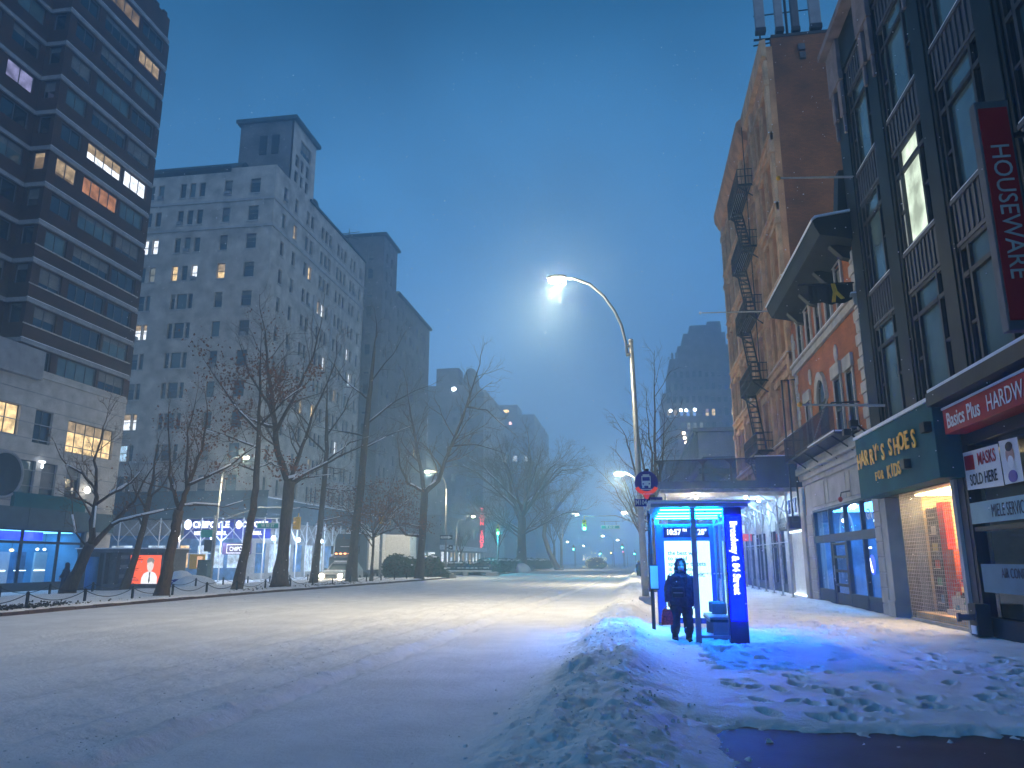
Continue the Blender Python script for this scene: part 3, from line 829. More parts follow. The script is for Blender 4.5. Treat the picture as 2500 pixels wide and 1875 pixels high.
for k in range(46):
    y = rr.uniform(20.95, 22.8); x = rr.uniform(8.38, 8.95); z = (0.42 if x < 8.5 else 0.75) + (0 if k < 20 else rr.uniform(0.0, 0.9))
    b = MB(); L = rr.uniform(0.1, 0.17); b.prism([(y, z), (y + L, z), (y + L, z + 0.05), (y + L * 0.5, z + 0.06), (y + L * 0.3, z + 0.12), (y, z + 0.12)], 'x', x, x + 0.08); b.build('shoe', pm[k % 7], s)
b = MB()
for z in (1.1, 1.5): b.box(8.7, 20.9, z, 9.0, 22.9, z + 0.03)
b.build('tier', pm[4], s)
s = thing('display_stand', labs[2], 'display', (8.7, 20.5, 0.28))
b = MB(); b.box(8.5, 20.2, 0.28, 8.9, 20.75, 0.9); b.build('plinth', pm[2], s); b = MB(); b.box(8.85, 20.2, 0.9, 8.95, 20.75, 3.1); b.build('board', pm[2], s)
for k in range(6): b = MB(); b.box(8.55, 20.25, 0.92 + k * 0.36, 8.85, 20.55, 1.15 + k * 0.36); b.build('shoe_box', pm[(k * 3) % 7], s)
s = thing('wall_shelf', labs[3], 'shelf', (8.9, 23.9, 0.28))
b = MB(); b.box(8.6, 23.6, 0.28, 9.0, 23.66, 3.2); b.box(8.6, 24.2, 0.28, 9.0, 24.26, 3.2); b.build('upright', pm[6], s)
for k in range(6):
    b = MB(); b.box(8.6, 23.66, 0.5 + k * 0.48, 9.0, 24.2, 0.53 + k * 0.48); b.build('tier', pm[4], s)
    b = MB(); b.box(8.62, 23.7, 0.53 + k * 0.48, 8.9, 23.95 + 0.2 * rr.random(), 0.75 + k * 0.48); b.build('shoe_box', pm[(k * 2 + 3) % 7], s)

# ---- low orange brick building
R2 = thing('brick_building', 'low orange brick building with pale quoins and deep dark cornice', 'building', (FX, 31, 0))
Y0, Y1 = 26.02, 36.55
wtop = [(y - 0.32, y + 0.32, 10.85, 12.25) for y in (27.9, 29.6, 31.3, 33.0, 34.7)]
wmid = [(27.45, 28.15, 6.1, 8.3), (29.0, 29.85, 6.0, 8.4), (31.2, 32.5, 6.0, 8.0), (33.9, 34.75, 6.1, 8.4)]
b = MB(); f.wall(b, Y0, Y1, 5.9, 12.6, wtop + wmid, 0.3); b.build('wall', M['brick_o'], R2)
b = MB(); b.box(FX + 0.02, Y0, 5.7, FX + 9, Y1 - 0.02, 12.9); b.build('core', M['brick_p'], R2)
windows(R2, f, wtop + wmid, lambda i, h: 'glass_t' if i % 3 == 1 else 'glass_d', 0.016)
for h in wtop:                                        # white hooded surrounds
    b = MB(); f.box(b, h[0] - 0.17, h[0] - 0.02, h[2] - 0.1, h[3] + 0.12, -0.09, 0.0); f.box(b, h[1] + 0.02, h[1] + 0.17, h[2] - 0.1, h[3] + 0.12, -0.09, 0.0)
    f.box(b, h[0] - 0.22, h[1] + 0.22, h[3] + 0.12, h[3] + 0.28, -0.13, 0.0); b.build('window_surround', M['whitestone'], R2, bevel=0.01)
for h in (wmid[0], wmid[1], wmid[3]):
    b = MB(); f.box(b, h[0] - 0.2, h[1] + 0.2, h[3] + 0.05, h[3] + 0.55, -0.12, 0.0); f.box(b, h[0] - 0.14, h[0] - 0.01, h[2], h[3] + 0.05, -0.07, 0.0); f.box(b, h[1] + 0.01, h[1] + 0.14, h[2], h[3] + 0.05, -0.07, 0.0)
    b.build('window_surround', M['whitestone'], R2, bevel=0.015)
b = MB()                                              # arched centre window head
c = 31.85; n = 12
for k in range(n):
    a0 = math.pi * k / n; a1 = math.pi * (k + 1) / n
    b.loft([[f.pt(c + r_ * math.cos(a), 8.0 + r_ * math.sin(a) * 1.35, d) for r_, d in ((0.68, -0.1), (0.92, -0.14), (0.92, 0.0), (0.68, 0.0))] for a in (a0, a1)])
b.build('arch_trim', M['whitestone'], R2)
b = MB(); b.poly([f.pt(c + 0.68 * math.cos(math.pi * k / n), 8.0 + 0.92 * math.sin(math.pi * k / n), -0.01) for k in range(n + 1)]); b.build('arch_pane', M['glass_d'], R2)
for cy_, cz_ in ((29.3, 9.35), (33.6, 9.45)):            # oval plaques
    b = MB(); b.ell((FX - 0.02, cy_, cz_), (0.07, 0.22, 0.36), 14, 8); b.build('plaque', M['whitestone'], R2, smooth=True)
z = 5.9; k = 0
while z < 12.2:
    for (a, sgn) in ((Y0, 1), (Y1, -1)):
        L = 0.62 if k % 2 else 0.42
        q = MB(); f.box(q, a, a + sgn * L, z + 0.012, z + 0.40, -0.05 - 0.004 * (k % 3), 0.05); q.build('quoin_stone', M['whitestone'], R2, bevel=0.02)
    z += 0.42; k += 1
b = MB(); f.box(b, Y0, Y1, 10.2, 10.5, -0.14, 0.0); f.box(b, Y0, Y1, 10.5, 10.6, -0.22, 0.0); b.build('belt_course', M['whitestone'], R2, bevel=0.02); b = MB(); f.box(b, Y0, Y1, 10.6, 10.65, -0.20, 0.0); b.build('belt_snow', M['snow'], R2)
b = MB(); b.prism([(FX, 12.35), (7.35, 12.5), (6.75, 12.62), (6.6, 12.95), (6.55, 13.15), (6.7, 13.25), (FX, 13.4)], 'y', Y0 - 0.45, Y1 - 1.6); b.build('cornice', M['cornice'], R2)
b = MB(); b.prism([(6.52, 13.13), (6.66, 13.25), (FX, 13.42), (FX, 13.5), (6.62, 13.32), (6.5, 13.2)], 'y', Y0 - 0.5, Y1 - 1.55); b.build('cornice_snow', M['snow'], R2)
for y in (26.2, 28.7, 31.2, 33.7):
    b = MB(); b.prism([(FX, 11.9), (7.6, 12.0), (7.2, 12.45), (FX, 12.5)], 'y', y, y + 0.3); b.build('cornice_bracket', M['cornice'], R2)
b = MB(); b.prism([(FX, 13.4), (7.5, 13.4), (7.7, 15.2), (FX, 15.2)], 'y', 26.0, 26.6); b.build('cornice_end_post', M['cornice'], R2)
# stone ground floor, laid in blocks
b = MB(); f.wall(b, Y0, Y1, -0.2, 5.0, [(26.75, 35.4, 0.0, 3.82)], 0.4); b.build('shop_wall', M['limestone'], R2)
b = MB(); f.box(b, Y0, Y1, 5.0, 5.2, -0.1, 0.0); f.box(b, Y0, Y1, 5.2, 5.45, -0.22, 0.0); f.box(b, Y0, Y1, 5.45, 5.75, -0.38, 0.0); f.box(b, Y0, Y1, 5.75, 5.9, -0.28, 0.0); b.build('shop_cornice', M['limestone'], R2, bevel=0.02)
for a0, a1 in ((Y0 + 0.03, Y0 + 0.68), (35.45, 36.05), (36.08, Y1)):
    z = -0.1; k = 0
    while z < 3.7:
        q = MB(); f.box(q, a0, a1, z + 0.012, z + 0.46, -0.06, 0.02); q.build('stone_block', M['limestone'], R2, bevel=0.02); z += 0.475; k += 1
for a0, a1 in ((26.85, 29.0), (29.1, 29.6), (29.7, 32.2), (32.3, 32.8), (32.9, 35.2)):
    q = MB(); f.box(q, a0, a1, 3.95, 4.9, -0.045, 0.0); q.build('stone_panel', M['limestone'], R2, bevel=0.02)
# balcony and railing
bl = thing('iron_balcony', 'black iron balcony and fire stair across the orange brick building', 'balcony', (7.4, 31, 5.9))
b = MB(); b.box(6.95, 27.0, 5.93, 7.87, 35.6, 6.0); b.build('floor', M['iron'], bl)
b = MB(); b.tube([(6.97, 27, 7.0), (6.97, 35.6, 7.0)], 0.025); b.tube([(6.97, 27, 6.1), (6.97, 35.6, 6.1)], 0.02)
for y in (27, 35.6): b.tube([(6.97, y, 7.0), (7.87, y, 7.0)], 0.025)
b.build('rail', M['iron'], bl)
for k in range(58): b = MB(); y = 27 + 8.6 * k / 57; b.box(6.96, y - 0.011, 6.0, 6.982, y + 0.011, 7.0); b.build('baluster', M['iron'], bl)
for y in (27.6, 29.8, 32.0, 34.2): b = MB(); b.tube([(7.0, y, 5.95), (7.85, y, 5.3)], 0.03); b.build('brace', M['iron'], bl)
b = MB(); b.box(6.93, 27.0, 6.0, 7.3, 31.0, 6.05); b.build('snow_cap', M['snow'], bl)
b = MB(); b.tube([(7.0, 30.4, 6.0), (7.0, 27.6, 7.3)], 0.035); b.build('leaning_pole', M['whitestone'], bl)
# blue lit shop front
b = MB()
for y in (26.8, 28.35, 30.5, 32.8, 35.35): f.box(b, y - 0.06, y + 0.06, 0.0, 3.8, 0.0, 0.15)
f.box(b, 26.8, 35.4, 2.42, 2.72, -0.03, 0.16); f.box(b, 26.8, 35.4, 3.72, 3.82, -0.01, 0.16); f.box(b, 26.8, 30.4, 0.0, 0.5, 0.0, 0.14); f.box(b, 32.9, 35.4, 0.0, 0.55, 0.0, 0.14)
b.build('shop_front_frame', M['shed'], R2)
for (ya, yb) in ((26.86, 28.29), (28.41, 30.44), (30.56, 32.74), (32.86, 35.29)):
    for (za, zb) in ((0.5, 2.42), (2.72, 3.72)):
        if ya == 30.56 and za == 0.5: continue
        p = MB(); p.quad(f.pt(ya, za, 0.1), f.pt(yb, za, 0.1), f.pt(yb, zb, 0.1), f.pt(ya, zb, 0.1)); p.build('shop_pane', M['glass_c'], R2)
dr = MB(); f.box(dr, 30.62, 30.8, 0.02, 2.4, 0.02, 0.12); f.box(dr, 32.5, 32.7, 0.02, 2.4, 0.02, 0.12)
for z in (0.02, 0.72, 1.25, 1.78, 2.28): f.box(dr, 30.8, 32.5, z, z + (0.45 if z < 0.1 else 0.1), 0.03, 0.11)
d = dr.build('door', M['black'], R2)
p = MB(); p.quad(f.pt(30.8, 0.4, 0.07), f.pt(32.5, 0.4, 0.07), f.pt(32.5, 2.3, 0.07), f.pt(30.8, 2.3, 0.07)); p.build('pane', M['glass_k'], d)
b = MB(); b.tube([(7.86, 32.4, 0.9), (7.86, 32.4, 1.5)], 0.02); b.build('handle', M['steel'], d)
M['blue_room'] = mat('blue_shop_wall', (0.10, 0.22, 0.38), 0.8, 0.5, 1.3)
b = MB(); b.box(11.0, 26.7, 0, 11.1, 35.5, 3.8); b.box(8.1, 26.62, 0, 11, 26.7, 3.8); b.box(8.1, 35.45, 0, 11, 35.5, 3.8); b.box(8.1, 26.7, -0.1, 11, 35.5, 0.0); b.build('shop_room', M['blue_room'], R2)
b = MB(); b.box(8.6, 27.2, 3.72, 10.6, 34.8, 3.78); b.build('shop_light_panel', emit('blue_shop_light', (0.08, 0.42, 1.0), 9.0), R2)
for k, (x, y, z) in enumerate(((8.6, 28.0, 3.2), (8.9, 29.9, 3.35), (9.3, 31.4, 3.2), (8.7, 33.6, 3.3))):
    s = thing('pendant_lamp', 'small round pendant lamp in the blue lit shop, number %s from the street corner side' % ['one', 'two', 'three', 'four'][k], 'lamp', (x, y, z))
    s['label'] = ['nearest small pendant lamp in the blue lit corner shop window', 'second small pendant lamp behind the blue shop transom', 'third pendant lamp behind the blue shop arch', 'farthest small pendant lamp in the blue lit shop window'][k]
    s['group'] = 'pendant lamps in the blue lit shop'
    b = MB(); b.ell((x, y, z), (0.09, 0.09, 0.08)); b.build('globe', emit('pendant_%d' % k, (0.8, 0.9, 1.0), 9), s); b = MB(); b.tube([(x, y, z + 0.08), (x, y, 3.72)], 0.01); b.build('cord', M['black'], s)
b = MB()
for k in range(10):
    a0 = math.pi * k / 10; a1 = math.pi * (k + 1) / 10
    b.tube([(8.25, 31.65 + 0.95 * math.cos(a0), 2.72 + 0.85 * math.sin(a0)), (8.25, 31.65 + 0.95 * math.cos(a1), 2.72 + 0.85 * math.sin(a1))], 0.04)
b.build('inner_arch', M['white'], R2)
text(R2, 'GN', 0.55, (7.98, 27.6, 3.22), RT, UP, M['white'], sx=0.8, name='window_lettering')
s = thing('neon_figure', 'bright blue lit ornament behind the shop glass beside the black door', 'window light', (8.2, 28.9, 1.4))
b = MB(); b.ell((8.3, 28.9, 1.55), (0.05, 0.28, 0.34)); b.build('backing', emit('neon_blue', (0.05, 0.08, 1.0), 3.0), s)
b = MB(); b.tube([(8.22, 28.7, 1.3), (8.22, 28.9, 1.75), (8.22, 29.1, 1.3)], 0.025); b.box(8.2, 28.6, 2.1, 8.24, 29.1, 2.16); b.build('tube', emit('neon_white', (0.8, 0.85, 1), 5), s)
for y, lab in ((29.15, 'slim pole lamp leaning over the blue shop front'),):
    s = thing('pole_lamp', lab, 'lamp', (7.6, y, 3.8)); b = MB(); b.tube([(7.85, y, 4.15), (7.55, y, 4.1), (7.5, y, 3.9)], 0.025); b.build('arm', M['iron'], s); b = MB(); b.ell((7.5, y, 3.85), (0.08, 0.08, 0.1)); b.build('shade', M['red'], s)
for k, (y, z, x) in enumerate(((26.35, 5.75, 7.2), (25.5, 5.9, 7.2))):
    s = thing('floodlight', ['dark floodlight on the corner of the stone shop cornice', 'dark floodlight on top of the teal shoe shop fascia'][k], 'floodlight', (x, y, z))
    b = MB(); b.box(x - 0.14, y - 0.14, z - 0.02, x + 0.1, y + 0.14, z + 0.2); b.build('housing', M['black'], s, bevel=0.02); b = MB(); b.tube([(x + 0.1, y, z + 0.05), (7.6, y, z - 0.25)], 0.03); b.build('arm', M['black'], s)
# flagpoles and banner
for k, (p0, p1, lab) in enumerate((((7.85, 24.9, 14.35), (5.4, 24.9, 14.5), 'bare pale flagpole high on the loft building'), ((7.85, 24.4, 6.35), (5.45, 24.9, 6.55), 'bare pale flagpole just above the shoe shop sign'), ((7.85, 38.5, 14.1), (3.9, 38.5, 14.2), 'long pale flagpole crossing in front of the fire escape'))):
    s = thing('flagpole', lab, 'flagpole', p0, 'flagpoles on the right fronts')
    b = MB(); b.tube([p0, p1], [0.045, 0.03], 8); b.build('pole', M['whitestone'], s); b = MB(); b.ell(p1, (0.08, 0.08, 0.08)); b.build('finial', M['gold'] if k < 2 else M['white'], s)
s = thing('street_banner', 'black hanging banner with an orange shape by the brick cornice', 'banner', (7.3, 26.3, 10.3))
b = MB(); n = 10
rows = []
for i in range(n + 1):
    x = 6.35 + 1.45 * i / n; sag = 0.16 * math.sin(math.pi * i / n) * (1 + 0.3 * math.sin(i * 1.7))
    rows.append([(x, 26.15 + 0.05 * math.sin(i * 1.1), 11.0 + 0.03 * math.sin(i)), (x, 26.2 + 0.08 * math.sin(i * 0.9 + 1), 10.45 - sag)])
for i in range(n): b.quad(rows[i][0], rows[i + 1][0], rows[i + 1][1], rows[i][1])
b.build('cloth', M['black'], s)
b = MB(); b.poly([(7.08, 26.08, 11.0), (7.22, 26.08, 11.0), (7.28, 26.08, 10.72), (7.5, 26.08, 10.45), (7.36, 26.08, 10.42), (7.22, 26.08, 10.58), (7.18, 26.08, 10.32), (7.05, 26.08, 10.32), (7.12, 26.08, 10.7)]); b.build('emblem', M['gold'], s)
b = MB(); b.tube([(7.88, 26.15, 11.02), (6.0, 26.15, 11.02)], 0.03); b.build('pole', M['iron'], s)
s = thing('downpipe', 'square dark metal pipe frame rising in front of the brick building corner', 'pipe', (7.2, 36.5, 4))
b = MB(); b.tube([(7.55, 36.45, 3.4), (7.55, 36.45, 10.0), (7.85, 36.4, 10.0)], 0.045); b.tube([(7.25, 36.45, 3.4), (7.25, 36.45, 10.0), (7.55, 36.45, 10.0)], 0.045); b.tube([(7.25, 36.45, 3.4), (7.55, 36.45, 3.4)], 0.045); b.build('pipe', M['iron'], s)
# ---- tall tan stone building with blank brick side wall and fire escape
R3 = thing('tenement_building', 'tall tan stone building with blank brown side wall and fire escape', 'building', (FX, 47, 0))
Y0, Y1, ZT = 36.7, 57.2, 28.2
b = MB(); b.box(FX + 0.3, Y0, 0, FX + 16, Y0 + 0.3, ZT + 0.5); b.build('side_wall', M['brick_p'], R3)
b = MB(); b.box(FX + 0.3, Y0 - 0.04, ZT + 0.5, FX + 16, Y0 + 0.36, ZT + 0.66); b.build('side_coping', M['frame_d'], R3)
b = MB(); b.box(FX + 0.6, Y0 + 0.3, 0, FX + 15, Y1 - 0.05, ZT); b.build('core', M['brick_d'], R3)
flz = [7.9, 11.8, 15.7, 19.6, 23.5]
holes = []
for z in flz:
    for y in (38.3, 40.3, 44.3, 48.6, 50.6, 53.4, 55.6):
        if z == 7.9 and y == 38.3: pass
        w = 0.62 if y != 44.3 else 0.75
        holes.append((y - w, y + w, z, z + 2.55))
b = MB(); f.wall(b, Y0, Y1, 5.0, ZT, holes, 0.4); b.quad((FX, Y0, 0), (FX + 0.3, Y0, 0), (FX + 0.3, Y0, ZT), (FX, Y0, ZT)); b.build('wall', M['sand'], R3)
windows(R3, f, holes, lambda i, h: ('glass_t' if (i * 7) % 5 == 2 else 'glass_d'), 0.36)
for i, z in enumerate(flz):
    b = MB(); f.box(b, Y0, Y1, z - 0.75, z - 0.45, -0.16, 0.0); f.box(b, Y0, Y1, z - 0.45, z - 0.35, -0.26, 0.0); b.build('belt_course', M['sand2'], R3); b = MB(); f.box(b, Y0, Y1, z - 0.35, z - 0.30, -0.24, 0.0); b.build('belt_snow', M['snow'], R3)
for i, h in enumerate(holes):
    b = MB(); z = h[3]
    f.box(b, h[0] - 0.2, h[1] + 0.2, z + 0.02, z + 0.3, -0.14, 0.0)
    f.box(b, h[0] - 0.16, h[0] - 0.01, h[2] - 0.05, z + 0.02, -0.09, 0.0); f.box(b, h[1] + 0.01, h[1] + 0.16, h[2] - 0.05, z + 0.02, -0.09, 0.0)
    f.box(b, h[0] - 0.2, h[1] + 0.2, h[2] - 0.2, h[2] - 0.02, -0.12, 0.0)
    b.build('window_surround', M['sand2'], R3)
for y in (36.95, 41.9, 46.7, 52.0, 56.9):
    b = MB(); f.box(b, y - 0.25, y + 0.25, 5.3, ZT - 0.8, -0.2, 0.0)
    for z in flz: f.box(b, y - 0.33, y + 0.33, z + 2.4, z + 2.75, -0.27, 0.0)
    b.build('pilaster', M['sand2'], R3, bevel=0.03)
b = MB(); b.prism([(FX, ZT - 1.2), (FX - 0.25, ZT - 1.1), (FX - 0.55, ZT - 0.5), (FX - 0.6, ZT + 0.1), (FX - 0.4, ZT + 0.3), (FX, ZT + 0.4)], 'y', 44.0, Y1 + 0.3); b.build('cornice', M['sand'], R3)
b = MB(); b.prism([(FX, ZT - 0.6), (FX - 0.25, ZT - 0.5), (FX - 0.3, ZT + 0.4), (FX, ZT + 0.5)], 'y', Y0, 44.0); b.build('parapet', M['sand2'], R3)
# roof aerials
for k, (x, y, w, h, lab) in enumerate(((7.75, 36.9, 0.52, 3.4, 'leftmost tall pale antenna panel on the tan building roof'), (8.75, 37.0, 0.42, 3.0, 'second pale antenna panel from the left on the tan roof'), (9.6, 37.1, 0.42, 3.2, 'third greenish antenna panel beside the thin roof mast'), (10.6, 37.0, 0.6, 3.0, 'rightmost wide antenna panel on the tan roof'))):
    s = thing('roof_antenna', lab, 'antenna', (x, y, ZT + 0.9), 'antenna panels on the roof')
    b = MB(); b.box(x - w / 2, y - 0.12, ZT + 1.25, x + w / 2, y + 0.12, ZT + 1.25 + h); b.build('panel', M['band'] if k != 2 else M['metal_panel'], s, bevel=0.06)
    b = MB(); b.tube([(x, y + 0.25, ZT + 0.3), (x, y + 0.25, ZT + 1.25 + h * 0.8)], 0.05); b.box(x - w / 2, y - 0.15, ZT + 1.0, x + w / 2, y + 0.2, ZT + 1.25); b.build('mast', M['iron'], s)
s = thing('antenna_frame', 'dark steel antenna frame and mast along the tan roof edge', 'antenna', (9, 37.2, ZT))
b = MB(); b.tube([(7.4, 37.1, ZT + 0.75), (10.9, 37.1, ZT + 0.75)], 0.06); b.tube([(7.4, 37.3, ZT + 0.55), (10.9, 37.3, ZT + 0.95)], 0.04); b.tube([(7.5, 37.2, ZT + 2.3), (10.9, 37.2, ZT + 2.4)], 0.035); b.tube([(9.15, 37.1, ZT + 0.5), (9.15, 37.1, ZT + 3.9)], 0.07)
for x in (7.7, 8.6, 9.6, 10.6): b.tube([(x, 37.2, ZT + 0.4), (x + 0.3, 37.2, ZT + 0.8)], 0.05)
b.build('frame', M['iron'], s)
b = MB(); b.box(9.5, 36.55, ZT - 0.45, 9.85, 36.7, ZT - 0.1); b.box(9.55, 36.55, ZT - 0.95, 9.85, 36.7, ZT - 0.6); b.build('junction_box', M['metal_panel'], s)
# fire escape
fe = thing('fire_escape', 'dark iron fire escape zigzagging down the tan building', 'fire escape', (7.4, 44.4, 6))
pz = [7.45, 11.35, 15.3, 19.25, 23.1]
for i, z in enumerate(pz):
    pl = MB(); xo = 6.85
    for k in range(9): x = xo + (7.85 - xo) * (k + 0.15) / 9; pl.box(x, 42.1, z, x + 0.07, 46.8, z + 0.05)
    pl.box(xo, 42.1, z - 0.06, xo + 0.05, 46.8, z + 0.06); pl.box(xo, 42.1, z - 0.061, 7.85, 42.16, z + 0.061); pl.box(xo, 46.74, z - 0.061, 7.85, 46.8, z + 0.061)
    p = pl.build('platform', M['iron'], fe)
    sn = MB(); sn.box(xo + 0.06, 43.4, z + 0.05, 7.4, 46.6, z + 0.09); sn.build('platform_snow', M['snow'], p)
    rl = MB()
    for zz in (z + 1.0, z + 0.55):
        rl.tube([(7.85, 42.12, zz), (xo, 42.12, zz), (xo, 46.78, zz), (7.85, 46.78, zz)], 0.028, 5)
    for k in range(24): y = 42.12 + 4.66 * k / 23; rl.box(xo - 0.012, y - 0.012, z, xo + 0.012, y + 0.012, z + 1.0)
    for k in range(6): x = xo + 1.0 * k / 5; rl.box(x - 0.012, 42.11, z, x + 0.012, 42.13, z + 1.0); rl.box(x - 0.012, 46.77, z, x + 0.012, 46.79, z + 1.0)
    rl.tube([(xo, 42.3, z), (7.87, 42.3, z - 0.8)], 0.04); rl.tube([(xo, 46.6, z), (7.87, 46.6, z - 0.8)], 0.04)
    rl.build('rail', M['iron'], p)
    z1 = pz[i - 1] if i else 5.4                       # stair down
    st = MB(); n = 11
    ya, yb = (45.9, 43.2)
    for sgn in (7.0, 7.55): st.tube([(sgn, ya, z), (sgn, yb, z1)], 0.05, 5)
    for k in range(n):
        t = (k + 0.5) / n; y = ya + (yb - ya) * t; zz = z + (z1 - z) * t
        st.box(7.0, y - 0.11, zz - 0.02, 7.55, y + 0.11, zz + 0.02)
    st.tube([(7.0, ya, z + 0.8), (7.0, yb, z1 + 0.8)], 0.025, 5)
    st.build('stair', M['iron'], fe)
b = MB(); b.tube([(7.2, 41.6, 26.5), (7.2, 41.6, 11.0)], 0.03); b.build('cable', M['iron'], fe)
# ---- pavement shed
sh = thing('sidewalk_shed', 'dark blue boarded scaffold shed over the pavement behind the bus shelter', 'scaffold', (4.6, 45, 0))
XL, XR, YA, YB, ZD = 1.42, 7.75, 36.85, 58.0, 5.15
b = MB(); b.box(XL, YA, ZD, XR, YB, ZD + 0.08); b.build('deck', M['shed'], sh)
b = MB(); b.box(XL - 0.05, YA - 0.12, ZD - 0.16, XR + 0.1, YA, ZD + 0.18); b.box(XL - 0.12, YA, ZD - 0.12, XL, YB, ZD + 0.14); b.build('edge_beam', M['shed'], sh)
b = MB(); b.box(5.85, YA - 0.08, ZD + 0.15, XR + 0.2, YA - 0.02, ZD + 1.3); b.build('board_panel', M['shed'], sh)
b = MB(); b.box(5.83, YA - 0.10, ZD + 1.3, XR + 0.2, YA + 0.02, ZD + 1.34); b.build('board_snow', M['snow'], sh)
b = MB(); b.tube([(XL, YA - 0.05, ZD + 1.18), (5.85, YA - 0.05, ZD + 1.22)], 0.03); b.tube([(XL, YA, ZD + 1.18), (XL, YB, ZD + 1.18)], 0.03); b.build('rail', M['black'], sh)
for x in (XL, 3.42, 4.7):
    b = MB(); b.box(x - 0.05, YA - 0.1, ZD + 0.12, x + 0.05, YA - 0.03, ZD + 1.2)
    b.prism([(x - 0.28, ZD + 1.2), (x + 0.28, ZD + 1.2), (x, ZD + 0.95)], 'y', YA - 0.075, YA - 0.055); b.build('rail_post', M['black'], sh)
b = MB(); b.quad((XL, YA - 0.04, ZD + 0.18), (5.85, YA - 0.04, ZD + 0.18), (5.85, YA - 0.04, ZD + 1.2), (XL, YA - 0.04, ZD + 1.18)); b.build('debris_net', clear_glass('debris_net', (0.34, 0.40, 0.46), 0.02), sh)
for k in range(6): b = MB(); y = YA + 3.5 * (k + 1); b.box(XL - 0.05, y - 0.05, ZD + 0.1, XL + 0.05, y + 0.05, ZD + 1.2); b.build('rail_post', M['black'], sh)
for k in range(9):
    b = MB(); y = YA + 0.5 + k * 2.45
    b.box(XL, y, ZD - 0.3, XR, y + 0.1, ZD - 0.005); b.build('joist', M['pipe'], sh)
for k in range(9):
    y = 37.75 + k * 2.45
    for x, r_ in ((7.25, 0.05), (XL + 0.25, 0.05)):
        b = MB(); b.tube([(x, y, 0.0), (x, y, ZD - 0.3)], r_, 8); b.box(x - 0.11, y - 0.11, -0.02, x + 0.11, y + 0.11, 0.06); b.build('pole', M['pipe'], sh)
    if k < 8:
        for x in (7.25, XL + 0.25):
            b = MB(); b.tube([(x, y, 3.4), (x, y + 2.45, ZD - 0.4)], 0.028, 5); b.tube([(x, y + 2.45, 3.4), (x, y, ZD - 0.4)], 0.028, 5)
            b.tube([(x, y, 2.55), (x, y + 2.45, 2.55)], 0.026, 5); b.build('cross_brace', M['pipe'], sh)
    b = MB(); b.tube([(7.25, y, 3.9), (5.9, y, ZD - 0.3)], 0.03, 5); b.build('knee_brace', M['pipe'], sh); b = MB(); b.tube([(XL + 0.25, y, 3.9), (XL + 1.6, y, ZD - 0.3)], 0.03, 5); b.build('knee_brace', M['pipe'], sh)
M['bulb'] = emit('shed_bulb', (1.0, 0.86, 0.62), 26)
M['bulb_b'] = emit('shed_bulb_cool', (0.75, 0.88, 1.0), 26)


def lamp(o_parent, loc, power, col, size=0.15, name='lamp_light', spot=None, rot=None):
    l = bpy.data.lights.new(name, 'SPOT' if spot else 'POINT')
    l.energy = power; l.color = col; l.shadow_soft_size = size
    if spot: l.spot_size = spot; l.spot_blend = 1.0
    o = bpy.data.objects.new(name, l)
    reg(o, o_parent, loc)
    if rot: o.rotation_euler = rot
    return o


for k, (x, y, wm) in enumerate(((3.2, 38.6, 1), (5.6, 38.9, 0), (6.6, 41.4, 0), (4.2, 43.5, 0), (6.4, 46.5, 0), (3.4, 48.5, 1), (5.9, 52.5, 0))):
    s = thing('shed_lamp', ['warm bulkhead lamp under the shed just above the bus shelter', 'nearest cool lamp under the shed above the poles', 'cool shed lamp by the first storefront doors', 'cool lamp deep under the middle of the shed', 'cool lamp under the shed near the inner poles halfway back', 'warm shed lamp behind the shelter roof', 'farthest cool lamp under the shed'][k], 'lamp', (x, y, 4.75), 'lamps under the shed')
    b = MB(); b.ell((x, y, 4.72), (0.09, 0.09, 0.08), 10, 6); b.build('bulb', M['bulb'] if wm else M['bulb_b'], s)
    b = MB(); b.box(x - 0.1, y - 0.1, 4.82, x + 0.1, y + 0.1, 4.88); b.build('base', M['pipe'], s)
    if k in (0, 2, 3, 4, 6): lamp(s, (x, y, 4.55), 340, (1.0, 0.8, 0.55) if wm else (0.42, 0.68, 1.0), 0.15)
# shop fronts below the shed
b = MB(); f.wall(b, Y0, Y1, -0.1, 5.0, [(37.5, 41.2, 0.05, 3.15), (42.2, 47.0, 0.05, 3.3), (48.0, 52.0, 0.05, 3.3), (52.8, 56.8, 0.05, 3.4)], 0.25); b.build('shop_wall', M['whitestone'], R3)
b = MB(); f.box(b, 36.72, 37.45, -0.1, 4.9, -0.12, 0.0); b.build('shop_pilaster', M['limestone'], R3, bevel=0.03)
b = MB()
for k in range(7): y = 37.52 + 3.66 * k / 7; f.box(b, y, y + 3.66 / 7 - 0.02, 0.06, 3.1, 0.16, 0.22)
b.build('white_doors', M['white'], R3)
b = MB(); f.box(b, 38.05, 38.4, 0.4, 2.5, 0.1, 0.16); b.build('door_panel', M['blue_sign'], R3)
b = MB(); f.box(b, 37.55, 41.15, 0.06, 0.1, 0.0, 0.16); f.box(b, 37.55, 41.15, 3.05, 3.12, 0.06, 0.1); b.build('strip_light', emit('strip_light', (0.75, 0.88, 1.0), 4.0), R3)
s = thing('store_awning', 'flat dark awning reading bluemercury over pale doors under the shed', 'awning', (7.7, 39.3, 3.3))
b = MB(); b.box(7.3, 37.45, 3.15, 7.88, 41.3, 3.7); b.build('box', M['black'], s); text(s, 'bluemercury', 0.42, (7.29, 39.4, 3.4), RT, UP, M['pipe'], sx=0.95)
s = thing('store_letters', 'big blue outlined shop lettering on the pale wall under the shed', 'shop sign', (7.8, 39.5, 4.3))
for k, ch in enumerate('CITY'): text(s, ch, 0.95, (7.80, 40.6 - 0.72 * k, 4.25), RT, UP, M['blue_sign'], ext=0.05, fat=0.02, sx=0.75, name='letter')
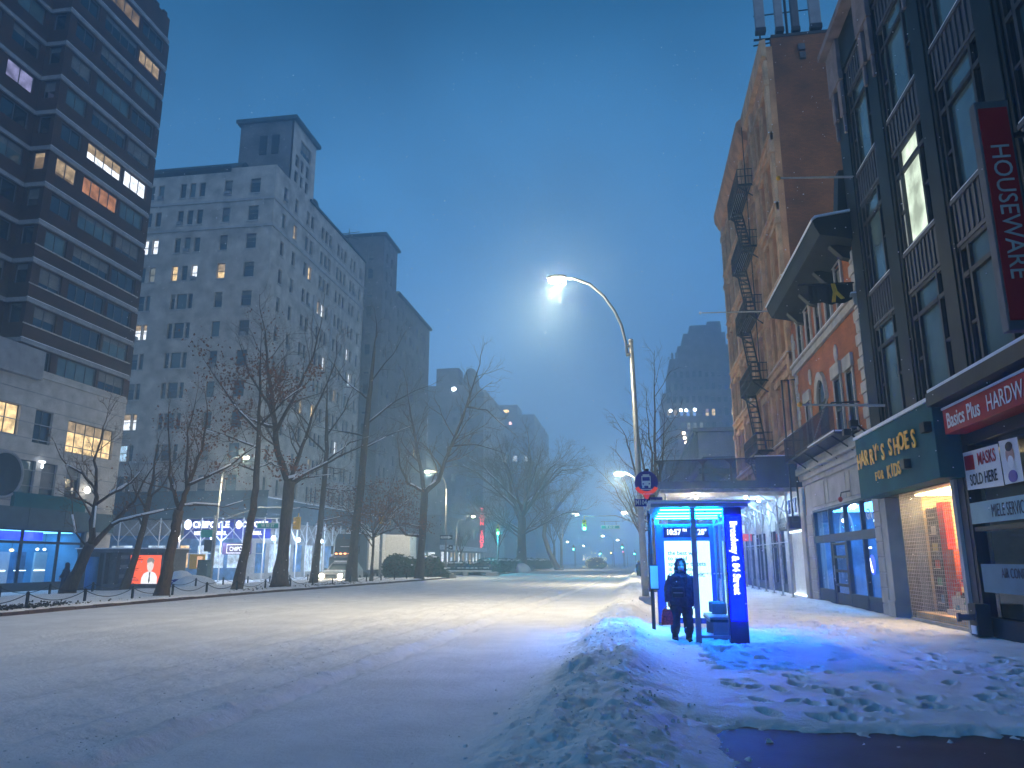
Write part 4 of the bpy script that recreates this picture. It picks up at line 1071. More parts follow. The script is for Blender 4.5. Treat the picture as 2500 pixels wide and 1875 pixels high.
b = MB(); b.box(7.84, 37.8, 3.84, 7.87, 41.3, 4.68); b.build('backing', M['white'], s)
M['glow_b'] = emit('shop_glow_blue', (0.12, 0.36, 0.9), 0.45, 0.5, 1.2)
M['glow_w'] = emit('shop_glow_white', (0.62, 0.8, 1.0), 0.9, 0.5, 1.5)
M['glow_o'] = emit('shop_glow_orange', (1.0, 0.66, 0.35), 0.95, 0.5, 1.5)
for (a0, a1, z1, g, n) in ((42.2, 47.0, 3.3, 'glow_b', 4), (48.0, 52.0, 3.3, 'glow_b', 3), (52.8, 56.8, 3.4, 'glow_o', 3)):
    b = MB(); f.box(b, a0, a1, 0.05, z1, 1.3, 1.35); b.build('shop_interior', M[g], R3)
    b = MB()
    for k in range(n + 1): y = a0 + (a1 - a0) * k / n; f.box(b, y - 0.05, y + 0.05, 0.05, z1, 0.05, 0.18)
    f.box(b, a0, a1, 2.4, 2.5, 0.06, 0.17); f.box(b, a0, a1, 0.05, 0.5, 0.06, 0.17); b.build('shop_front_frame', M['frame_d'], R3)
    for k in range(n):
        p = MB(); ya = a0 + (a1 - a0) * k / n + 0.05; yb = a0 + (a1 - a0) * (k + 1) / n - 0.05
        p.quad(f.pt(ya, 0.5, 0.12), f.pt(yb, 0.5, 0.12), f.pt(yb, z1, 0.12), f.pt(ya, z1, 0.12)); p.build('shop_pane', M['glass_c'], R3)
rr = random.Random(4)
for k in range(14):
    y = rr.uniform(42.4, 46.4); z = rr.uniform(0.6, 2.6); b = MB(); f.box(b, y, y + rr.uniform(0.15, 0.5), z, z + rr.uniform(0.1, 0.4), 0.8, 0.9)
    b.build('window_card', M['white'] if k % 3 else M['glow_w'], R3)
s = thing('projecting_sign', 'small red and white projecting shop sign under the shed', 'shop sign', (7.3, 51.5, 3.2))
b = MB(); b.box(6.4, 51.4, 2.9, 7.6, 51.6, 3.35); b.build('upper_panel', emit('sign_red', (0.9, 0.12, 0.1), 0.7), s); b = MB(); b.box(6.4, 51.4, 3.4, 7.2, 51.6, 3.9); b.build('lower_panel', M['glow_w'], s); b = MB(); b.tube([(7.4, 51.5, 3.3), (7.9, 51.5, 3.3)], 0.04); b.build('bracket', M['iron'], s)

# ---- buildings further along the right side
R5 = thing('low_row_building', 'low dark roofed row building with pale gable wall beyond the shed', 'building', (FX, 66, 0))
f5 = Face('W', FX)
b = MB(); b.box(FX + 0.02, 64, 0, FX + 14, 92, 8.6); b.build('core', M['brick_b'], R5)
h5 = [(y, y + 1.2, z, z + 1.9) for y in (66, 69, 72, 75, 78, 81, 84, 87) for z in (1.5, 5.2)]
b = MB(); f5.wall(b, 64, 92, 0, 8.6, h5, 0.25); b.build('wall', M['brick_b'], R5); windows(R5, f5, h5, lambda i, h: 'glass_d', 0.2)
b = MB(); b.prism([(5.6, 63.6), (9.5, 63.6), (9.5, 92.4), (5.6, 92.4)], 'z', 8.6, 9.0); b.build('roof_slab', M['shed'], R5)
b = MB(); b.prism([(63.5, 9.0), (92, 9.0), (92, 10.3), (66, 10.3)], 'x', 6.2, 14); b.build('roof', M['frame_d'], R5)
b = MB(); b.prism([(8.3, 5.5), (FX + 14, 5.5), (FX + 14, 9.6), (10.3, 9.6), (9.4, 9.0)], 'y', 62.0, 62.4); b.build('gable', M['limestone'], R5)
R4 = thing('stepped_tower', 'hazy stepped tower with lit floors rising behind the shed', 'building', (15, 190, 0))
fs = Face('S', 190)
hs = []
for z in np.arange(6, 41, 3.4):
    for x in np.arange(9.8, 28.5, 1.55): hs.append((float(x), float(x) + 0.85, float(z), float(z) + 1.8))
b = MB(); fs.wall(b, 8.9, 29.5, 0, 42.6, hs, 0.25); b.box(8.9, 190.3, 0, 29.5, 215, 42.5); b.build('wall', M['brick_b'], R4)


def g4(i, h):
    if 36 < h[2] < 37.5 and h[0] < 17: return 'lit_b'
    if 36 < h[2] < 37.5 and (19.0 < h[0] < 21.6 or 24.5 < h[0] < 26): return 'lit_y'
    if 32.5 < h[2] < 34 and 14 < h[0] < 18: return 'lit_g'
    return 'glass_d'


M['lit_b'] = emit('lit_window_blue', (0.25, 0.5, 1.0), 0.9, 0.4, 1.0)
windows(R4, fs, hs, g4, 0.2)
for (x0, x1, z0, z1, y) in ((11.0, 29.5, 42.6, 51.6, 190.4), (13.2, 27.8, 51.6, 55.0, 190.8), (14.8, 25.2, 55.0, 58.4, 191.2), (16.5, 24.4, 58.4, 60.6, 191.6), (21.0, 24.3, 60.6, 61.6, 192)):
    hh = []
    if z1 - z0 > 6:
        for z in np.arange(z0 + 0.8, z1 - 2.4, 3.2):
            for x in np.arange(x0 + 0.8, x1 - 1.2, 1.55): hh.append((float(x), float(x) + 0.8, float(z), float(z) + 1.7))
    fq = Face('S', y); b = MB(); fq.wall(b, x0, x1, z0, z1, hh, 0.2); b.box(x0, y + 0.25, z0, x1, 214, z1); b.build('setback', M['brick_b'], R4); windows(R4, fq, hh, lambda i, h: 'glass_d', 0.18)
for x in (11.6, 12.6):
    b = MB(); b.box(x - 0.1, 190.5, 51.6, x + 0.4, 191.5, 53.2); b.build('buttress', M['brick_b'], R4)
for k, (x, z, c) in enumerate(((10.6, 38.0, 'w'), (13.1, 38.1, 'w'), (14.4, 38.0, 'w'), (16.5, 38.1, 'w'), (14.0, 29.9, 'y'), (13.7, 31.1, 'y'), (13.5, 32.3, 'y'), (17.0, 32.3, 'y'), (21.8, 32.3, 'y'))):
    s = thing('tower_light', ['bright white floodlight at the left end of the tower terrace', 'second bright white light along the tower terrace', 'third bright white light along the tower terrace', 'fourth bright white light along the tower terrace', 'lowest of three stacked warm lights below the tower windows', 'middle of three stacked warm lights below the tower windows', 'top of three stacked warm lights below the tower windows', 'single warm light right of the three stacked lights', 'rightmost warm light low on the tower beside the tan building'][k], 'light', (x, 189.4, z), 'lights on the tower')
    b = MB(); b.ell((x, 189.3, z), (0.42, 0.3, 0.42), 10, 6); b.build('lens', emit('tower_light_%d' % k, (0.85, 0.93, 1.0) if c == 'w' else (1.0, 0.72, 0.5), 9), s); b = MB(); b.box(x - 0.3, 189.5, z - 0.3, x + 0.3, 190, z + 0.3); b.build('housing', M['iron'], s)
R6 = thing('plain_block', 'plain hazy block far down the street beyond the pavement trees', 'building', (FX, 250, 0))
f6 = Face('W', 8.6); h6 = [(float(y), float(y) + 1.4, float(z), float(z) + 2) for y in np.arange(102, 186, 5) for z in np.arange(5, 16, 4)]
b = MB(); f6.wall(b, 100, 187, 0, 18, h6, 0.25); b.box(8.9, 100, 0, 26, 187, 17.9); b.build('wall', M['brick_b'], R6); windows(R6, f6, h6, lambda i, h: 'lit_y' if i % 11 == 3 else 'glass_d', 0.2)
b = MB(); b.box(8.3, 99.8, 18, 26, 187.2, 18.5); b.build('parapet', M['brick_b'], R6)
# ================================================================== LEFT SIDE
LX = -42.0
# ---- brown brick tower on a stone base
L1 = thing('brick_tower', 'dark brown brick apartment tower with pale floor bands over a stone base', 'building', (LX, 48, -0.4))
fa = Face('E', LX); fb = Face('E', LX - 1.7); fr_ = Face('S', 45.3)
ZB = 14.6
nb = 12
band = [17.0 + 2.985 * k for k in range(nb)]
for k in range(nb):
    z1 = band[k] - 0.38; z0 = z1 - 1.45               # window strip under each band
    zb = (band[k - 1]) if k else ZB
    hA = [(46.1, 48.3, z0, z1, 0, 1), (49.0, 53.2, z0, z1, 0, 3), (53.5, 56.6, z0, z1, 0, 2)]
    hB = [(33.5, 36.2, z0, z1, 0, 1), (38.4, 41.2, z0, z1, 0, 1), (42.2, 44.8, z0, z1, 0, 1)]
    hR = [(-43.35, -42.35, z0, z1, 0, 0)]
    b = MB(); fa.wall(b, 45.3, 57.0, zb, band[k], hA, 0.22); fb.wall(b, 28, 45.3, zb, band[k], hB, 0.22); fr_.wall(b, LX - 1.7, LX, zb, band[k], hR, 0.22)
    b.build('wall', M['brick_d'], L1)

    def gl(i, h, k=k):
        if k == 6 and 48 < h[0] < 54: return 'lit_w'
        if k == 5 and h[0] == 46.1: return 'lit_y2'
        if k == 5 and h[0] == 49.0: return 'lit_o'
        if k == 10 and h[0] > 53: return 'lit_o2'
        if k == 11 and h[0] == 49.0: return 'lit_y2'
        if k == 7 and h[0] == 42.2: return 'lit_v'
        return 'glass_t' if (i * 5 + k * 3) % 4 == 1 else 'glass_d'
    M.setdefault('lit_y2', emit('lit_window_faint', (0.75, 0.52, 0.32), 0.26, 0.5, 1.0))
    M.setdefault('lit_o2', emit('lit_window_rust', (0.6, 0.32, 0.24), 0.16, 0.5, 1.0))
    M.setdefault('lit_v', emit('lit_window_violet', (0.5, 0.5, 0.9), 0.5, 0.5, 1.0))
    M['lit_w2'] = M['lit_w']
    windows(L1, fa, hA, gl, 0.2, 'frame_g', 0); windows(L1, fb, hB, gl, 0.2, 'frame_g', 0); windows(L1, fr_, hR, lambda i, h: 'lit_y2' if k == 5 else 'glass_d', 0.2, 'frame_g', 0)
    b = MB(); fa.box(b, 45.15, 57.12, band[k] - 0.32, band[k], -0.14, 0.0); fb.box(b, 28, 45.15, band[k] - 0.32, band[k], -0.14, 0.0); b.box(LX - 1.56, 45.16, band[k] - 0.319, LX, 45.3, band[k] - 0.001)
    b.build('floor_band', M['band'], L1)
    b = MB(); fa.box(b, 45.2, 57.0, band[k], band[k] + 0.05, -0.12, 0.0); b.build('band_snow', M['snow'], L1)
    if k < 4:
        b = MB(); fa.box(b, 45.2, 57.05, z0 - 0.1, z0 - 0.02, -0.06, 0.0); b.build('sill_line', M['whitestone'], L1)
    b = MB(); b.box(LX - 6, 57.0, zb, LX, 57.35, band[k] - 0.35); b.build('end_wall', M['brick_d'], L1)
zt = band[-1]
b = MB(); fa.box(b, 45.3, 57.0, zt, zt + 2.3, 0.0, 0.4); fb.box(b, 28, 45.3, zt, zt + 2.3, 0.0, 0.4); b.box(LX - 1.7, 45.3, zt, LX - 0.4, 45.7, zt + 2.3); b.build('parapet', M['brick_d'], L1)
for k in range(9): b = MB(); fa.box(b, 46 + k * 1.25, 46.55 + k * 1.25, zt + 2.3, zt + 2.65, 0.0, 0.35); b.build('parapet_block', M['brick_d'], L1)
b = MB(); b.box(LX - 14, 28, ZB, LX - 2.0, 57, zt + 0.5); b.build('core', M['black'], L1)
# stone base
hbase = [(44.0, 46.2, 10.2, 12.3, 0, 1), (47.6, 49.3, 9.9, 12.3, 0, 1), (50.9, 56.2, 9.7, 12.1, 0, 4), (40.0, 42.5, 10.2, 12.3, 0, 1),
         (46.8, 48.3, 5.2, 8.6, 0, 0), (48.9, 50.4, 5.2, 8.6, 0, 0), (51.4, 52.9, 5.2, 8.6, 0, 0)]
b = MB(); fa.wall(b, 28, 57.0, 4.75, ZB, hbase, 0.3); b.box(LX - 8, 57.0, -0.5, LX, 57.2, ZB); b.build('base_wall', M['limestone'], L1)
windows(L1, fa, hbase, lambda i, h: 'lit_y' if i in (0, 2) else ('glass_t' if i == 4 else 'glass_d'), 0.25)
for k in range(8):
    b = MB(); fa.box(b, 28, 57.05, 5.7 + 1.1 * k, 5.76 + 1.1 * k, -0.02, 0.0); b.build('joint_course', M['band'], L1)
b = MB(); fa.box(b, 28, 57.1, ZB, ZB + 0.45, -0.12, 0.5); b.build('base_coping', M['limestone'], L1)
b = MB(); b.box(LX - 1.6, 28, ZB + 0.45, LX - 0.1, 57.0, ZB + 0.55); b.build('terrace_snow', M['snow'], L1)
b = MB(); fa.box(b, 40, 47.2, 14.3, 16.4, -0.5, 0.1); b.build('terrace_wall', M['band'], L1)
b = MB(); b.poly([fa.pt(45.6 + 1.5 * math.cos(a), 7.4 + 1.5 * math.sin(a), -0.05) for a in [2 * math.pi * k / 28 for k in range(28)]]); b.build('round_window', M['glass_d'], L1)
b = MB(); b.tube([fa.pt(45.6 + 1.55 * math.cos(a), 7.4 + 1.55 * math.sin(a), -0.05) for a in [2 * math.pi * k / 28 for k in range(29)]], 0.1, 6); b.build('round_window_frame', M['band'], L1)
b = MB(); fa.box(b, 44.8, 57.0, 3.85, 5.3, -0.35, 0.0)
for y in (47.9, 51.4, 54.2): fa.box(b, y, y + 0.08, 3.9, 5.3, -0.38, -0.35)
b.build('fascia', M['shed_g'], L1)
b = MB(); fa.box(b, 46.5, 53.5, 5.3, 6.3, -0.3, 0.0); b.build('upper_fascia', M['teal'], L1)
# blue lit glass shop front
b = MB(); ym = [34, 37.5, 41.2, 44.6, 48.0, 51.5, 54.0]
for y in ym: fa.box(b, y - 0.07, y + 0.07, 0.1, 3.85, -0.05, 0.12)
fa.box(b, 28, 54.0, 2.85, 3.02, -0.04, 0.11); fa.box(b, 28, 54, 3.75, 3.85, -0.04, 0.11)
b.build('shop_front_frame', M['black'], L1)
b = MB(); fa.box(b, 28, 54.2, -0.5, 0.18, -0.08, 0.3); b.build('shop_base', M['frame_d'], L1)
for i in range(len(ym) - 1):
    for za, zb in ((0.18, 2.85), (3.02, 3.75)):
        p = MB(); p.quad(fa.pt(ym[i] + 0.07, za, 0.05), fa.pt(ym[i + 1] - 0.07, za, 0.05), fa.pt(ym[i + 1] - 0.07, zb, 0.05), fa.pt(ym[i] + 0.07, zb, 0.05)); p.build('shop_pane', M['glass_c'], L1)
M['bank_room'] = mat('blue_lobby_wall', (0.16, 0.36, 0.55), 0.8, 0.3, 0.6)
b = MB(); b.box(LX - 5.1, 33, -0.1, LX - 5, 54, 3.8); b.box(LX - 5, 54, -0.1, LX - 0.2, 54.1, 3.8); b.box(LX - 5, 33, -0.15, LX - 0.2, 54, -0.05); b.build('shop_room', M['bank_room'], L1)
b = MB(); b.box(LX - 4.6, 34, 3.70, LX - 0.6, 53.6, 3.76); b.build('shop_light_panel', emit('lobby_light', (0.16, 0.58, 1.0), 3.4), L1)
b = MB(); b.box(LX - 0.75, 42, 3.1, LX - 0.6, 50.6, 3.7); b.build('blue_light_strip', emit('lobby_blue', (0.03, 0.06, 1.0), 2.6, 0.5, 0.9), L1)
for k, y in enumerate((44.2, 46.6, 48.9, 50.8, 52.7)):
    s = thing('lobby_partition', ['nearest pale partition inside the blue lit shop front', 'second pale partition inside the blue lit shop front', 'pale partition with bright edge near the middle of the blue shop', 'fourth partition in the blue lit shop front', 'farthest partition near the tree in the blue lit shop front'][k], 'partition', (LX - 2.4, y, -0.05), 'partitions in the blue lit shop')
    b = MB(); b.box(LX - 2.5 - 0.4 * (k % 2), y - 0.5, -0.05, LX - 2.35, y + 0.5 + 0.2 * (k % 3), 2.3); b.build('panel', M['blue_room'] if k % 2 else M['white'], s)
    b = MB(); b.box(LX - 2.34, y - 0.5, 0.95, LX - 2.3, y + 0.6, 1.0); b.build('edge_light', emit('edge_light_%d' % k, (0.7, 0.9, 1.0), 4), s)
for k, (y, z) in enumerate(((46.8, 2.45), (48.9, 2.4), (51.3, 2.5), (52.0, 2.5))):
    s = thing('lobby_lamp', ['pale round lamp at the near end of the blue lobby', 'yellow lamp in the blue lobby beside the mullion', 'pale lamp left of the far lobby mullion', 'pale lamp right of the far lobby mullion'][k], 'lamp', (LX - 1.5, y, z), 'lamps in the blue lobby')
    b = MB(); b.ell((LX - 1.5, y, z), (0.12, 0.18 if k == 1 else 0.12, 0.1)); b.build('globe', emit('lobby_lamp_%d' % k, (1.0, 0.85, 0.3) if k == 1 else (0.8, 0.95, 1.0), 3.5), s); b = MB(); b.tube([(LX - 1.5, y, z), (LX - 1.5, y, 3.7)], 0.015); b.build('cord', M['black'], s)
b = MB(); fa.box(b, 54.2, 57.0, -0.5, 4.7, -0.15, 0.2); b.build('corner_pier', M['limestone'], L1, bevel=0.03)
s = thing('wall_lamp', 'bright wall lamp on the tower base behind the forked tree', 'lamp', (LX, 53.4, 7.0)); p_ = fa.pt(53.4, 7.0, -0.35)
b = MB(); b.ell(p_, (0.22, 0.22, 0.25)); b.build('globe', emit('wall_lamp', (1.0, 0.93, 0.8), 12), s); b = MB(); b.tube([fa.pt(53.4, 7.0, 0.0), p_], 0.05); b.build('arm', M['iron'], s)
s = thing('entrance_lamp', 'small bright white lamp between the dark base windows', 'lamp', (LX, 48.6, 8.8)); p_ = fa.pt(48.6, 8.55, -0.25)
b = MB(); b.box(p_[0] - 0.06, p_[1] - 0.3, p_[2], p_[0] + 0.06, p_[1] + 0.2, p_[2] + 0.12); b.box(p_[0] - 0.05, p_[1] - 0.05, p_[2] - 0.4, p_[0] + 0.05, p_[1] + 0.05, p_[2]); b.build('lamp_head', emit('entrance_lamp', (0.9, 0.96, 1.0), 5), s)

# ---- pale apartment house across the side street
L2 = thing('apartment_house', 'pale stone prewar apartment house with rooftop tower across the side street', 'building', (LX, 95, -0.4))
YS_, YE = 80.0, 112.4; ZR = 49.6
fS = Face('S', YS_); fE = Face('E', LX)
zrow = [46.0 - 3.68 * k for k in range(11)]
hS = []; hE = []
for r_, z in enumerate(zrow):
    tall = 1.95
    for x, w in ((-44.6, 1.35), (-48.2, 1.05)): hS.append((x - w / 2, x + w / 2, z, z + tall))
    for g in (-53.0, -58.6, -64.2):
        for k in (-1, 0, 1):
            w = 0.8 if r_ < 4 else (1.35 if k == 0 else 0.6)
            o_ = 1.3 * k if r_ < 4 else 1.15 * k
            hS.append((g + o_ - w / 2, g + o_ + w / 2, z, z + tall))
    for y in (83.0, 86.3, 89.9, 91.4, 95.0, 96.4, 97.8, 101.0, 102.4, 103.8, 106.4, 107.8, 110.4): hE.append((y - 0.5, y + 0.5, z, z + tall))
b = MB(); fS.wall(b, -70, LX, -0.5, ZR, hS, 0.3); b.build('side_wall', M['brick_l'], L2)
b = MB(); fE.wall(b, YS_, YE, -0.5, ZR, hE, 0.3); b.build('street_wall', M['brick_l'], L2)
b = MB(); b.box(-70, YE - 0.4, -0.5, LX, YE, ZR); b.box(-69.5, YS_ + 0.4, ZR - 1, LX - 0.4, YE - 0.4, ZR - 0.5); b.build('rear_wall', M['brick_l'], L2)
litS = {14: 'lit_w'}
rr = random.Random(8)


def gS(i, h):
    r_ = i // 11; c = i % 11
    if r_ == 2 and c in (5, 6, 7): return 'lit_w'
    if r_ == 3 and c in (1, 2, 4, 5, 7): return {1: 'lit_y', 2: 'lit_y', 4: 'lit_w', 5: 'lit_g', 7: 'lit_g'}[c]
    if r_ == 5 and c in (5, 6, 7): return 'lit_w'
    if r_ == 8 and c in (5, 6, 7): return 'lit_w'
    if r_ == 9 and c in (5, 6): return 'lit_b2'
    return ('glass_t' if (i * 7 + r_) % 4 == 1 else 'glass_d')


M['lit_b2'] = emit('lit_window_pale_blue', (0.5, 0.75, 1.0), 1.0, 0.5, 1.5)


def gE(i, h):
    r_ = i // 13; c = i % 13
    if (r_, c) in ((1, 1), (7, 3), (7, 4), (2, 3)): return 'lit_y'
    if (r_, c) in ((3, 4), (3, 5), (5, 6), (4, 10), (5, 11), (8, 9), (9, 7)): return 'lit_w'
    if (r_, c) in ((6, 8), (9, 4)): return 'lit_g'
    return ('glass_t' if (i * 5 + r_) % 5 == 1 else 'glass_d')


windows(L2, fS, hS, gS, 0.26, 'frame_g'); windows(L2, fE, hE, gE, 0.26, 'frame_g')
for k, h in enumerate(hS + hE):
    if k % 6 == 1 and h[1] - h[0] > 0.7:
        F_ = fS if k < len(hS) else fE
        b = MB(); c = (h[0] + h[1]) / 2; F_.box(b, c - 0.32, c + 0.32, h[2] + 0.02, h[2] + 0.42, -0.25, 0.15); b.build('air_conditioner', M['band'], L2)
b = MB()
for h in hS: fS.box(b, h[0] - 0.1, h[1] + 0.1, h[2] - 0.16, h[2] - 0.01, -0.1, 0.0)
for h in hE: fE.box(b, h[0] - 0.1, h[1] + 0.1, h[2] - 0.16, h[2] - 0.01, -0.1, 0.0)
o = b.build('window_sills', M['limestone'], L2); o['kind'] = 'stuff'
for z in (45.0, 41.4, 12.6, 8.4):
    b = MB(); fS.box(b, -70, LX + 0.15, z, z + 0.28, -0.18, 0.0); fE.box(b, YS_, YE, z + 0.002, z + 0.278, -0.18, 0.0); b.build('belt_course', M['limestone'], L2)
b = MB(); b.prism([(YS_, ZR - 0.5), (YS_ - 0.4, ZR - 0.2), (YS_ - 0.4, ZR + 0.15), (YS_, ZR + 0.15)], 'x', -70, -48); b.build('cornice', M['metal_face'], L2); b = MB(); fE.box(b, YS_ + 10, YE, ZR, ZR + 0.3, -0.25, 0.3); b.build('cornice', M['metal_face'], L2)
b = MB(); b.prism([(YS_ + 0.1, ZR), (YS_ + 3.2, ZR + 2.6), (YS_ + 4.0, ZR + 2.6), (YS_ + 4.0, ZR)], 'x', -70, -48); b.build('mansard_roof', M['shed_g'], L2)
b = MB()                                              # ornamental columns on the street front
for y in (99.4, 105.2, 93.2):
    for z in zrow[3:7]: fE.box(b, y - 0.22, y + 0.22, z - 1.5, z + 2.1, -0.22, 0.0)
o = b.build('pilaster_strips', M['limestone'], L2); o['kind'] = 'stuff'
# rooftop tower
tw = Face('E', LX + 0.02); th = [(84.9, 85.9, 52.2, 53.9), (86.6, 87.5, 52.2, 53.9), (88.2, 89.1, 52.2, 53.9), (86.2, 89.4, 54.6, 56.7, 0, 2), (84.9, 85.9, 50.0, 51.6), (86.6, 87.5, 50.0, 51.6), (88.2, 89.1, 50.0, 51.6)]
b = MB(); tw.wall(b, 83.9, 91.0, ZR, 58.2, th, 0.3); b.build('tower_street_wall', M['brick_l'], L2); windows(L2, tw, th, lambda i, h: 'glass_d', 0.26)
b = MB(); b.box(-49.5, 83.9, ZR, LX - 0.3, 91.0, 58.2); b.build('tower_core', M['brick_b'], L2)
b = MB(); b.box(-50.0, 83.4, 58.2, LX + 0.5, 91.5, 58.7); b.build('tower_roof', M['shed_g'], L2)
b = MB(); b.box(-46.6, 83.75, 53.5, -45.6, 83.88, 56.2); b.build('tower_vent', M['metal_face'], L2); b = MB(); b.box(-44.9, 83.75, 53.5, -43.9, 83.88, 56.2); b.build('tower_vent', M['metal_face'], L2)
s = thing('rooftop_aerial', 'thin black rooftop aerial on the pale apartment house', 'antenna', (LX - 0.5, 106, ZR)); b = MB(); b.tube([(LX - 0.5, 106, ZR), (LX - 0.5, 106, ZR + 3.2)], 0.06); b.tube([(LX - 2.0, 106, ZR + 2.4), (LX + 1.2, 106, ZR + 2.6)], 0.06); b.tube([(LX - 1.6, 105, ZR + 1.8), (LX + 0.6, 107.2, ZR + 1.9)], 0.06); b.build('mast', M['iron'], s)
b = MB(); b.ell((LX - 0.8, 92.6, ZR + 0.6), (0.9, 0.9, 1.1)); b.build('roof_dome', M['shed'], L2, smooth=True)
# ---- scaffold shed round its foot
s2 = thing('corner_shed', 'teal boarded scaffold shed wrapped round the apartment house corner', 'scaffold', (LX, 80, -0.4))
b = MB(); b.box(-66, 76.2, 6.3, LX + 3.9, 76.3, 8.9); b.box(-66, 76.18, 8.9, LX + 3.95, 76.36, 9.0); b.build('side_boards', M['shed_g'], s2)
b = MB(); b.box(LX + 3.8, 76.3, 6.3, LX + 3.9, 112, 8.2); b.build('street_boards', M['shed_g'], s2)
b = MB(); b.box(LX + 3.7, 76.3, 8.2, LX + 3.95, 112, 8.32); b.build('board_snow', M['snow'], s2)
b = MB(); b.box(-66, 76.3, 6.15, LX + 3.8, 79.9, 6.3); b.box(LX + 0.1, 79.9, 6.15, LX + 3.8, 112, 6.3); b.build('deck', M['shed_g'], s2)
for k in range(12):
    x = LX + 3.7 - 2.4 * k; b = MB(); b.tube([(x, 76.4, -0.45), (x, 76.4, 6.15)], 0.07, 6); b.build('pole', M['white'], s2)
    if k < 11: b = MB(); b.tube([(x, 76.4, 3.6), (x - 2.4, 76.4, 6.0)], 0.04, 5); b.tube([(x - 2.4, 76.4, 3.6), (x, 76.4, 6.0)], 0.04, 5); b.tube([(x, 76.4, 2.4), (x - 2.4, 76.4, 2.4)], 0.04, 5); b.build('cross_brace', M['white'], s2)
for k in range(1, 14):
    y = 76.4 + 2.7 * k; b = MB(); b.tube([(LX + 3.7, y, -0.45), (LX + 3.7, y, 6.15)], 0.07, 6); b.build('pole', M['white'], s2)
    if k < 13: b = MB(); b.tube([(LX + 3.7, y, 3.6), (LX + 3.7, y + 2.7, 6.0)], 0.04, 5); b.tube([(LX + 3.7, y + 2.7, 3.6), (LX + 3.7, y, 6.0)], 0.04, 5); b.build('cross_brace', M['white'], s2)
# restaurant signs under the shed
M['sign_lit'] = emit('sign_white', (0.85, 0.88, 1.0), 2.6)
M['sign_pur'] = mat('purple_sign', (0.10, 0.05, 0.12), 0.4, 0.1, 3)
for k, (x, y) in enumerate(((-45.2, 77.7), (-38.05, 84))):
    s = thing('restaurant_sign', ['white lit restaurant lettering under the shed near the signal pole', 'white lit restaurant lettering under the shed beside the big tree'][k], 'shop sign', (x, y, 5), 'restaurant signs under the corner shed')
    if k == 0:
        b = MB(); b.box(x - 3.1, 77.75, 4.0, x + 2.6, 77.9, 6.05); b.build('backing', M['blue_sign'], s); text(s, 'CHIPOTLE', 0.95, (x, 77.72, 5.45), (1, 0, 0), UP, M['sign_lit'], fat=0.03, sx=0.98, ext=0.03); text(s, 'MEXICAN GRILL', 0.52, (x, 77.72, 4.55), (1, 0, 0), UP, M['sign_lit'], fat=0.02, ext=0.03)
        b = MB(); b.poly([(x - 2.7 + 0.45 * math.cos(a), 77.7, 5.5 + 0.55 * math.sin(a)) for a in [2 * math.pi * i / 18 for i in range(18)]]); b.build('emblem', M['sign_lit'], s)
    else:
        xx = -40.2; b = MB(); b.box(xx - 2.2, 77.75, 4.0, xx + 1.9, 77.9, 6.05); b.build('backing', M['blue_sign'], s); text(s, 'CHIPOTLE', 0.80, (xx + 0.1, 77.72, 5.45), (1, 0, 0), UP, M['sign_lit'], fat=0.03, sx=0.8, ext=0.03); text(s, 'GRILL', 0.5, (xx + 0.3, 77.72, 4.55), (1, 0, 0), UP, M['sign_lit'], fat=0.02, ext=0.03)
        b = MB(); b.poly([(xx - 1.75 + 0.36 * math.cos(a), 77.7, 5.45 + 0.45 * math.sin(a)) for a in [2 * math.pi * i / 18 for i in range(18)]]); b.build('emblem', M['sign_lit'], s)
s = thing('boxed_sign', 'dark purple boxed restaurant sign low under the corner shed', 'shop sign', (-40.8, 75.9, 3)); b = MB(); b.box(-42.6, 75.9, 2.3, -39.4, 76.1, 3.5); b.build('box', M['sign_pur'], s); text(s, 'CHIPOTLE', 0.62, (-40.7, 75.88, 2.85), (1, 0, 0), UP, M['sign_lit'], sx=0.78)
b = MB(); b.tube([(-42.1, 75.88, 2.45), (-39.5, 75.88, 2.45), (-39.5, 75.88, 3.3), (-42.1, 75.88, 3.3), (-42.1, 75.88, 2.45)], 0.03, 4); b.build('outline', M['sign_lit'], s)
# restaurant front behind the poles
b = MB(); b.box(-64, 79.5, -0.4, -41.9, 79.9, 4.4); b.build('restaurant_front', M['blue_room'], L2)
for k, (x0, x1, g) in enumerate(((-47.5, -46.3, 'glow_w'), (-45.8, -44.4, 'glow_w'), (-49.6, -48.6, 'glow_o'), (-43.9, -42.6, 'glow_w'), (-53.5, -51.5, 'glow_w'), (-58, -55.5, 'glow_w'), (-62, -59.5, 'glow_w'))):
    b = MB(); b.box(x0, 79.42, 0.9, x1, 79.5, 3.3); b.box(x0 + 0.0, 79.40, 2.6, x1, 79.42, 2.7); b.build('restaurant_window', M[g], L2)
fE2 = Face('E', LX + 0.05)
for k in range(9):
    b = MB(); fE2.box(b, 82 + k * 3.3, 84.2 + k * 3.3, 0.3, 3.6, -0.06, 0.0); b.build('shop_window', M['glow_w'] if k % 3 else M['glow_b'], L2)
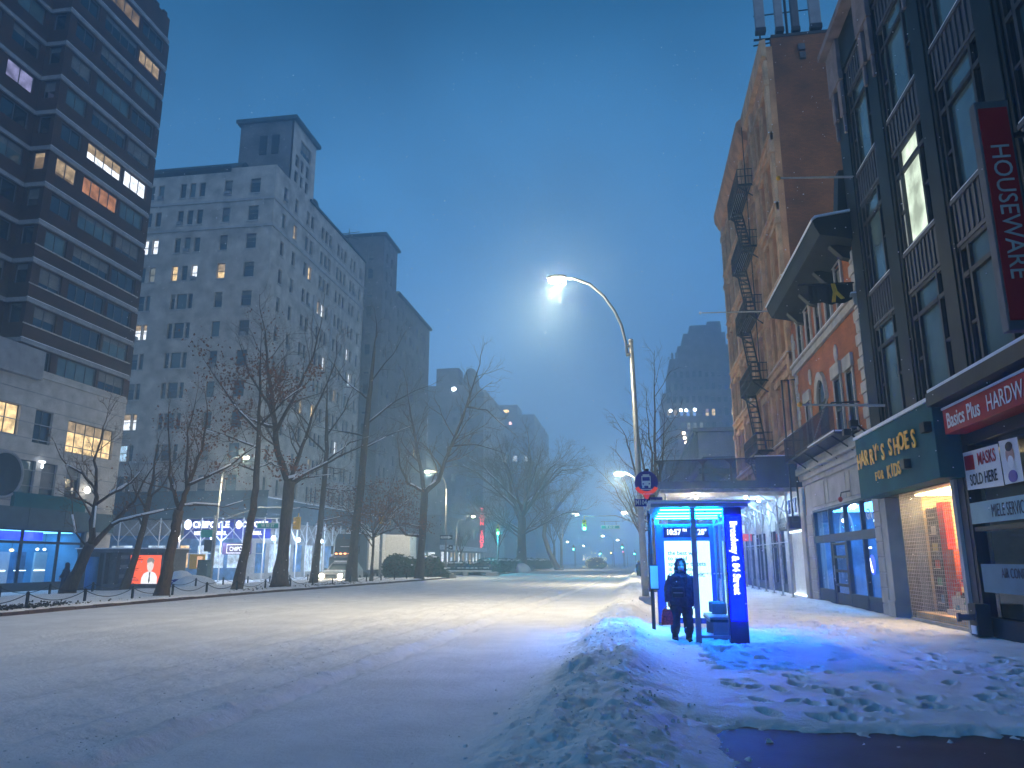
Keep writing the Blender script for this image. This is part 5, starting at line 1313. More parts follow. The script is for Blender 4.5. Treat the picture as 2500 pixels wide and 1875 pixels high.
for k, (x, y, c) in enumerate(((-37.7, 77.5, 'w'), (-37.9, 84.2, 'w'), (-43.8, 76.0, 'w'), (-47.9, 76.0, 'o'), (-38.0, 91, 'w'), (-38.0, 99, 'o'))):
    s = thing('corner_shed_lamp', ['bright white lamp at the corner of the restaurant shed', 'bright lamp beside the big tree under the corner shed', 'bright lamp above the purple boxed sign', 'warm lamp beside the traffic pole under the shed', 'white lamp under the corner shed before the parked truck', 'warm lamp far along the corner shed'][k], 'lamp', (x, y, 4.2), 'lamps on the corner shed')
    b = MB(); b.ell((x, y - 0.1, 4.0), (0.22, 0.22, 0.22)); b.build('bulb', emit('corner_lamp_%d' % k, (0.72, 0.85, 1.0) if c == 'w' else (1.0, 0.75, 0.55), 22), s); b = MB(); b.tube([(x, y - 0.1, 4.2), (x, y, 6.1)], 0.03); b.build('stem', M['iron'], s)
    if k in (0, 1, 2, 4): lamp(s, (x + 0.6, y - 0.9, 3.7), 650, (0.50, 0.66, 1.0), 0.3)

# ---- the blocks beyond
L3 = thing('slab_building', 'blue hazy apartment slab with higher near end beyond the pale house', 'building', (LX, 137, -0.4))
f3 = Face('E', LX); h3 = [(float(y) - 0.55, float(y) + 0.55, float(z), float(z) + 1.9) for z in np.arange(46.2, 6, -3.5) for y in np.arange(131, 152.5, 2.7)]
b = MB(); f3.wall(b, 129.2, 153.5, -0.5, 50.4, h3, 0.25); b.build('street_wall', M['brick_b'], L3); windows(L3, f3, h3, lambda i, h: 'lit_y' if i in (61, 88) else ('glass_t' if i % 5 == 2 else 'glass_d'), 0.22, 'frame_g')
fS3 = Face('S', 121.5); h3s = [(float(x) - 0.5, float(x) + 0.5, float(z), float(z) + 1.9) for z in np.arange(54, 6, -3.5) for x in np.arange(-58, -43, 3.4)]
b = MB(); fS3.wall(b, -62, LX, -0.5, 58.5, h3s, 0.25); b.build('side_wall', M['brick_b'], L3); windows(L3, fS3, h3s, lambda i, h: 'lit_y' if i == 55 else 'glass_d', 0.22, 'frame_g')
h3t = [(float(y) - 0.5, float(y) + 0.5, float(z), float(z) + 1.9) for z in np.arange(54, 6, -3.5) for y in (123.5, 126.2)]
b = MB(); f3.wall(b, 121.5, 129.2, -0.5, 58.5, h3t, 0.25); b.build('tower_wall', M['brick_b'], L3); windows(L3, f3, h3t, lambda i, h: 'glass_d', 0.22, 'frame_g')
b = MB(); b.box(-62, 121.9, 50, LX - 0.4, 129.2, 58.4); b.box(-62, 129.2, 49, LX - 0.4, 153.4, 50.2); b.box(-62, 153.3, -0.5, LX, 153.5, 50.4); b.build('core', M['brick_b'], L3)
b = MB(); b.box(-62, 121.0, 58.5, LX + 0.5, 129.7, 59.0); f3.box(b, 129.7, 153.9, 50.4, 50.9, -0.5, 0.4); b.build('cornice', M['metal_face'], L3)
L4 = thing('windowed_block', 'hazy pale windowed block with water tank house on its roof', 'building', (LX, 235, -0.4))
f4 = Face('E', LX); h4 = [(float(y) - 0.75, float(y) + 0.75, float(z), float(z) + 2.6) for z in np.arange(45.5, 6, -4.2) for y in np.arange(219, 253, 4.2)]
b = MB(); f4.wall(b, 216, 254.5, -0.5, 50.4, h4, 0.3); b.build('street_wall', M['brick_l'], L4); windows(L4, f4, h4, lambda i, h: 'glass_d', 0.25, 'frame_g')
fS4 = Face('S', 216); h4s = [(float(x) - 0.6, float(x) + 0.6, float(z), float(z) + 2.3) for z in np.arange(45, 6, -4.2) for x in np.arange(-64, -43, 4.4)]
b = MB(); fS4.wall(b, -70, LX, -0.5, 50.4, h4s, 0.3); b.build('side_wall', M['brick_b'], L4); windows(L4, fS4, h4s, lambda i, h: 'lit_w' if i in (6, 11) else 'glass_d', 0.25, 'frame_g')
b = MB(); b.box(-70, 216.4, 49.5, LX - 0.4, 254, 50.2); b.box(-62, 217, 50.4, -44, 224, 53.0); b.build('roof', M['brick_b'], L4)
b = MB(); b.box(-57, 217.5, 53, -50, 223, 58.5); b.ell((-47, 221, 54), (2.6, 2.6, 5.2), 14, 8); b.build('roof_house', M['brick_b'], L4)
b = MB(); f4.box(b, 216, 254.6, 50.4, 51.0, -0.5, 0.4); b.build('cornice', M['brick_l'], L4)
L5 = thing('rounded_block', 'farthest hazy block with orange roof lights', 'building', (LX, 340, -0.4))
f5_ = Face('E', LX); h5_ = [(float(y) - 1, float(y) + 1, float(z), float(z) + 2.8) for z in np.arange(60, 10, -5) for y in np.arange(342, 396, 7)]
b = MB(); f5_.wall(b, 337, 398, -0.5, 66.5, h5_, 0.3); b.build('street_wall', M['brick_b'], L5); windows(L5, f5_, h5_, lambda i, h: 'lit_w' if i in (9, 25) else 'glass_d', 0.25, 'frame_g')
fS5 = Face('S', 337); h5s = [(float(x) - 1, float(x) + 1, float(z), float(z) + 2.8) for z in np.arange(60, 10, -5) for x in np.arange(-66, -43, 5)]
b = MB(); fS5.wall(b, -76, LX, -0.5, 66.5, h5s, 0.3); b.build('side_wall', M['brick_b'], L5); windows(L5, fS5, h5s, lambda i, h: 'lit_w' if i in (11, 17, 18, 19) else 'glass_d', 0.25, 'frame_g')
b = MB(); b.box(-76, 337.5, 65.5, LX - 0.4, 397.5, 66.3); b.box(-64, 338, 66.5, -50, 352, 71.5); b.ell((-64, 345, 70), (4, 4, 6.5), 14, 8); b.ell((-46, 350, 66), (3, 3, 3)); b.build('roof', M['brick_b'], L5)
for k, (x, z, c, lab) in enumerate(((-74, 70, (1.0, 0.6, 0.2), 'orange light on the left edge of the farthest roof'), (-55, 68.2, (1.0, 0.6, 0.2), 'wide orange light on the farthest rounded roof'), (-53, 62.5, (1.0, 0.5, 0.45), 'pinkish light just below the farthest roof line'))):
    s = thing('roof_light', lab, 'light', (x, 336.4, z), 'lights on the far roofs'); b = MB(); b.ell((x, 336.2, z), (1.5 if k == 1 else 0.7, 0.5, 0.7)); b.build('lens', emit('roof_light_%d' % k, c, 5), s); b = MB(); b.box(x - 0.4, 336.5, z - 0.5, x + 0.4, 337, z + 0.5); b.build('housing', M['iron'], s)
s = thing('roof_floodlight', 'white floodlight on the water tank house roof edge', 'light', (-51, 215.4, 51.5)); b = MB(); b.ell((-51, 215.3, 51.5), (0.7, 0.4, 0.6)); b.build('lens', emit('roof_flood', (0.9, 0.95, 1.0), 16), s); b = MB(); b.box(-51.4, 215.6, 51, -50.6, 216, 52); b.build('housing', M['iron'], s)
# low shops between the slab and the far block
L6 = thing('corner_shop_row', 'two storey row of bright shops before the block with tank house', 'building', (LX, 175, -0.4))
f6_ = Face('E', LX + 0.5); hh = [(float(y), float(y) + 3.4, 0.3, 3.6) for y in np.arange(166, 212, 4.2)] + [(float(y) + 0.6, float(y) + 2.4, 7, 9.5) for y in np.arange(166, 212, 4.2)]
b = MB(); f6_.wall(b, 165, 214, -0.5, 11.5, hh, 0.4); b.box(-60, 165.2, -0.5, LX - 0.1, 213.8, 11.3); b.build('wall', M['brick_b'], L6)
windows(L6, f6_, hh, lambda i, h: (['lit_w', 'lit_w', 'glow_w', 'lit_y'][i % 4] if h[2] < 1 else 'glass_d'), 0.3, 'frame_d', 0, 1)
b = MB(); b.box(-60, 164.6, -0.5, LX + 0.5, 165, 11.5); b.build('side_wall', M['brick_b'], L6)
for k in range(8): b = MB(); b.box(-58 + k * 2, 164.5, 0.2, -56.6 + k * 2, 164.6, 3.4); b.build('shop_window', M['lit_w'] if k % 2 else M['glow_w'], L6)
b = MB(); f6_.box(b, 164.6, 214, 4.0, 5.0, -1.2, 0.0); b.build('awning', M['plastic_w'], L6)
s = thing('vertical_neon_sign', 'tall red neon shop sign reading downward beyond the median lamp', 'shop sign', (-40, 205, 5))
b = MB(); b.box(-40.9, 205.1, 4.8, -39.3, 205.4, 16.0); b.build('case', M['sign_pur'], s)
for k, ch in enumerate('TOWN SHOP'):
    if ch != ' ': text(s, ch, 1.45, (-40.1, 205.05, 15.0 - 1.2 * k), (1, 0, 0), UP, M.setdefault('neon_red', emit('neon_red', (1.0, 0.06, 0.08), 4.5)), fat=0.03, sx=0.95, name='letter')
# ------------------------------------------------------------------ street furniture
_th, _ps = R(13.1), R(8.828)
_fw = Vector((-math.sin(_ps) * math.cos(_th), math.cos(_ps) * math.cos(_th), math.sin(_th))); _rt = Vector((math.cos(_ps), math.sin(_ps), 0)); _up = _rt.cross(_fw)


def AT(u, v, Y):
    """the point at street depth Y that was surveyed at photo position u, v"""
    d = (u - 1250) / 1850 * _rt + _fw - (v - 937.5) / 1850 * _up
    return Vector((0, 0, 1.7)) + d * (Y / d.y)


def GR(u, v, z=0.05):
    d = (u - 1250) / 1850 * _rt + _fw - (v - 937.5) / 1850 * _up
    return Vector((0, 0, 1.7)) + d * ((z - 1.7) / d.z)


# ---- bus shelter
SHL = thing('bus_shelter', 'glass bus shelter with lit advert screen and blue column', 'bus shelter', (1.5, 18.6, 0))
M['shel'] = mat('shelter_metal', (0.26, 0.28, 0.33), 0.35, 0.15, 4, 0, 20, 0.4)
M['blue_col'] = emit('blue_light_box', (0.00004, 0.0005, 1.0), 70)
M['screen'] = emit('advert_screen', (0.50, 0.93, 1.0), 2.2)
M['screen_top'] = emit('advert_top', (0.01, 0.02, 0.30), 0.6)
M['strip_v'] = emit('shelter_roof_strip', (0.004, 0.26, 1.0), 340.0)
M['digit'] = emit('digits', (0.8, 0.9, 1.0), 2.2)
b = MB(); b.box(1.93, 16.78, -0.05, 2.30, 17.1, 2.80); b.build('post', M['frame_d'], SHL, bevel=0.015)
b = MB(); b.prism([(1.965, 16.775), (1.99, 16.745), (2.06, 16.73), (2.17, 16.73), (2.24, 16.745), (2.265, 16.775)], 'z', 0.50, 2.62); b.build('light_box', M['blue_col'], SHL)
text(SHL, 'Broadway & 84 Street', 0.20, (2.11, 16.722, 1.76), (0, 0, -1), (1, 0, 0), M['digit'], fat=0.008, sx=0.83, ext=0.003)
b = MB(); b.box(0.42, 16.58, 2.80, 2.42, 16.68, 2.88); b.box(0.42, 20.9, 2.80, 2.42, 21.0, 2.88); b.box(0.42, 16.68, 2.80, 0.50, 20.9, 2.88); b.box(2.34, 16.68, 2.80, 2.42, 20.9, 2.88)
for y in (17.7, 18.8, 19.9): b.box(0.5, y, 2.78, 2.34, y + 0.08, 2.86)
b.build('roof_frame', M['shel'], SHL)
b = MB(); b.box(0.5, 16.68, 2.83, 2.34, 20.9, 2.85); b.build('roof_glass', M['glass_s'], SHL)
b = MB(); b.box(0.36, 16.52, 2.881, 2.48, 21.06, 2.94); b.build('roof_snow', M['snow'], SHL, bevel=0.02)
for k, y in enumerate((16.95, 18.2, 19.35, 20.4)): b = MB(); b.box(0.62, y, 2.755, 2.2, y + 0.07, 2.775); b.build('strip_light', M['strip_v'], SHL)
b = MB(); b.box(0.60, 20.55, 0.14, 2.14, 20.78, 2.62); b.build('advert_case', mat('advert_case_blue', (0.03, 0.06, 0.32), 0.4, 0.1, 2), SHL, bevel=0.02)
b = MB(); b.box(0.82, 20.53, 0.28, 1.97, 20.55, 2.19); b.build('advert_screen', M['screen'], SHL)
b = MB(); b.box(0.82, 20.53, 2.28, 1.97, 20.55, 2.54); b.build('clock_panel', M['screen_top'], SHL)
text(SHL, '10:57', 0.20, (1.07, 20.52, 2.41), (1, 0, 0), UP, M['digit'], fat=0.006, sx=0.85); text(SHL, 'PM', 0.10, (1.36, 20.52, 2.46), (1, 0, 0), UP, M['digit'], fat=0.003, sx=0.8); text(SHL, '28\u00b0', 0.20, (1.80, 20.52, 2.41), (1, 0, 0), UP, M['digit'], fat=0.006, sx=0.85)
M['adtext'] = mat('advert_teal_print', (0.0, 0.06, 0.07), 0.6, 0.05, 3)
for k, t in enumerate(('the best way', 'to avoid', 'speeding tickets', 'is following', 'the speed limit.')):
    text(SHL, t, 0.145, (0.90, 20.522, 1.88 - 0.135 * k), (1, 0, 0), UP, M['adtext'], fat=0.003, sx=1.02, al='LEFT', ext=0.001)
b = MB()
for y in (16.82, 18.05, 19.25, 20.45): b.box(2.08, y, 0.1, 2.14, y + 0.06, 2.78)
b.box(2.09, 16.9, 0.18, 2.13, 20.5, 0.24); b.box(2.09, 16.9, 2.55, 2.13, 20.5, 2.60); b.build('wall_frame', M['shel'], SHL)
for y0, y1 in ((17.12, 18.05), (18.11, 19.25), (19.31, 20.45)): p = MB(); p.quad((2.11, y0, 0.24), (2.11, y1, 0.24), (2.11, y1, 2.55), (2.11, y0, 2.55)); p.build('wall_pane', M['glass_s'], SHL)
b = MB(); b.box(1.24, 16.80, -0.05, 1.35, 16.88, 2.80); b.box(1.35, 16.81, 0.14, 1.93, 16.87, 0.19); b.build('end_frame', M['shel'], SHL)
p = MB(); p.quad((1.35, 16.84, 0.19), (1.93, 16.84, 0.19), (1.93, 16.84, 2.78), (1.35, 16.84, 2.78)); p.build('end_pane', M['glass_s'], SHL)
b = MB()
for k in range(8):
    x = 1.40 + 0.07 * k; b.poly([(x + 0.016 * math.cos(a), 16.835, 1.43 + 0.016 * math.sin(a)) for a in [2 * math.pi * i / 10 for i in range(10)]])
b.build('safety_dots', M['white'], SHL)
b = MB(); b.box(0.60, 20.6, -0.05, 0.70, 20.72, 2.8); b.box(0.46, 20.62, 0, 0.52, 20.7, 2.8); b.build('corner_post', M['shel'], SHL)
bn = thing('shelter_bench', 'grey slatted bench with seat backs inside the bus shelter', 'bench', (1.9, 18.2, 0))
for k in range(9): b = MB(); y = 17.55 + 0.18 * k; b.box(1.60, y, 0.46, 2.04, y + 0.14, 0.50); b.build('slat', M['shel'], bn)
b = MB(); b.box(1.60, 17.5, 0.40, 2.04, 19.2, 0.455); b.build('frame', M['frame_d'], bn)
for y in (17.62, 18.3): b = MB(); b.box(1.66, y, 0.56, 1.98, y + 0.05, 0.80); b.build('divider', M['shel'], bn, bevel=0.03)
b = MB(); b.box(1.66, 17.5, 0.02, 2.02, 17.56, 0.40); b.build('end_panel', M['shel'], bn)
b = MB(); b.box(1.66, 19.1, 0.0, 2.02, 19.16, 0.40); b.build('end_panel', M['shel'], bn)
# ---- bus stop pole
bp_ = thing('bus_stop_pole', 'bus stop pole with round blue bus sign beside the shelter', 'bus stop', (0.42, 19, 0))
b = MB(); b.tube([(0.44, 19.0, 0.0), (0.42, 19.0, 3.9)], 0.045, 8); b.build('pole', M['black'], bp_)
disc = lambda cx_, cz, r_, y, n=26, e=1.0: [(cx_ + r_ * math.cos(a), y, cz + e * r_ * math.sin(a)) for a in [2 * math.pi * k / n for k in range(n)]]
b = MB(); b.loft([disc(0.39, 3.56, 0.285, 18.93), disc(0.39, 3.56, 0.285, 18.95)]); rd = b.build('round_sign', M['blue_sign'], bp_)
b = MB(); b.box(0.28, 18.918, 3.48, 0.50, 18.928, 3.72); b.box(0.31, 18.918, 3.72, 0.47, 18.928, 3.76); b.box(0.29, 18.918, 3.43, 0.34, 18.928, 3.48); b.box(0.44, 18.918, 3.43, 0.49, 18.928, 3.48); b.box(0.26, 18.918, 3.38, 0.52, 18.928, 3.40); b.build('bus_symbol', M['white'], rd)
b = MB(); b.box(0.30, 18.91, 3.60, 0.48, 18.917, 3.69); b.box(0.30, 18.91, 3.51, 0.335, 18.917, 3.54); b.box(0.445, 18.91, 3.51, 0.48, 18.917, 3.54); b.build('bus_symbol_detail', M['blue_sign'], rd)
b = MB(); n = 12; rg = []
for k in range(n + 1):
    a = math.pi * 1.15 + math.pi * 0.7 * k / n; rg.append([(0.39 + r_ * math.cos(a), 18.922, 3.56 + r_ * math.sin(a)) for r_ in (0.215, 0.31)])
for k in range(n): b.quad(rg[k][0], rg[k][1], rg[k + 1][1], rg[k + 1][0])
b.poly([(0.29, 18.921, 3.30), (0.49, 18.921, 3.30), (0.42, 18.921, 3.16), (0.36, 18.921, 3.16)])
b.build('no_standing_arc', emit('glow_red_print', (0.75, 0.06, 0.05), 0.55), rd)  # no lamp here: the red print glows by itself, standing for reflected light
text(bp_, 'NO STANDING', 0.058, (0.39, 18.91, 3.275), (1, 0, 0), UP, M['white'], ext=0.001, name='arc_lettering')
b = MB(); b.box(0.10, 18.93, 2.98, 0.40, 18.95, 3.16); b.build('route_plate', M['blue_sign'], bp_); text(bp_, 'M104', 0.15, (0.25, 18.92, 3.07), (1, 0, 0), UP, M['white'], fat=0.004, sx=0.8, ext=0.002)
b = MB(); b.box(0.45, 18.93, 3.02, 0.76, 18.95, 3.20); b.build('place_plate', M['blue_sign'], bp_); text(bp_, 'Times Square', 0.06, (0.605, 18.92, 3.13), (1, 0, 0), UP, M['white'], sx=0.85, ext=0.001)
b = MB(); b.box(0.45, 18.93, 2.80, 0.76, 18.95, 3.015); b.build('street_plate', M['plastic_w'], bp_); text(bp_, 'Broadway &\nW 84 St', 0.07, (0.605, 18.92, 2.91), (1, 0, 0), UP, M['ink'], sx=0.85, ext=0.001)
b = MB(); b.box(0.38, 18.90, 1.02, 0.60, 18.94, 1.60); b.build('timetable_frame', M['frame_d'], bp_); b = MB(); b.box(0.40, 18.89, 1.05, 0.58, 18.90, 1.57); b.build('timetable', M['plastic_w'], bp_)


# ---- street lamps
def cobra(name, label, base, top, arm, head, power, group='street lamps', col=(1.0, 0.84, 0.54), r0=0.13, glow=80, light=True, aim=0, spill=0.22):
    s = thing(name, label, 'street lamp', base, group)
    b = MB(); b.tube([base, top], [r0, r0 * 0.62], 8); b.build('pole', M['steel'], s, smooth=True)
    b = MB(); bx_, by_, bz_ = base; b.box(bx_ - r0 * 2, by_ - r0 * 2, bz_ - 0.3, bx_ + r0 * 2, by_ + r0 * 2, bz_ + 0.45); b.build('base', M['steel'], s, bevel=0.04)
    b = MB(); b.tube(arm, r0 * 0.42, 7); b.build('arm', M['steel'], s, smooth=True)
    b = MB(); hx, hy, hz = head; sg = -1 if arm[-1][0] > hx else 1
    b.ell((hx, hy, hz + 0.06), (0.42, 0.17, 0.10), 14, 8); b.build('head', M['steel'], s, smooth=True)
    b = MB(); b.ell((hx + 0.06 * sg, hy, hz - 0.07), (0.27, 0.15, 0.15), 12, 6); b.build('lens', emit(name + '_lens', (1.0, 0.84, 0.50), glow), s)
    b = MB(); b.tube([(hx - sg * 0.35, hy, hz), (hx - sg * 0.35, hy, hz - 0.28)], 0.012, 4); b.tube([(hx - sg * 0.25, hy, hz), (hx - sg * 0.25, hy, hz - 0.16)], 0.01, 4); b.build('icicle', M['white'], s)
    if light:
        lamp(s, (hx, hy, hz - 0.45), power, col, 0.22, 'lamp_light', R(150), (0, R(aim), 0))
        lamp(s, (hx, hy, hz - 0.44), power * spill, col, 0.22, 'lamp_spill')
    return s


def bow(base_x, y, pts): return [(x, y, z) for x, z in pts]


LP = cobra('street_lamp', 'tall steel street lamp with curved arm glowing above the road', (0.42, 28.5, 0.0), (0.22, 28.5, 9.95), bow(0, 28.5, [(0.07, 9.35), (0.02, 9.9), (-0.12, 10.6), (-0.37, 11.2), (-0.78, 11.85), (-1.3, 12.36), (-1.9, 12.63), (-2.35, 12.68)]), (-2.62, 28.5, 12.68), 7200, aim=24, spill=0.17)
b = MB(); b.tube([(0.07, 28.5, 9.4), (0.22, 28.5, 9.45)], 0.07, 6); b.tube([(0.07, 28.5, 9.75), (0.22, 28.5, 9.8)], 0.07, 6); b.ell((0.22, 28.5, 9.97), (0.1, 0.1, 0.07)); b.build('clamp', M['steel'], LP)
cobra('street_lamp', 'street lamp glowing behind the leaning tree at the side street corner', (-36.25, 63, -0.4), (-36.0, 63, 9.2), bow(0, 63, [(-36.0, 8.9), (-35.9, 9.6), (-35.5, 10.3), (-35.0, 10.65), (-34.3, 10.75)]), (-33.87, 63, 10.72), 3200, aim=12, spill=0.3)
cobra('street_lamp', 'street lamp glowing in the fork tree at the end of the median', (-18.75, 77, 0.05), (-18.83, 77, 8.9), bow(0, 77, [(-18.85, 8.7), (-18.9, 9.4), (-19.3, 10.2), (-19.9, 10.7), (-20.5, 10.85)]), (-20.85, 77, 10.8), 3400, spill=0.3)
h = AT(1155, 1260, 130)
cobra('street_lamp', 'street lamp glowing beside the tall red neon sign', (h.x - 3.0, 130, -0.4), (h.x - 2.9, 130, h.z - 1.6), bow(0, 130, [(h.x - 2.9, h.z - 1.8), (h.x - 2.7, h.z - 0.9), (h.x - 1.9, h.z - 0.1), (h.x - 0.6, h.z + 0.1)]), tuple(h), 3400)
h = AT(1511, 1155, 59)
cobra('street_lamp', 'street lamp glowing beside the upright pavement tree', (0.9, 59, 0.05), (0.85, 59, h.z - 1.6), bow(0, 59, [(0.8, h.z - 1.8), (0.7, h.z - 1.0), (0.3, h.z - 0.3), (h.x + 0.4, h.z + 0.05)]), tuple(h), 2400, spill=0.7)
h = AT(1524, 1250, 92)
cobra('street_lamp', 'street lamp glowing just above the long signal arm by the dark trees', (1.2, 92, 0.05), (1.15, 92, h.z - 1.2), bow(0, 92, [(1.1, h.z - 1.4), (0.9, h.z - 0.6), (0.4, h.z - 0.1), (h.x + 0.4, h.z + 0.05)]), tuple(h), 3000)
h = AT(1408, 1255, 150)
cobra('street_lamp', 'street lamp glowing at the tip of the long signal arm', (h.x - 3.0, 150, 0.0), (h.x - 2.9, 150, h.z - 1.6), bow(0, 150, [(h.x - 2.9, h.z - 1.8), (h.x - 2.6, h.z - 0.8), (h.x - 1.8, h.z - 0.1), (h.x - 0.6, h.z + 0.1)]), tuple(h), 3400)

for k, (u, v, Y, lab) in enumerate(((1366, 1312, 235, 'tiny far street lamp just past the slanting tree'), (1385, 1322, 270, 'tiny far street lamp lowest over the far median'), (1472, 1308, 225, 'tiny far street lamp under the long signal arm'), (1508, 1318, 262, 'tiny far street lamp beside the distant signals'), (1424, 1332, 300, 'tiniest far street lamp above the far hedge end'))):
    h = AT(u, v, Y); dx = -3.0 if u < 1450 else 3.0
    cobra('street_lamp', lab, (h.x + dx, Y, -0.2), (h.x + dx, Y, h.z - 1.4), bow(0, Y, [(h.x + dx, h.z - 1.6), (h.x + dx * 0.85, h.z - 0.6), (h.x + dx * 0.55, h.z), (h.x + dx * 0.2, h.z + 0.08)]), tuple(h), 0, light=False, glow=160)


# ---- traffic signals
def signal(label, pole, arm_end, head, lens, on, group='traffic signals', face='S', pw=0.0):
    s = thing('traffic_signal', label, 'traffic signal', pole, group)
    px_, py_, pz_ = pole
    if arm_end is not None:
        b = MB(); b.tube([pole, (px_, py_, arm_end[2] - 0.6)], 0.11, 7); b.build('pole', M['steel'], s)
        ax, ay, az = arm_end; mid = ((px_ + ax) / 2, py_, az + 0.05)
        b = MB(); b.tube([(px_, py_, az - 1.3 if abs(px_ - ax) > 4 else az - 0.5), ((px_ * 0.7 + ax * 0.3), py_, az - 0.45), mid, arm_end], [0.08, 0.07, 0.055, 0.045], 7); b.build('arm', M['steel'], s)
    else:
        b = MB(); b.tube([pole, (px_, py_, head[2] + 0.4)], 0.09, 7); b.build('pole', M['steel'], s)
    hx, hy, hz = head
    b = MB(); b.box(hx - 0.19, hy - 0.14, hz - 0.55, hx + 0.19, hy + 0.14, hz + 0.55); b.box(hx - 0.05, hy - 0.05, hz + 0.55, hx + 0.05, hy + 0.05, hz + 0.85); hd = b.build('housing', M['yellow'], s, bevel=0.03)
    for k, c in enumerate(('red', 'amber', 'green')):
        z = hz + 0.36 - 0.36 * k
        b = MB()
        if face == 'S':
            b.loft([disc(hx, z, 0.13, hy - 0.145, 14), disc(hx, z, 0.11, hy - 0.16, 14)]); v = MB(); v.loft([disc(hx, z, 0.15, hy - 0.14, 14), disc(hx, z, 0.16, hy - 0.36, 14)], cap=False)
        else:
            b.loft([[(hx - 0.2, hy + 0.13 * math.cos(a), z + 0.13 * math.sin(a)) for a in [k2 * math.pi / 7 for k2 in range(14)]], [(hx - 0.215, hy + 0.11 * math.cos(a), z + 0.11 * math.sin(a)) for a in [k2 * math.pi / 7 for k2 in range(14)]]]); v = MB(); v.loft([[(hx - 0.19, hy + 0.15 * math.cos(a), z + 0.15 * math.sin(a)) for a in [k2 * math.pi / 7 for k2 in range(14)]], [(hx - 0.4, hy + 0.16 * math.cos(a), z + 0.16 * math.sin(a)) for a in [k2 * math.pi / 7 for k2 in range(14)]]], cap=False)
        b.build('lens', lens if c == on else M['glass_d'], hd); v.build('visor', M['yellow'], hd)
    if pw: lamp(s, (hx, hy - 0.9, hz - 0.36), pw, lens_col[lens.name], 0.12)
    return s


M['sg'] = emit('signal_green', (0.06, 1.0, 0.85), 60); M['sr'] = emit('signal_red', (1.0, 0.06, 0.04), 40); M['sa'] = emit('signal_amber', (1.0, 0.55, 0.05), 30)
lens_col = {'signal_green': (0.03, 0.75, 0.9), 'signal_red': (1, 0.1, 0.08), 'signal_amber': (1, 0.5, 0.1)}
signal('yellow traffic signal hanging from a mast arm beside the big tree', (-36.55, 63.4, -0.4), (-28.6, 63.4, 6.2), (-28.7, 63.4, 4.85), M['sa'], 'none', face='E')


def street_sign(label, c, w, h, txt, yy, post=None):
    s = thing('street_name_sign', label, 'street sign', c, 'street name signs')
    b = MB(); b.box(c[0] - w / 2, yy - 0.03, c[1 + 1] - h / 2, c[0] + w / 2, yy + 0.03, c[2] + h / 2); b.build('border', M['white'], s)
    b = MB(); b.box(c[0] - w / 2 + 0.06, yy - 0.045, c[2] - h / 2 + 0.06, c[0] + w / 2 - 0.06, yy - 0.03, c[2] + h / 2 - 0.06); b.build('panel', M['sign_green'], s)
    text(s, txt, h * 0.72, (c[0], yy - 0.05, c[2]), (1, 0, 0), UP, M['white'], fat=0.01, sx=0.9)
    b = MB(); b.tube([(c[0] - w * 0.3, yy, c[2] + h / 2), (c[0] - w * 0.3, yy, c[2] + h / 2 + 0.35)], 0.03); b.tube([(c[0] + w * 0.3, yy, c[2] + h / 2), (c[0] + w * 0.3, yy, c[2] + h / 2 + 0.35)], 0.03); b.tube([(c[0] - w * 0.5, yy, c[2] + h / 2 + 0.35), (c[0] + w * 0.5, yy, c[2] + h / 2 + 0.38)], 0.035); b.build('hanger', M['steel'], s)
    return s


street_sign('white bordered green W 83 ST sign hanging beside the big tree', (-31.45, 63.4, 4.65), 2.05, 0.52, 'W 83 ST', 63.35)
signal('green traffic signal hanging from the long mast arm over the road', (1.75, 80, 0.0), (-4.9, 80, 6.15), (-4.83, 80, 5.25), M['sg'], 'green', pw=420)
street_sign('small green W 83 ST sign on the long mast arm over the road', (-2.15, 80, 5.03), 1.95, 0.42, 'W 83 ST', 79.9)
signal('green traffic signal glowing on its pole before the far hedge', (-17.6, 101, 0.0), None, (-17.55, 101, 5.55), M['sg'], 'green', pw=900)
for k, (u, v, Y, on, ln, lab) in enumerate(((1400, 1341, 190, 'green', 'sg', 'small green signal far off beyond the slanting tree'), (1465, 1352, 230, 'green', 'sg', 'tiny green signal above the yellow lit hedge'), (1519, 1337, 200, 'green', 'sg', 'tiny green signal far down the right of the road'), (1522, 1348, 206, 'red', 'sr', 'tiny red signal far down the road'), (1492, 1350, 240, 'amber', 'sa', 'tiny amber signal far down the road'), (1549, 1352, 215, 'green', 'sg', 'tiny green signal right beside the far pavement'))):
    h = AT(u, v, Y); dz = {'green': 0.36, 'red': -0.36, 'amber': 0}[on]
    signal(lab, (h.x + 0.3, Y + 0.2, 0.0), None, (h.x, Y, h.z + dz), M[ln], on)
s = thing('one_way_sign', 'black and white ONE WAY arrow sign on the pole at the median end', 'traffic sign', (-18.7, 76.8, 4)); c = (-18.7, 76.8, 4.0)
b = MB(); b.box(-19.35, 76.75, 3.76, -18.08, 76.79, 4.2); b.build('plate', M['ink'], s)
b = MB(); b.poly([(-19.27, 76.74, 3.88), (-18.5, 76.74, 3.88), (-18.5, 76.74, 3.80), (-18.14, 76.74, 3.98), (-18.5, 76.74, 4.16), (-18.5, 76.74, 4.08), (-19.27, 76.74, 4.08)]); b.build('arrow', M['white'], s); text(s, 'ONE WAY', 0.17, (-18.86, 76.735, 3.98), (1, 0, 0), UP, M['ink'], sx=0.85, ext=0.001)
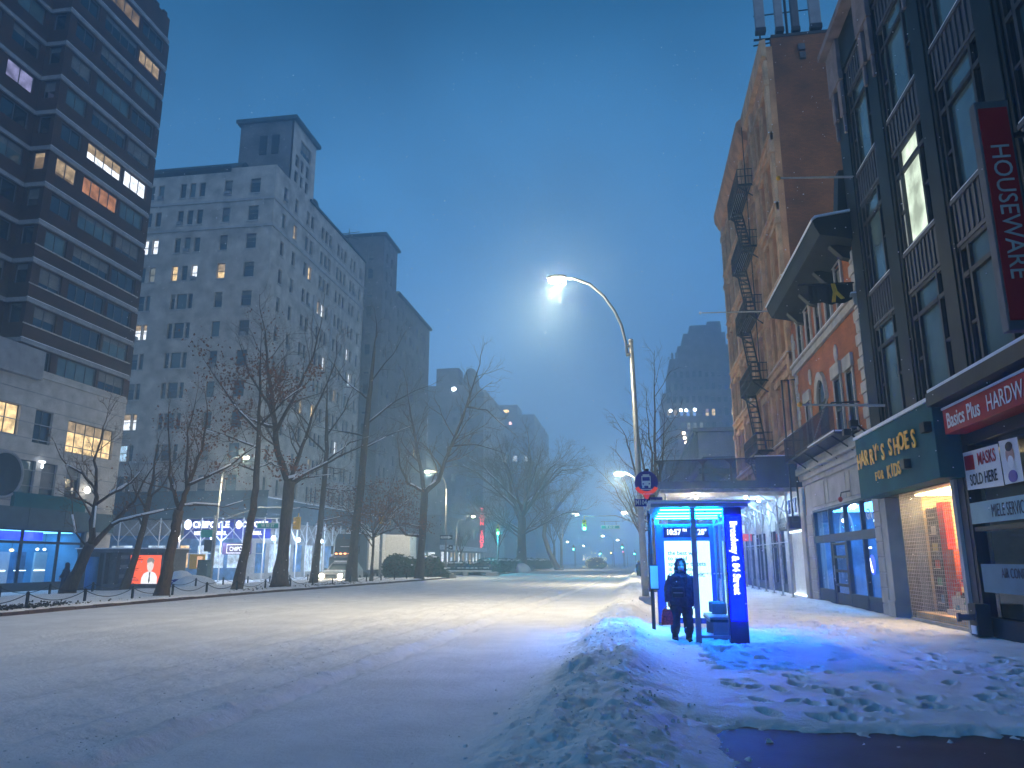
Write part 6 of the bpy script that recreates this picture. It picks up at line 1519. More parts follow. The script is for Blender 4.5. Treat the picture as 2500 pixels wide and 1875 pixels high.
s = thing('arrow_sign', 'small square arrow sign lower on the median end pole', 'traffic sign', (-18.3, 76.8, 3)); b = MB(); b.box(-18.45, 76.75, 2.75, -18.0, 76.79, 3.2); b.build('plate', M['ink'], s); b = MB(); b.poly([(-18.38, 76.74, 2.93), (-18.24, 76.74, 2.93), (-18.24, 76.74, 2.84), (-18.05, 76.74, 2.98), (-18.24, 76.74, 3.12), (-18.24, 76.74, 3.03), (-18.38, 76.74, 3.03)]); b.build('arrow', M['white'], s)
b = MB(); b.box(-18.65, 76.78, 2.9, -18.4, 76.83, 3.0); b.build('bracket', M['iron'], s)
s = thing('hanging_signal', 'small amber signal hanging on a pole beside the brown leafed tree', 'traffic signal', AT(931, 1265, 72), 'traffic signals'); c = AT(931, 1265, 72)
b = MB(); b.box(c.x - 0.2, 71.85, c.z - 0.55, c.x + 0.2, 72.15, c.z + 0.55); b.build('housing', M['yellow'], s, bevel=0.03); b = MB(); b.box(c.x - 0.2, 71.82, c.z + 0.1, c.x + 0.2, 71.85, c.z + 0.5); b.build('lens', M['glass_d'], s); b = MB(); b.tube([(c.x, 72.2, -0.2), (c.x, 72.2, c.z + 1.0), (c.x, 72.0, c.z + 0.9)], 0.14, 8); b.build('pole', M['steel'], s)
s = thing('pedestrian_signal', 'warm lit pedestrian signal box on the side street corner pole', 'signal', (-36.9, 62.8, 3)); c = AT(484, 1371, 62.8)
b = MB(); b.box(c.x - 0.75, 62.6, c.z - 0.62, c.x + 0.6, 62.9, c.z + 0.62); b.build('housing', M['yellow'], s, bevel=0.03); b = MB(); b.box(c.x + 0.0, 62.57, c.z - 0.45, c.x + 0.5, 62.6, c.z + 0.45); b.build('lens', emit('ped_lens', (1.0, 0.55, 0.3), 0.9), s); b = MB(); b.tube([(c.x + 0.6, 62.75, c.z), (-36.35, 62.9, c.z)], 0.05); b.build('bracket', M['steel'], s)
s = thing('corner_sign_plates', 'stacked dark street sign plates on the side street corner pole', 'street sign', (-37.2, 62.7, 5)); b = MB(); c = AT(503, 1315, 62.7)
b.box(c.x - 0.5, 62.65, c.z + 0.1, c.x + 0.55, 62.7, c.z + 0.75); b.build('upper_plate', M['sign_green'], s); b = MB(); b.box(c.x - 0.1, 62.65, c.z - 1.1, c.x + 0.6, 62.7, c.z - 0.1); b.build('lower_plate', M['ink'], s); b = MB(); b.tube([(c.x + 0.5, 62.75, c.z - 1.1), (c.x + 0.5, 62.75, c.z + 0.8)], 0.03); b.build('strap', M['steel'], s)

# ---- newsstand with lit red advert
ks = thing('newsstand', 'grey newsstand kiosk with lit red advert on the far pavement', 'kiosk', (-37, 51, -0.4))
b = MB(); b.box(-40.0, 51.0, 2.25, -33.0, 54.0, 2.5); b.build('roof', M['metal_panel'], ks, bevel=0.02)
b = MB(); b.box(-40.1, 50.9, 2.5, -32.9, 54.1, 2.58); b.build('roof_snow', M['snow'], ks, bevel=0.02)
b = MB(); b.box(-39.9, 51.5, -0.45, -33.1, 53.9, 2.25); b.build('walls', M['frame_g'], ks)
b = MB()
for x in (-39.95, -37.8, -36.9, -35.85, -33.1): b.box(x, 51.05, -0.45, x + 0.14, 51.5, 2.25)
b.box(-37.8, 51.1, -0.45, -33.0, 51.48, 0.05); b.build('frame', M['metal_panel'], ks)
b = MB(); b.tube([(-38.9, 51.4, -0.3), (-38.9, 51.4, 1.95)], 0.42, 16); b.build('round_door', mat('blue_round_door', (0.03, 0.16, 0.42), 0.3, 0.1, 2), ks, smooth=True)
b = MB(); b.box(-38.4, 51.42, -0.4, -37.82, 51.49, 2.2); b.build('dark_opening', M['ink'], ks)
for k in range(6): b = MB(); z = 0.1 + 0.34 * k; b.box(-36.7, 51.3, z, -35.95, 51.48, z + 0.03); b.box(-36.65, 51.32, z + 0.03, -36.05, 51.45, z + 0.22 + 0.04 * (k % 2)); b.build('magazine_shelf', M['band'] if k % 2 else M['metal_panel'], ks)
b = MB(); b.box(-35.72, 50.98, 0.0, -33.12, 51.05, 2.15); b.build('advert_frame', M['metal_panel'], ks)
b = MB(); b.box(-35.62, 50.95, 0.08, -33.22, 50.98, 2.06); b.build('advert', emit('red_advert', (1.0, 0.13, 0.05), 1.25), ks)
ax = -34.0
b = MB(); b.poly([(ax - 0.62, 50.94, 0.08), (ax + 0.62, 50.94, 0.08), (ax + 0.60, 50.94, 0.55), (ax + 0.42, 50.94, 0.82), (ax + 0.18, 50.94, 0.92), (ax - 0.18, 50.94, 0.92), (ax - 0.45, 50.94, 0.78), (ax - 0.60, 50.94, 0.5)])
b.build('printed_shirt', emit('advert_white', (0.95, 0.97, 1.0), 1.1), ks)
b = MB(); b.poly([(ax + 0.26 * math.cos(a), 50.935, 1.35 + 0.44 * math.sin(a)) for a in [k * math.pi / 10 for k in range(20)]]); b.build('printed_face', emit('advert_face', (0.95, 0.85, 0.8), 0.95), ks)
b = MB(); b.poly([(ax - 0.27, 50.93, 1.5), (ax + 0.05, 50.93, 1.62), (ax + 0.24, 50.93, 1.45), (ax + 0.3, 50.93, 1.7), (ax + 0.12, 50.93, 1.9), (ax - 0.18, 50.93, 1.88), (ax - 0.3, 50.93, 1.7)]); b.build('printed_hair', emit('advert_hair', (0.6, 0.55, 0.5), 0.5), ks)
b = MB(); b.poly([(ax - 0.05, 50.93, 0.88), (ax + 0.06, 50.93, 0.88), (ax + 0.04, 50.93, 0.6), (ax + 0.07, 50.93, 0.3), (ax, 50.93, 0.1), (ax - 0.06, 50.93, 0.3), (ax - 0.03, 50.93, 0.6)]); b.build('printed_tie', M['ink'], ks)
b = MB(); b.box(-35.5, 50.935, 1.88, -34.8, 50.945, 1.92); b.box(-35.5, 50.935, 1.72, -34.6, 50.945, 1.77); b.box(-35.3, 50.935, 1.1, -34.9, 50.945, 1.14); b.box(-35.3, 50.935, 1.0, -34.95, 50.945, 1.03); b.box(-35.5, 50.935, 0.5, -35.0, 50.945, 0.54); b.box(-35.5, 50.935, 0.38, -34.8, 50.945, 0.42); b.box(-35.4, 50.935, 0.26, -34.75, 50.945, 0.30); b.build('printed_lines', M['ink'], ks)
s = thing('litter_bin', 'dark litter bin on the far corner by the signal pole', 'bin', (-35.9, 58, -0.4)); c = GR(490, 1444, -0.4)
b = MB(); b.tube([(c.x, c.y, -0.42), (c.x, c.y, 0.35)], [0.38, 0.45], 12); b.build('basket', M['shed'], s); b = MB(); b.tube([(c.x, c.y, 0.35), (c.x, c.y, 0.42)], 0.46, 12); b.build('snow_cap', M['snow'], s)
s = thing('utility_cabinet', 'tall dark utility cabinet beside the side street corner pole', 'cabinet', (-37.4, 63, -0.4)); b = MB(); c = AT(495, 1425, 62); b.box(c.x - 0.55, 61.8, -0.45, c.x + 0.4, 62.4, 1.75); b.build('box', M['shed_g'], s, bevel=0.03); b = MB(); b.box(c.x - 0.5, 61.78, 0.0, c.x + 0.35, 61.8, 1.6); b.build('door', M['shed_g'], s)
s = thing('tarp_heap', 'blue covered heap under snow beside the newsstand', 'heap', (-33, 55, -0.4)); c = GR(440, 1447, -0.4); b = MB(); b.ell((c.x, c.y, 0.0), (0.9, 0.8, 0.95), 16, 8); b.build('cover', M['blue_sign'], s, smooth=True); b = MB(); b.ell((c.x + 0.9, c.y, 0.0), (1.6, 1.1, 0.75), 16, 8); b.ell((c.x - 0.1, c.y, 0.55), (0.8, 0.7, 0.5), 14, 6); b.build('snow_cap', M['snow'], s, smooth=True)

# ---- chain posts along the median
post = thing('chain_post', 'short black chain post in the near row along the median', 'bollard', (0, 0, 0), 'chain posts along the near median edge')
b = MB(); b.box(-0.04, -0.04, -0.1, 0.04, 0.04, 0.46); b.build('shaft', M['black'], post); b = MB(); b.tube([(0, 0, 0.46), (0, 0, 0.50), (0, 0, 0.54)], [0.065, 0.06, 0.02], 8); b.build('cap', M['black'], post)
rows = {0: [], 1: []}
y = 22.6
k = 0
while y < 76.5:
    rows[0].append((float(cx(y)) - 1.15, y)); y += 3.02
y = 25.0
while y < 76.5:
    rows[1].append((float(cx(y)) - 7.2, y)); y += 3.02
first = True
for r_, pts in rows.items():
    for (x, y) in pts:
        if first: o = post; o.location = (x, y, 0.06); WL[o.name] = Vector((x, y, 0.06)); first = False
        else: o = copy_tree(post, (x, y, 0.06))
        if r_: o['label'] = 'short black chain post in the far row along the median'; o['group'] = 'chain posts along the far median edge'
    for i in range(len(pts) - 1):
        (x0, y0), (x1, y1) = pts[i], pts[i + 1]
        b = MB(); n = 8; b.tube([(x0 + (x1 - x0) * t, y0 + (y1 - y0) * t, 0.52 - 0.30 * (1 - (2 * t - 1) ** 2)) for t in [j / n for j in range(n + 1)]], 0.016, 4)
        tag(b.build('chain', M['black'], origin=(x0, y0, 0.5)), ['sagging black chain between two posts of the near row', 'sagging black chain between two posts of the far row'][r_], 'chain', ['chains of the near row', 'chains of the far row'][r_])
# ---- benches and granite blocks at the ends of the medians
s = thing('median_bench', 'snowy bench on granite blocks at the near end of the far median', 'bench', (-18, 92.5, 0))
b = MB(); b.box(-23.5, 91.6, 0.30, -16.8, 92.3, 0.42); b.build('seat', M['limestone'], s); b = MB(); b.box(-23.5, 91.55, 0.42, -16.8, 92.35, 0.52); b.build('snow_cap', M['snow'], s)
for x in (-23.4, -20.2, -17.4): b = MB(); b.box(x, 91.65, -0.5, x + 0.6, 92.25, 0.30); b.build('leg', M['limestone'], s)
b = MB(); b.tube([(-23.5, 92.6, 0.95), (-16.8, 92.6, 0.95)], 0.05); b.tube([(-23.5, 92.6, 0.7), (-16.8, 92.6, 0.7)], 0.04)
for x in (-23.4, -21.2, -19, -16.9): b.tube([(x, 92.5, 0.3), (x, 92.6, 0.95)], 0.05)
b.build('backrest', M['shed_g'], s)
s = thing('granite_block', 'pale granite end block at the tip of the near median', 'block', (-18.2, 78, 0)); b = MB(); b.prism([(-19.6, -0.5), (-17.9, -0.5), (-18.1, 0.35), (-18.6, 0.5), (-19.6, 0.5)], 'y', 77.6, 78.6); b.build('stone', M['limestone'], s, bevel=0.08); b = MB(); b.box(-19.6, 77.7, 0.5, -18.6, 78.5, 0.58); b.build('snow_cap', M['snow'], s, bevel=0.03)
s = thing('end_block', 'grey granite block at the corner of the far median', 'block', (-16.5, 91.2, 0)); b = MB(); b.box(-16.9, 91.2, -0.4, -15.9, 92.4, 0.3); b.build('stone', M['limestone'], s, bevel=0.06); b = MB(); b.box(-16.85, 91.3, 0.3, -15.95, 92.3, 0.36); b.build('snow_cap', M['snow'], s)
s = thing('park_bench', 'snow topped slatted bench near the end of the near median', 'bench', (-21.5, 74.5, 0)); b = MB(); b.box(-23.2, 74.6, 0.42, -20.6, 75.1, 0.47); b.build('seat', M['iron'], s); b = MB(); b.box(-23.2, 75.1, 0.5, -20.6, 75.16, 0.98); b.build('backrest', M['iron'], s)
for x in (-23.1, -20.8): b = MB(); b.box(x, 74.65, 0.0, x + 0.1, 75.1, 0.45); b.build('leg', M['iron'], s)
b = MB(); b.box(-23.2, 74.58, 0.471, -20.6, 75.09, 0.56); b.build('snow_cap', M['snow'], s, bevel=0.03)
# ------------------------------------------------------------------ trees
def limb_path(p, d, L, n, rg, wob=0.12, lift=0.05):
    pts = [p.copy()]; d = d.normalized()
    for k in range(n):
        d = (d + Vector((rg.gauss(0, wob), rg.gauss(0, wob), rg.gauss(0, wob) + lift))).normalized()
        p = p + d * (L / n); pts.append(p.copy())
    return pts, d


def grow(mb, p, d, L, r, lvl, rg, tips, maxl):
    n = 4 if lvl < 2 else 3 if lvl < 3 else 2
    pts, _ = limb_path(p, d, L, n, rg, 0.11 + 0.02 * lvl, 0.05)
    sides = 6 if lvl == 0 else 4 if lvl == 1 else 3
    mb.tube(pts, [r * (1 - 0.62 * i / n) for i in range(n + 1)], sides, 0, cap=False)
    if lvl >= maxl or r < 0.005:
        tips.append(pts[-1]); return
    kids = rg.randint(3, 5) if lvl < 3 else rg.randint(3, 6)
    for k in range(kids):
        t = 0.25 + 0.75 * (k + rg.random() * 0.8) / kids
        i = min(int(t * n), n - 1); q = pts[i].lerp(pts[i + 1], t * n - i if t * n - i <= 1 else 1)
        ax = (pts[i + 1] - pts[i]).normalized()
        az = rg.random() * 2 * math.pi; o_ = ax.orthogonal().normalized(); o2 = ax.cross(o_)
        ang = rg.uniform(0.45, 0.95)
        nd = ax * math.cos(ang) + (o_ * math.cos(az) + o2 * math.sin(az)) * math.sin(ang)
        grow(mb, q, nd, L * rg.uniform(0.5, 0.72) * (1.05 - 0.3 * t), max(r * rg.uniform(0.34, 0.5), 0.0045), lvl + 1, rg, tips, maxl)


def tree(name, label, base, trunk, limbs, seed, maxl=4, leaves=0, leafmat='leaf', snow=(), group='bare street trees', fine=True, leaf_r=0.9, leaf_s=0.05, flare=1.6):
    """trunk: [(dx, dz, r)...]; limbs: list of ([(dx, dy, dz)...], r0)"""
    rg = random.Random(seed); bx_ = Vector(base)
    s = thing(name, label, 'tree', base, group)
    b = MB(); tp = [bx_ + Vector((dx, 0, dz)) for dx, dz, r in trunk]; rad = [r for _, _, r in trunk]
    rad[0] *= flare
    tp = [tp[0] - Vector((0, 0, 0.25)), tp[0] + Vector((0, 0, 0.12))] + tp[1:]; rad = [rad[0] * 1.25, rad[0] * 0.82] + rad[1:]
    fine_pts = []; fr2 = []
    for i in range(len(tp) - 1):
        m_ = 4 if i else 1
        for k in range(m_):
            t = k / m_; q = tp[i].lerp(tp[i + 1], t)
            if i: q += Vector((rg.gauss(0, 0.018), rg.gauss(0, 0.018), 0))
            fine_pts.append(q); fr2.append((rad[i] * (1 - t) + rad[i + 1] * t) * rg.uniform(0.96, 1.05))
    fine_pts.append(tp[-1]); fr2.append(rad[-1])
    b.tube(fine_pts, fr2, 12)
    cr = MB(); tips = []
    for pts, r0 in limbs:
        P = [bx_ + Vector((a, c, z)) for a, c, z in pts]
        n = len(P)
        Q = []; RR = []
        for i in range(n - 1):
            for k in range(3):
                t = k / 3; Q.append(P[i].lerp(P[i + 1], t) + Vector((rg.gauss(0, 0.03), rg.gauss(0, 0.03), rg.gauss(0, 0.03))) * (1 if (i or k) else 0)); RR.append(r0 * (1 - 0.8 * (i + t) / (n - 1)))
        Q.append(P[-1]); RR.append(r0 * 0.2)
        b.tube(Q, RR, 8)
        tot = sum((P[i + 1] - P[i]).length for i in range(n - 1))
        cnt = max(5, int(tot * 1.3))
        for k in range(cnt):
            t = 0.22 + 0.78 * (k + rg.random() * 0.7) / cnt; x = t * (len(Q) - 1); i = min(int(x), len(Q) - 2)
            q = Q[i].lerp(Q[i + 1], min(1, x - i)); ax = (Q[i + 1] - Q[i]).normalized()
            az = rg.random() * 2 * math.pi; o_ = ax.orthogonal().normalized(); o2 = ax.cross(o_); ang = rg.uniform(0.5, 1.0)
            nd = ax * math.cos(ang) + (o_ * math.cos(az) + o2 * math.sin(az)) * math.sin(ang); nd.z += 0.15
            grow(cr, q, nd, max(0.7, tot * rg.uniform(0.26, 0.42) * (1.1 - 0.5 * t)), max(RR[i] * rg.uniform(0.3, 0.5), 0.014), 1, rg, tips, maxl)
        grow(cr, P[-1], P[-1] - P[-2], max(0.8, tot * 0.25), r0 * 0.2, 1, rg, tips, maxl)
    b.build('trunk', M['bark'], s, smooth=True)
    c = cr.build('crown', M['twig'], s)
    auto = []
    for pts, r0 in limbs:                              # snow lying along the flatter limbs
        for i in range(len(pts) - 1):
            a, e = Vector(pts[i]), Vector(pts[i + 1]); d = e - a
            if d.z < 0.72 * d.length and r0 > 0.04:
                r1 = r0 * (1 - 0.8 * i / (len(pts) - 1)); r2 = r0 * (1 - 0.8 * (i + 1) / (len(pts) - 1))
                if rg.random() < 0.75: auto.append(([tuple(a + d * t + Vector((0, -0.3 * r1, r1 * 0.75 + (r2 - r1) * t))) for t in (0.1, 0.45, 0.85)], max(0.02, r1 * 0.5)))
    snow = list(snow) + auto
    if snow:
        sb = MB()
        for pts, r0 in snow:
            sb.tube([bx_ + Vector((a, e, z)) for a, e, z in pts], [r0] * len(pts), 6)
        sb.build('branch_snow', M['snow'], s, smooth=True)['kind'] = 'stuff'
    if leaves and tips:
        lb = MB()
        for k in range(leaves):
            q = rg.choice(tips) + Vector((rg.gauss(0, leaf_r), rg.gauss(0, leaf_r), rg.gauss(0, leaf_r * 0.7))) * 0.35
            a = Vector((rg.gauss(0, 1), rg.gauss(0, 1), rg.gauss(0, 1))).normalized(); e = a.orthogonal().normalized(); sz = leaf_s * rg.uniform(0.6, 1.4)
            lb.quad(tuple(q - a * sz), tuple(q + e * sz * 0.6), tuple(q + a * sz), tuple(q - e * sz * 0.6))
        o = lb.build('leaves', M[leafmat], s); o['kind'] = 'stuff'
    return s


def fan(z0, z1, spread, n, seed, r0, dx0=0.0, up=0.9):
    """a whorl of rising limbs starting between heights z0 and z1"""
    rg = random.Random(seed); out = []
    for k in range(n):
        az = 2 * math.pi * k / n + rg.uniform(-0.4, 0.4); L = spread * rg.uniform(0.75, 1.15); z = z0 + (z1 - z0) * rg.random() * 0.35
        a, c = math.cos(az) * L, math.sin(az) * L
        out.append(([(dx0, 0, z), (dx0 + a * 0.35, c * 0.35, z + (z1 - z) * 0.35), (dx0 + a * 0.7, c * 0.7, z + (z1 - z) * 0.7), (dx0 + a, c, z + (z1 - z) * rg.uniform(0.85, 1.05) * up)], r0 * rg.uniform(0.75, 1.0)))
    return out


ratio = lambda u, v, X: GR(u, v) * 1.0
g = GR(165, 1451); t1 = Vector((g.x * 36.0 / g.y, 36.0, 0.05))
tree('forked_tree', 'leaning forked tree with snow on its limbs before the blue shop', t1, [(0, 0, 0.30), (0.35, 1.0, 0.27), (0.75, 2.0, 0.25), (0.95, 2.5, 0.24)],
     [([(0.9, 0, 2.4), (0.95, 0, 3.6), (0.95, 0, 4.6), (0.75, 0.2, 5.4), (0.55, 0.1, 6.8), (0.6, 0.3, 8.6)], 0.17), ([(0.9, 0, 2.3), (1.5, 0.2, 3.0), (2.2, 0.3, 3.9), (3.0, 0.2, 4.6), (3.5, 0.5, 6.2)], 0.16),
      ([(0.95, 0, 4.5), (1.5, 0.3, 5.0), (2.3, 0.5, 5.5), (3.1, 0.4, 6.3)], 0.09), ([(1.9, 0.2, 3.35), (2.6, -0.2, 3.6), (3.6, -0.3, 3.8), (5.0, -0.2, 4.1), (6.1, 0.2, 4.4)], 0.07), ([(0.85, 0, 2.3), (0.3, -0.3, 3.0), (0.0, -0.4, 4.0), (-0.35, -0.3, 5.2)], 0.06), ([(0.8, 0, 5.3), (0.2, -0.3, 6.1), (-0.8, -0.5, 6.6), (-1.6, -0.3, 7.6)], 0.07)], 1, 4, 200, leaf_s=0.045,
     snow=[([(0.28, -0.33, 3.05), (0.02, -0.43, 3.95)], 0.05), ([(1.12, -0.14, 3.3), (1.1, -0.14, 4.4)], 0.05), ([(1.95, 0.1, 3.52), (2.6, -0.25, 3.68), (3.6, -0.35, 3.88), (5.0, -0.25, 4.17)], 0.05), ([(1.5, 0.25, 5.1), (2.3, 0.45, 5.6)], 0.05)])
g = GR(303, 1442); t2 = Vector((g.x * 40.0 / g.y, 40.0, 0.05))
tree('slender_tree', 'slender brown tree in front of the newsstand', t2, [(0, 0, 0.2), (0.4, 1.6, 0.18), (0.75, 3.4, 0.16), (0.95, 5.2, 0.14)], [([(0.9, 0, 5.0), (1.0, 0, 6.6), (1.0, 0.2, 8.6)], 0.11), ([(0.75, 0, 3.5), (0.2, 0.1, 4.2), (-0.5, 0.2, 5.4)], 0.07), ([(0.95, 0, 5.1), (1.7, 0, 5.9), (2.3, 0.2, 7.4)], 0.08), ([(0.9, 0, 4.4), (0.1, -0.3, 5.6), (-0.4, -0.4, 7.2)], 0.07)], 2, 4, 160)
tree('thick_tree', 'thick straight tree beside the red advert at the kerb', GR(395, 1456), [(0, 0, 0.27), (0.18, 1.5, 0.235), (0.36, 3.0, 0.22), (0.45, 4.0, 0.22)],
     [([(0.45, 0, 3.9), (0.15, 0.1, 4.6), (-0.3, 0.2, 5.3), (-0.55, 0.3, 6.6), (-0.9, 0.4, 8.8)], 0.12), ([(0.45, 0, 3.9), (0.7, 0, 4.7), (0.85, 0.1, 5.6), (1.25, 0.2, 6.9), (1.2, 0.4, 8.9)], 0.15), ([(0.8, 0, 5.2), (1.6, 0.2, 5.6), (3.0, 0.3, 6.3), (4.2, 0.2, 7.2)], 0.08), ([(0.75, 0, 5.0), (0.3, 0.5, 6.2), (0.0, 0.8, 8.0), (0.2, 0.9, 9.6)], 0.09), ([(0.5, 0, 4.2), (1.0, 0.4, 4.3), (2.4, 0.6, 4.2), (3.6, 0.5, 4.5)], 0.05)], 3, 4, 450,
     snow=[([(0.75, -0.05, 4.28), (1.0, 0.38, 4.38), (2.2, 0.58, 4.30)], 0.04)])
tree('leaning_tree', 'leaning tree keeping brown leaves beneath the corner street lamp', GR(578, 1440), [(0, 0, 0.26), (0.35, 2.2, 0.23), (0.62, 4.6, 0.20), (0.7, 7.0, 0.17), (0.6, 9.6, 0.12)], [([(0.6, 0, 9.4), (0.45, 0, 12.0), (0.3, 0, 15.0)], 0.11), ([(0.7, 0, 6.8), (-0.6, 0.2, 7.2), (-1.5, 0.3, 6.8)], 0.06), ([(0.7, 0, 7.0), (1.4, 0.2, 7.3), (2.2, 0.3, 7.0)], 0.06), ([(0.65, 0, 8.2), (-1.0, 0.2, 8.8), (-4.2, 0.3, 9.8)], 0.08), ([(0.6, 0, 9.5), (2.0, 0, 11.0), (3.4, 0, 12.0)], 0.08), ([(0.6, 0, 9.2), (-1.5, 0.2, 11.2), (-3.4, 0.4, 13.6)], 0.09)], 4, 4, 1900, leaf_s=0.09, leaf_r=1.0)
tree('big_tree', 'largest tree on the median with spreading forked crown', GR(683, 1434), [(0, 0, 0.44), (0.05, 2.0, 0.36), (0.12, 4.5, 0.34), (0.2, 6.6, 0.36)],
     [([(0.15, 0, 6.5), (-0.9, 0.2, 8.6), (-1.4, 0.3, 11.2), (-2.2, 0.5, 14.6), (-2.6, 0.6, 17.0)], 0.26), ([(0.25, 0, 6.6), (0.8, 0.2, 8.8), (1.3, 0.4, 11.0), (2.6, 0.5, 14.5)], 0.16), ([(-1.1, 0, 9.6), (-0.2, 0.3, 12.0), (1.0, 0.6, 15.0), (1.4, 0.6, 17.2)], 0.14), ([(0.2, 0, 6.5), (1.6, 0.2, 7.3), (3.4, 0.3, 8.2), (5.2, 0.4, 9.0)], 0.11), ([(-1.3, 0, 10.2), (-3.4, 0.4, 11.0), (-5.2, 0.6, 12.8)], 0.10), ([(0.2, 0.1, 6.4), (1.0, 0.6, 6.9), (3.0, 1.0, 7.2)], 0.08), ([(-1.5, 0.2, 11.5), (-3.5, 0.6, 14.0), (-4.6, 0.8, 16.5)], 0.10)], 5, 4, 200, snow=[([(0.25, -0.35, 6.85), (0.75, -0.12, 7.0)], 0.10), ([(0.5, -0.1, 6.75), (1.6, 0.15, 7.42), (2.6, 0.2, 7.9)], 0.04)])
tree('straight_tree', 'slim straight tree just beside the car headlights', GR(765, 1424), [(0, 0, 0.26), (0.2, 3.0, 0.22), (0.38, 6.5, 0.20), (0.45, 10.0, 0.16), (0.3, 13.0, 0.10)], [([(0.3, 0, 12.8), (0.2, 0, 14.6), (0.0, 0, 16.4)], 0.08), ([(0.45, 0, 9.0), (2.2, 0.2, 10.4), (4.0, 0.3, 11.0)], 0.08), ([(0.4, 0, 7.0), (2.4, 0.2, 6.8), (4.6, 0.2, 7.4)], 0.05), ([(0.45, 0, 9.6), (-1.4, 0.2, 11.2), (-2.4, 0.3, 13.5)], 0.08), ([(0.4, 0, 11.0), (1.6, 0.3, 13.0), (2.4, 0.4, 15.2)], 0.07), ([(0.35, 0, 5.4), (-1.2, 0.2, 5.6), (-3.0, 0.2, 5.3)], 0.05), ([(0.3, 0, 4.5), (2.0, 0.2, 4.9), (3.6, 0.2, 4.8)], 0.05)], 6, 4, 0)
tree('tall_tree', 'tall straight tree standing before the white truck box', GR(857, 1421), [(0, 0, 0.40), (0.1, 3.0, 0.33), (0.42, 7.0, 0.30), (0.62, 11.0, 0.26), (0.9, 15.5, 0.18), (1.1, 19.0, 0.10)], [([(1.1, 0, 18.8), (1.2, 0, 20.5), (1.0, 0, 22)], 0.08), ([(0.6, 0, 10.5), (2.6, 0.3, 11.6), (4.6, 0.4, 12.4)], 0.07), ([(0.7, 0, 12.5), (3.0, 0.4, 14.5), (5.5, 0.6, 15.6)], 0.09), ([(0.8, 0, 14.5), (-1.6, 0.4, 16.4), (-3.2, 0.5, 18.5)], 0.09), ([(0.6, 0, 11.5), (-1.8, 0.3, 12.0), (-4.0, 0.4, 12.6)], 0.07), ([(0.9, 0, 16.0), (2.6, 0.3, 18.4), (3.4, 0.4, 20.0)], 0.07)], 7, 4, 0)
tree('young_tree', 'young low tree with russet leaves in front of the white truck box', GR(906, 1420), [(0, 0, 0.13), (0.03, 1.5, 0.11), (0.06, 3.6, 0.10)], fan(2.6, 7.0, 3.3, 9, 21, 0.06, 0.05, 0.9) + fan(3.4, 5.0, 4.2, 7, 22, 0.05, 0.05, 0.55), 8, 4, 3600, leaf_s=0.075, leaf_r=1.2)
tree('fork_tree', 'tall wide forked tree with one long leaning limb near the median end', GR(1023, 1413), [(0, 0, 0.36), (0.15, 2.5, 0.33), (0.25, 5.0, 0.36), (0.3, 8.0, 0.34)],
     [([(0.3, 0, 7.8), (1.6, 0, 9.0), (2.6, 0, 11.8), (4.0, 0.2, 15.5), (5.2, 0.3, 19.5)], 0.27), ([(0.3, 0, 7.8), (-0.2, 0, 10.5), (-1.0, 0.2, 14.0), (-1.8, 0.3, 17.8)], 0.22), ([(0.3, 0, 7.9), (-1.3, 0, 8.8), (-2.2, 0, 10.6), (-2.5, 0, 13.2)], 0.17), ([(0.2, 0, 3.8), (-1.4, 0, 4.0), (-2.9, 0, 5.6), (-3.3, 0, 7.6), (-2.9, 0, 8.6)], 0.14), ([(2.7, 0, 12.2), (5.0, 0.2, 12.4), (7.5, 0.3, 11.6)], 0.10), ([(4.2, 0, 16.0), (6.2, 0.2, 15.6), (8.2, 0.3, 13.8)], 0.10), ([(0.8, 0, 8.4), (1.2, 0.2, 9.6), (1.9, 0.3, 10.4)], 0.08)], 9, 3, 0, fine=False)
g = GR(1276, 1386, -0.05)
tree('spreading_tree', 'broad dark tree rising over the hedge on the far median', Vector((-17.7, 124, 0.0)), [(0, 0, 0.75), (0, 4, 0.68), (0.1, 8.5, 0.62)], fan(6.8, 19.0, 11.5, 10, 31, 0.26, 0.1, 0.85) + fan(5.0, 10.5, 13.0, 7, 32, 0.18, 0.0, 0.75) + [([(0.1, 0, 8.4), (0.9, 0, 12), (1.6, 0.4, 17), (1.2, 0.5, 21)], 0.35), ([(0.1, 0, 8.4), (-1.4, 0, 11.5), (-2.4, 0.5, 16), (-3.6, 0.5, 20)], 0.33)], 10, 4, 0)
tree('slanting_tree', 'slanting dark tree at the far end of the hedge', Vector((-14.6, 152, 0.0)), [(0, 0, 0.5), (-1.6, 3.2, 0.46), (-2.6, 6.5, 0.4), (-2.2, 9.5, 0.34)], fan(8.5, 17, 8.0, 9, 41, 0.2, -2.2, 0.9), 11, 4, 0)
tree('pavement_tree', 'upright bare tree behind the tall lamp and bus sign', Vector((1.05, 42.5, 0.0)), [(0, 0, 0.22), (0, 2.5, 0.19), (0.02, 4.6, 0.17)],
     [([(0, 0, 4.4), (0.3, 0, 6.5), (0.45, 0, 9.0), (0.5, 0, 11.6)], 0.12), ([(0, 0, 4.2), (-0.5, 0, 5.6), (-1.0, 0, 7.6), (-1.35, 0.1, 8.8)], 0.09), ([(0.05, 0, 4.6), (0.7, 0, 6.6), (1.0, 0.2, 9.6)], 0.08), ([(0, 0, 3.6), (-0.9, 0.1, 4.2), (-1.5, 0.1, 5.4)], 0.06), ([(0.1, 0, 5.2), (0.2, 0.4, 7.5), (0.0, 0.5, 10.2)], 0.08), ([(0, 0, 4.4), (0.8, 0.2, 5.2), (1.4, 0.3, 7.0)], 0.07), ([(0, 0, 3.2), (-0.6, 0, 3.4), (-1.2, 0.2, 3.9)], 0.05), ([(0, 0, 4.9), (-0.35, 0.2, 7.2), (-0.6, 0.3, 9.8)], 0.08)], 12, 3, 0)
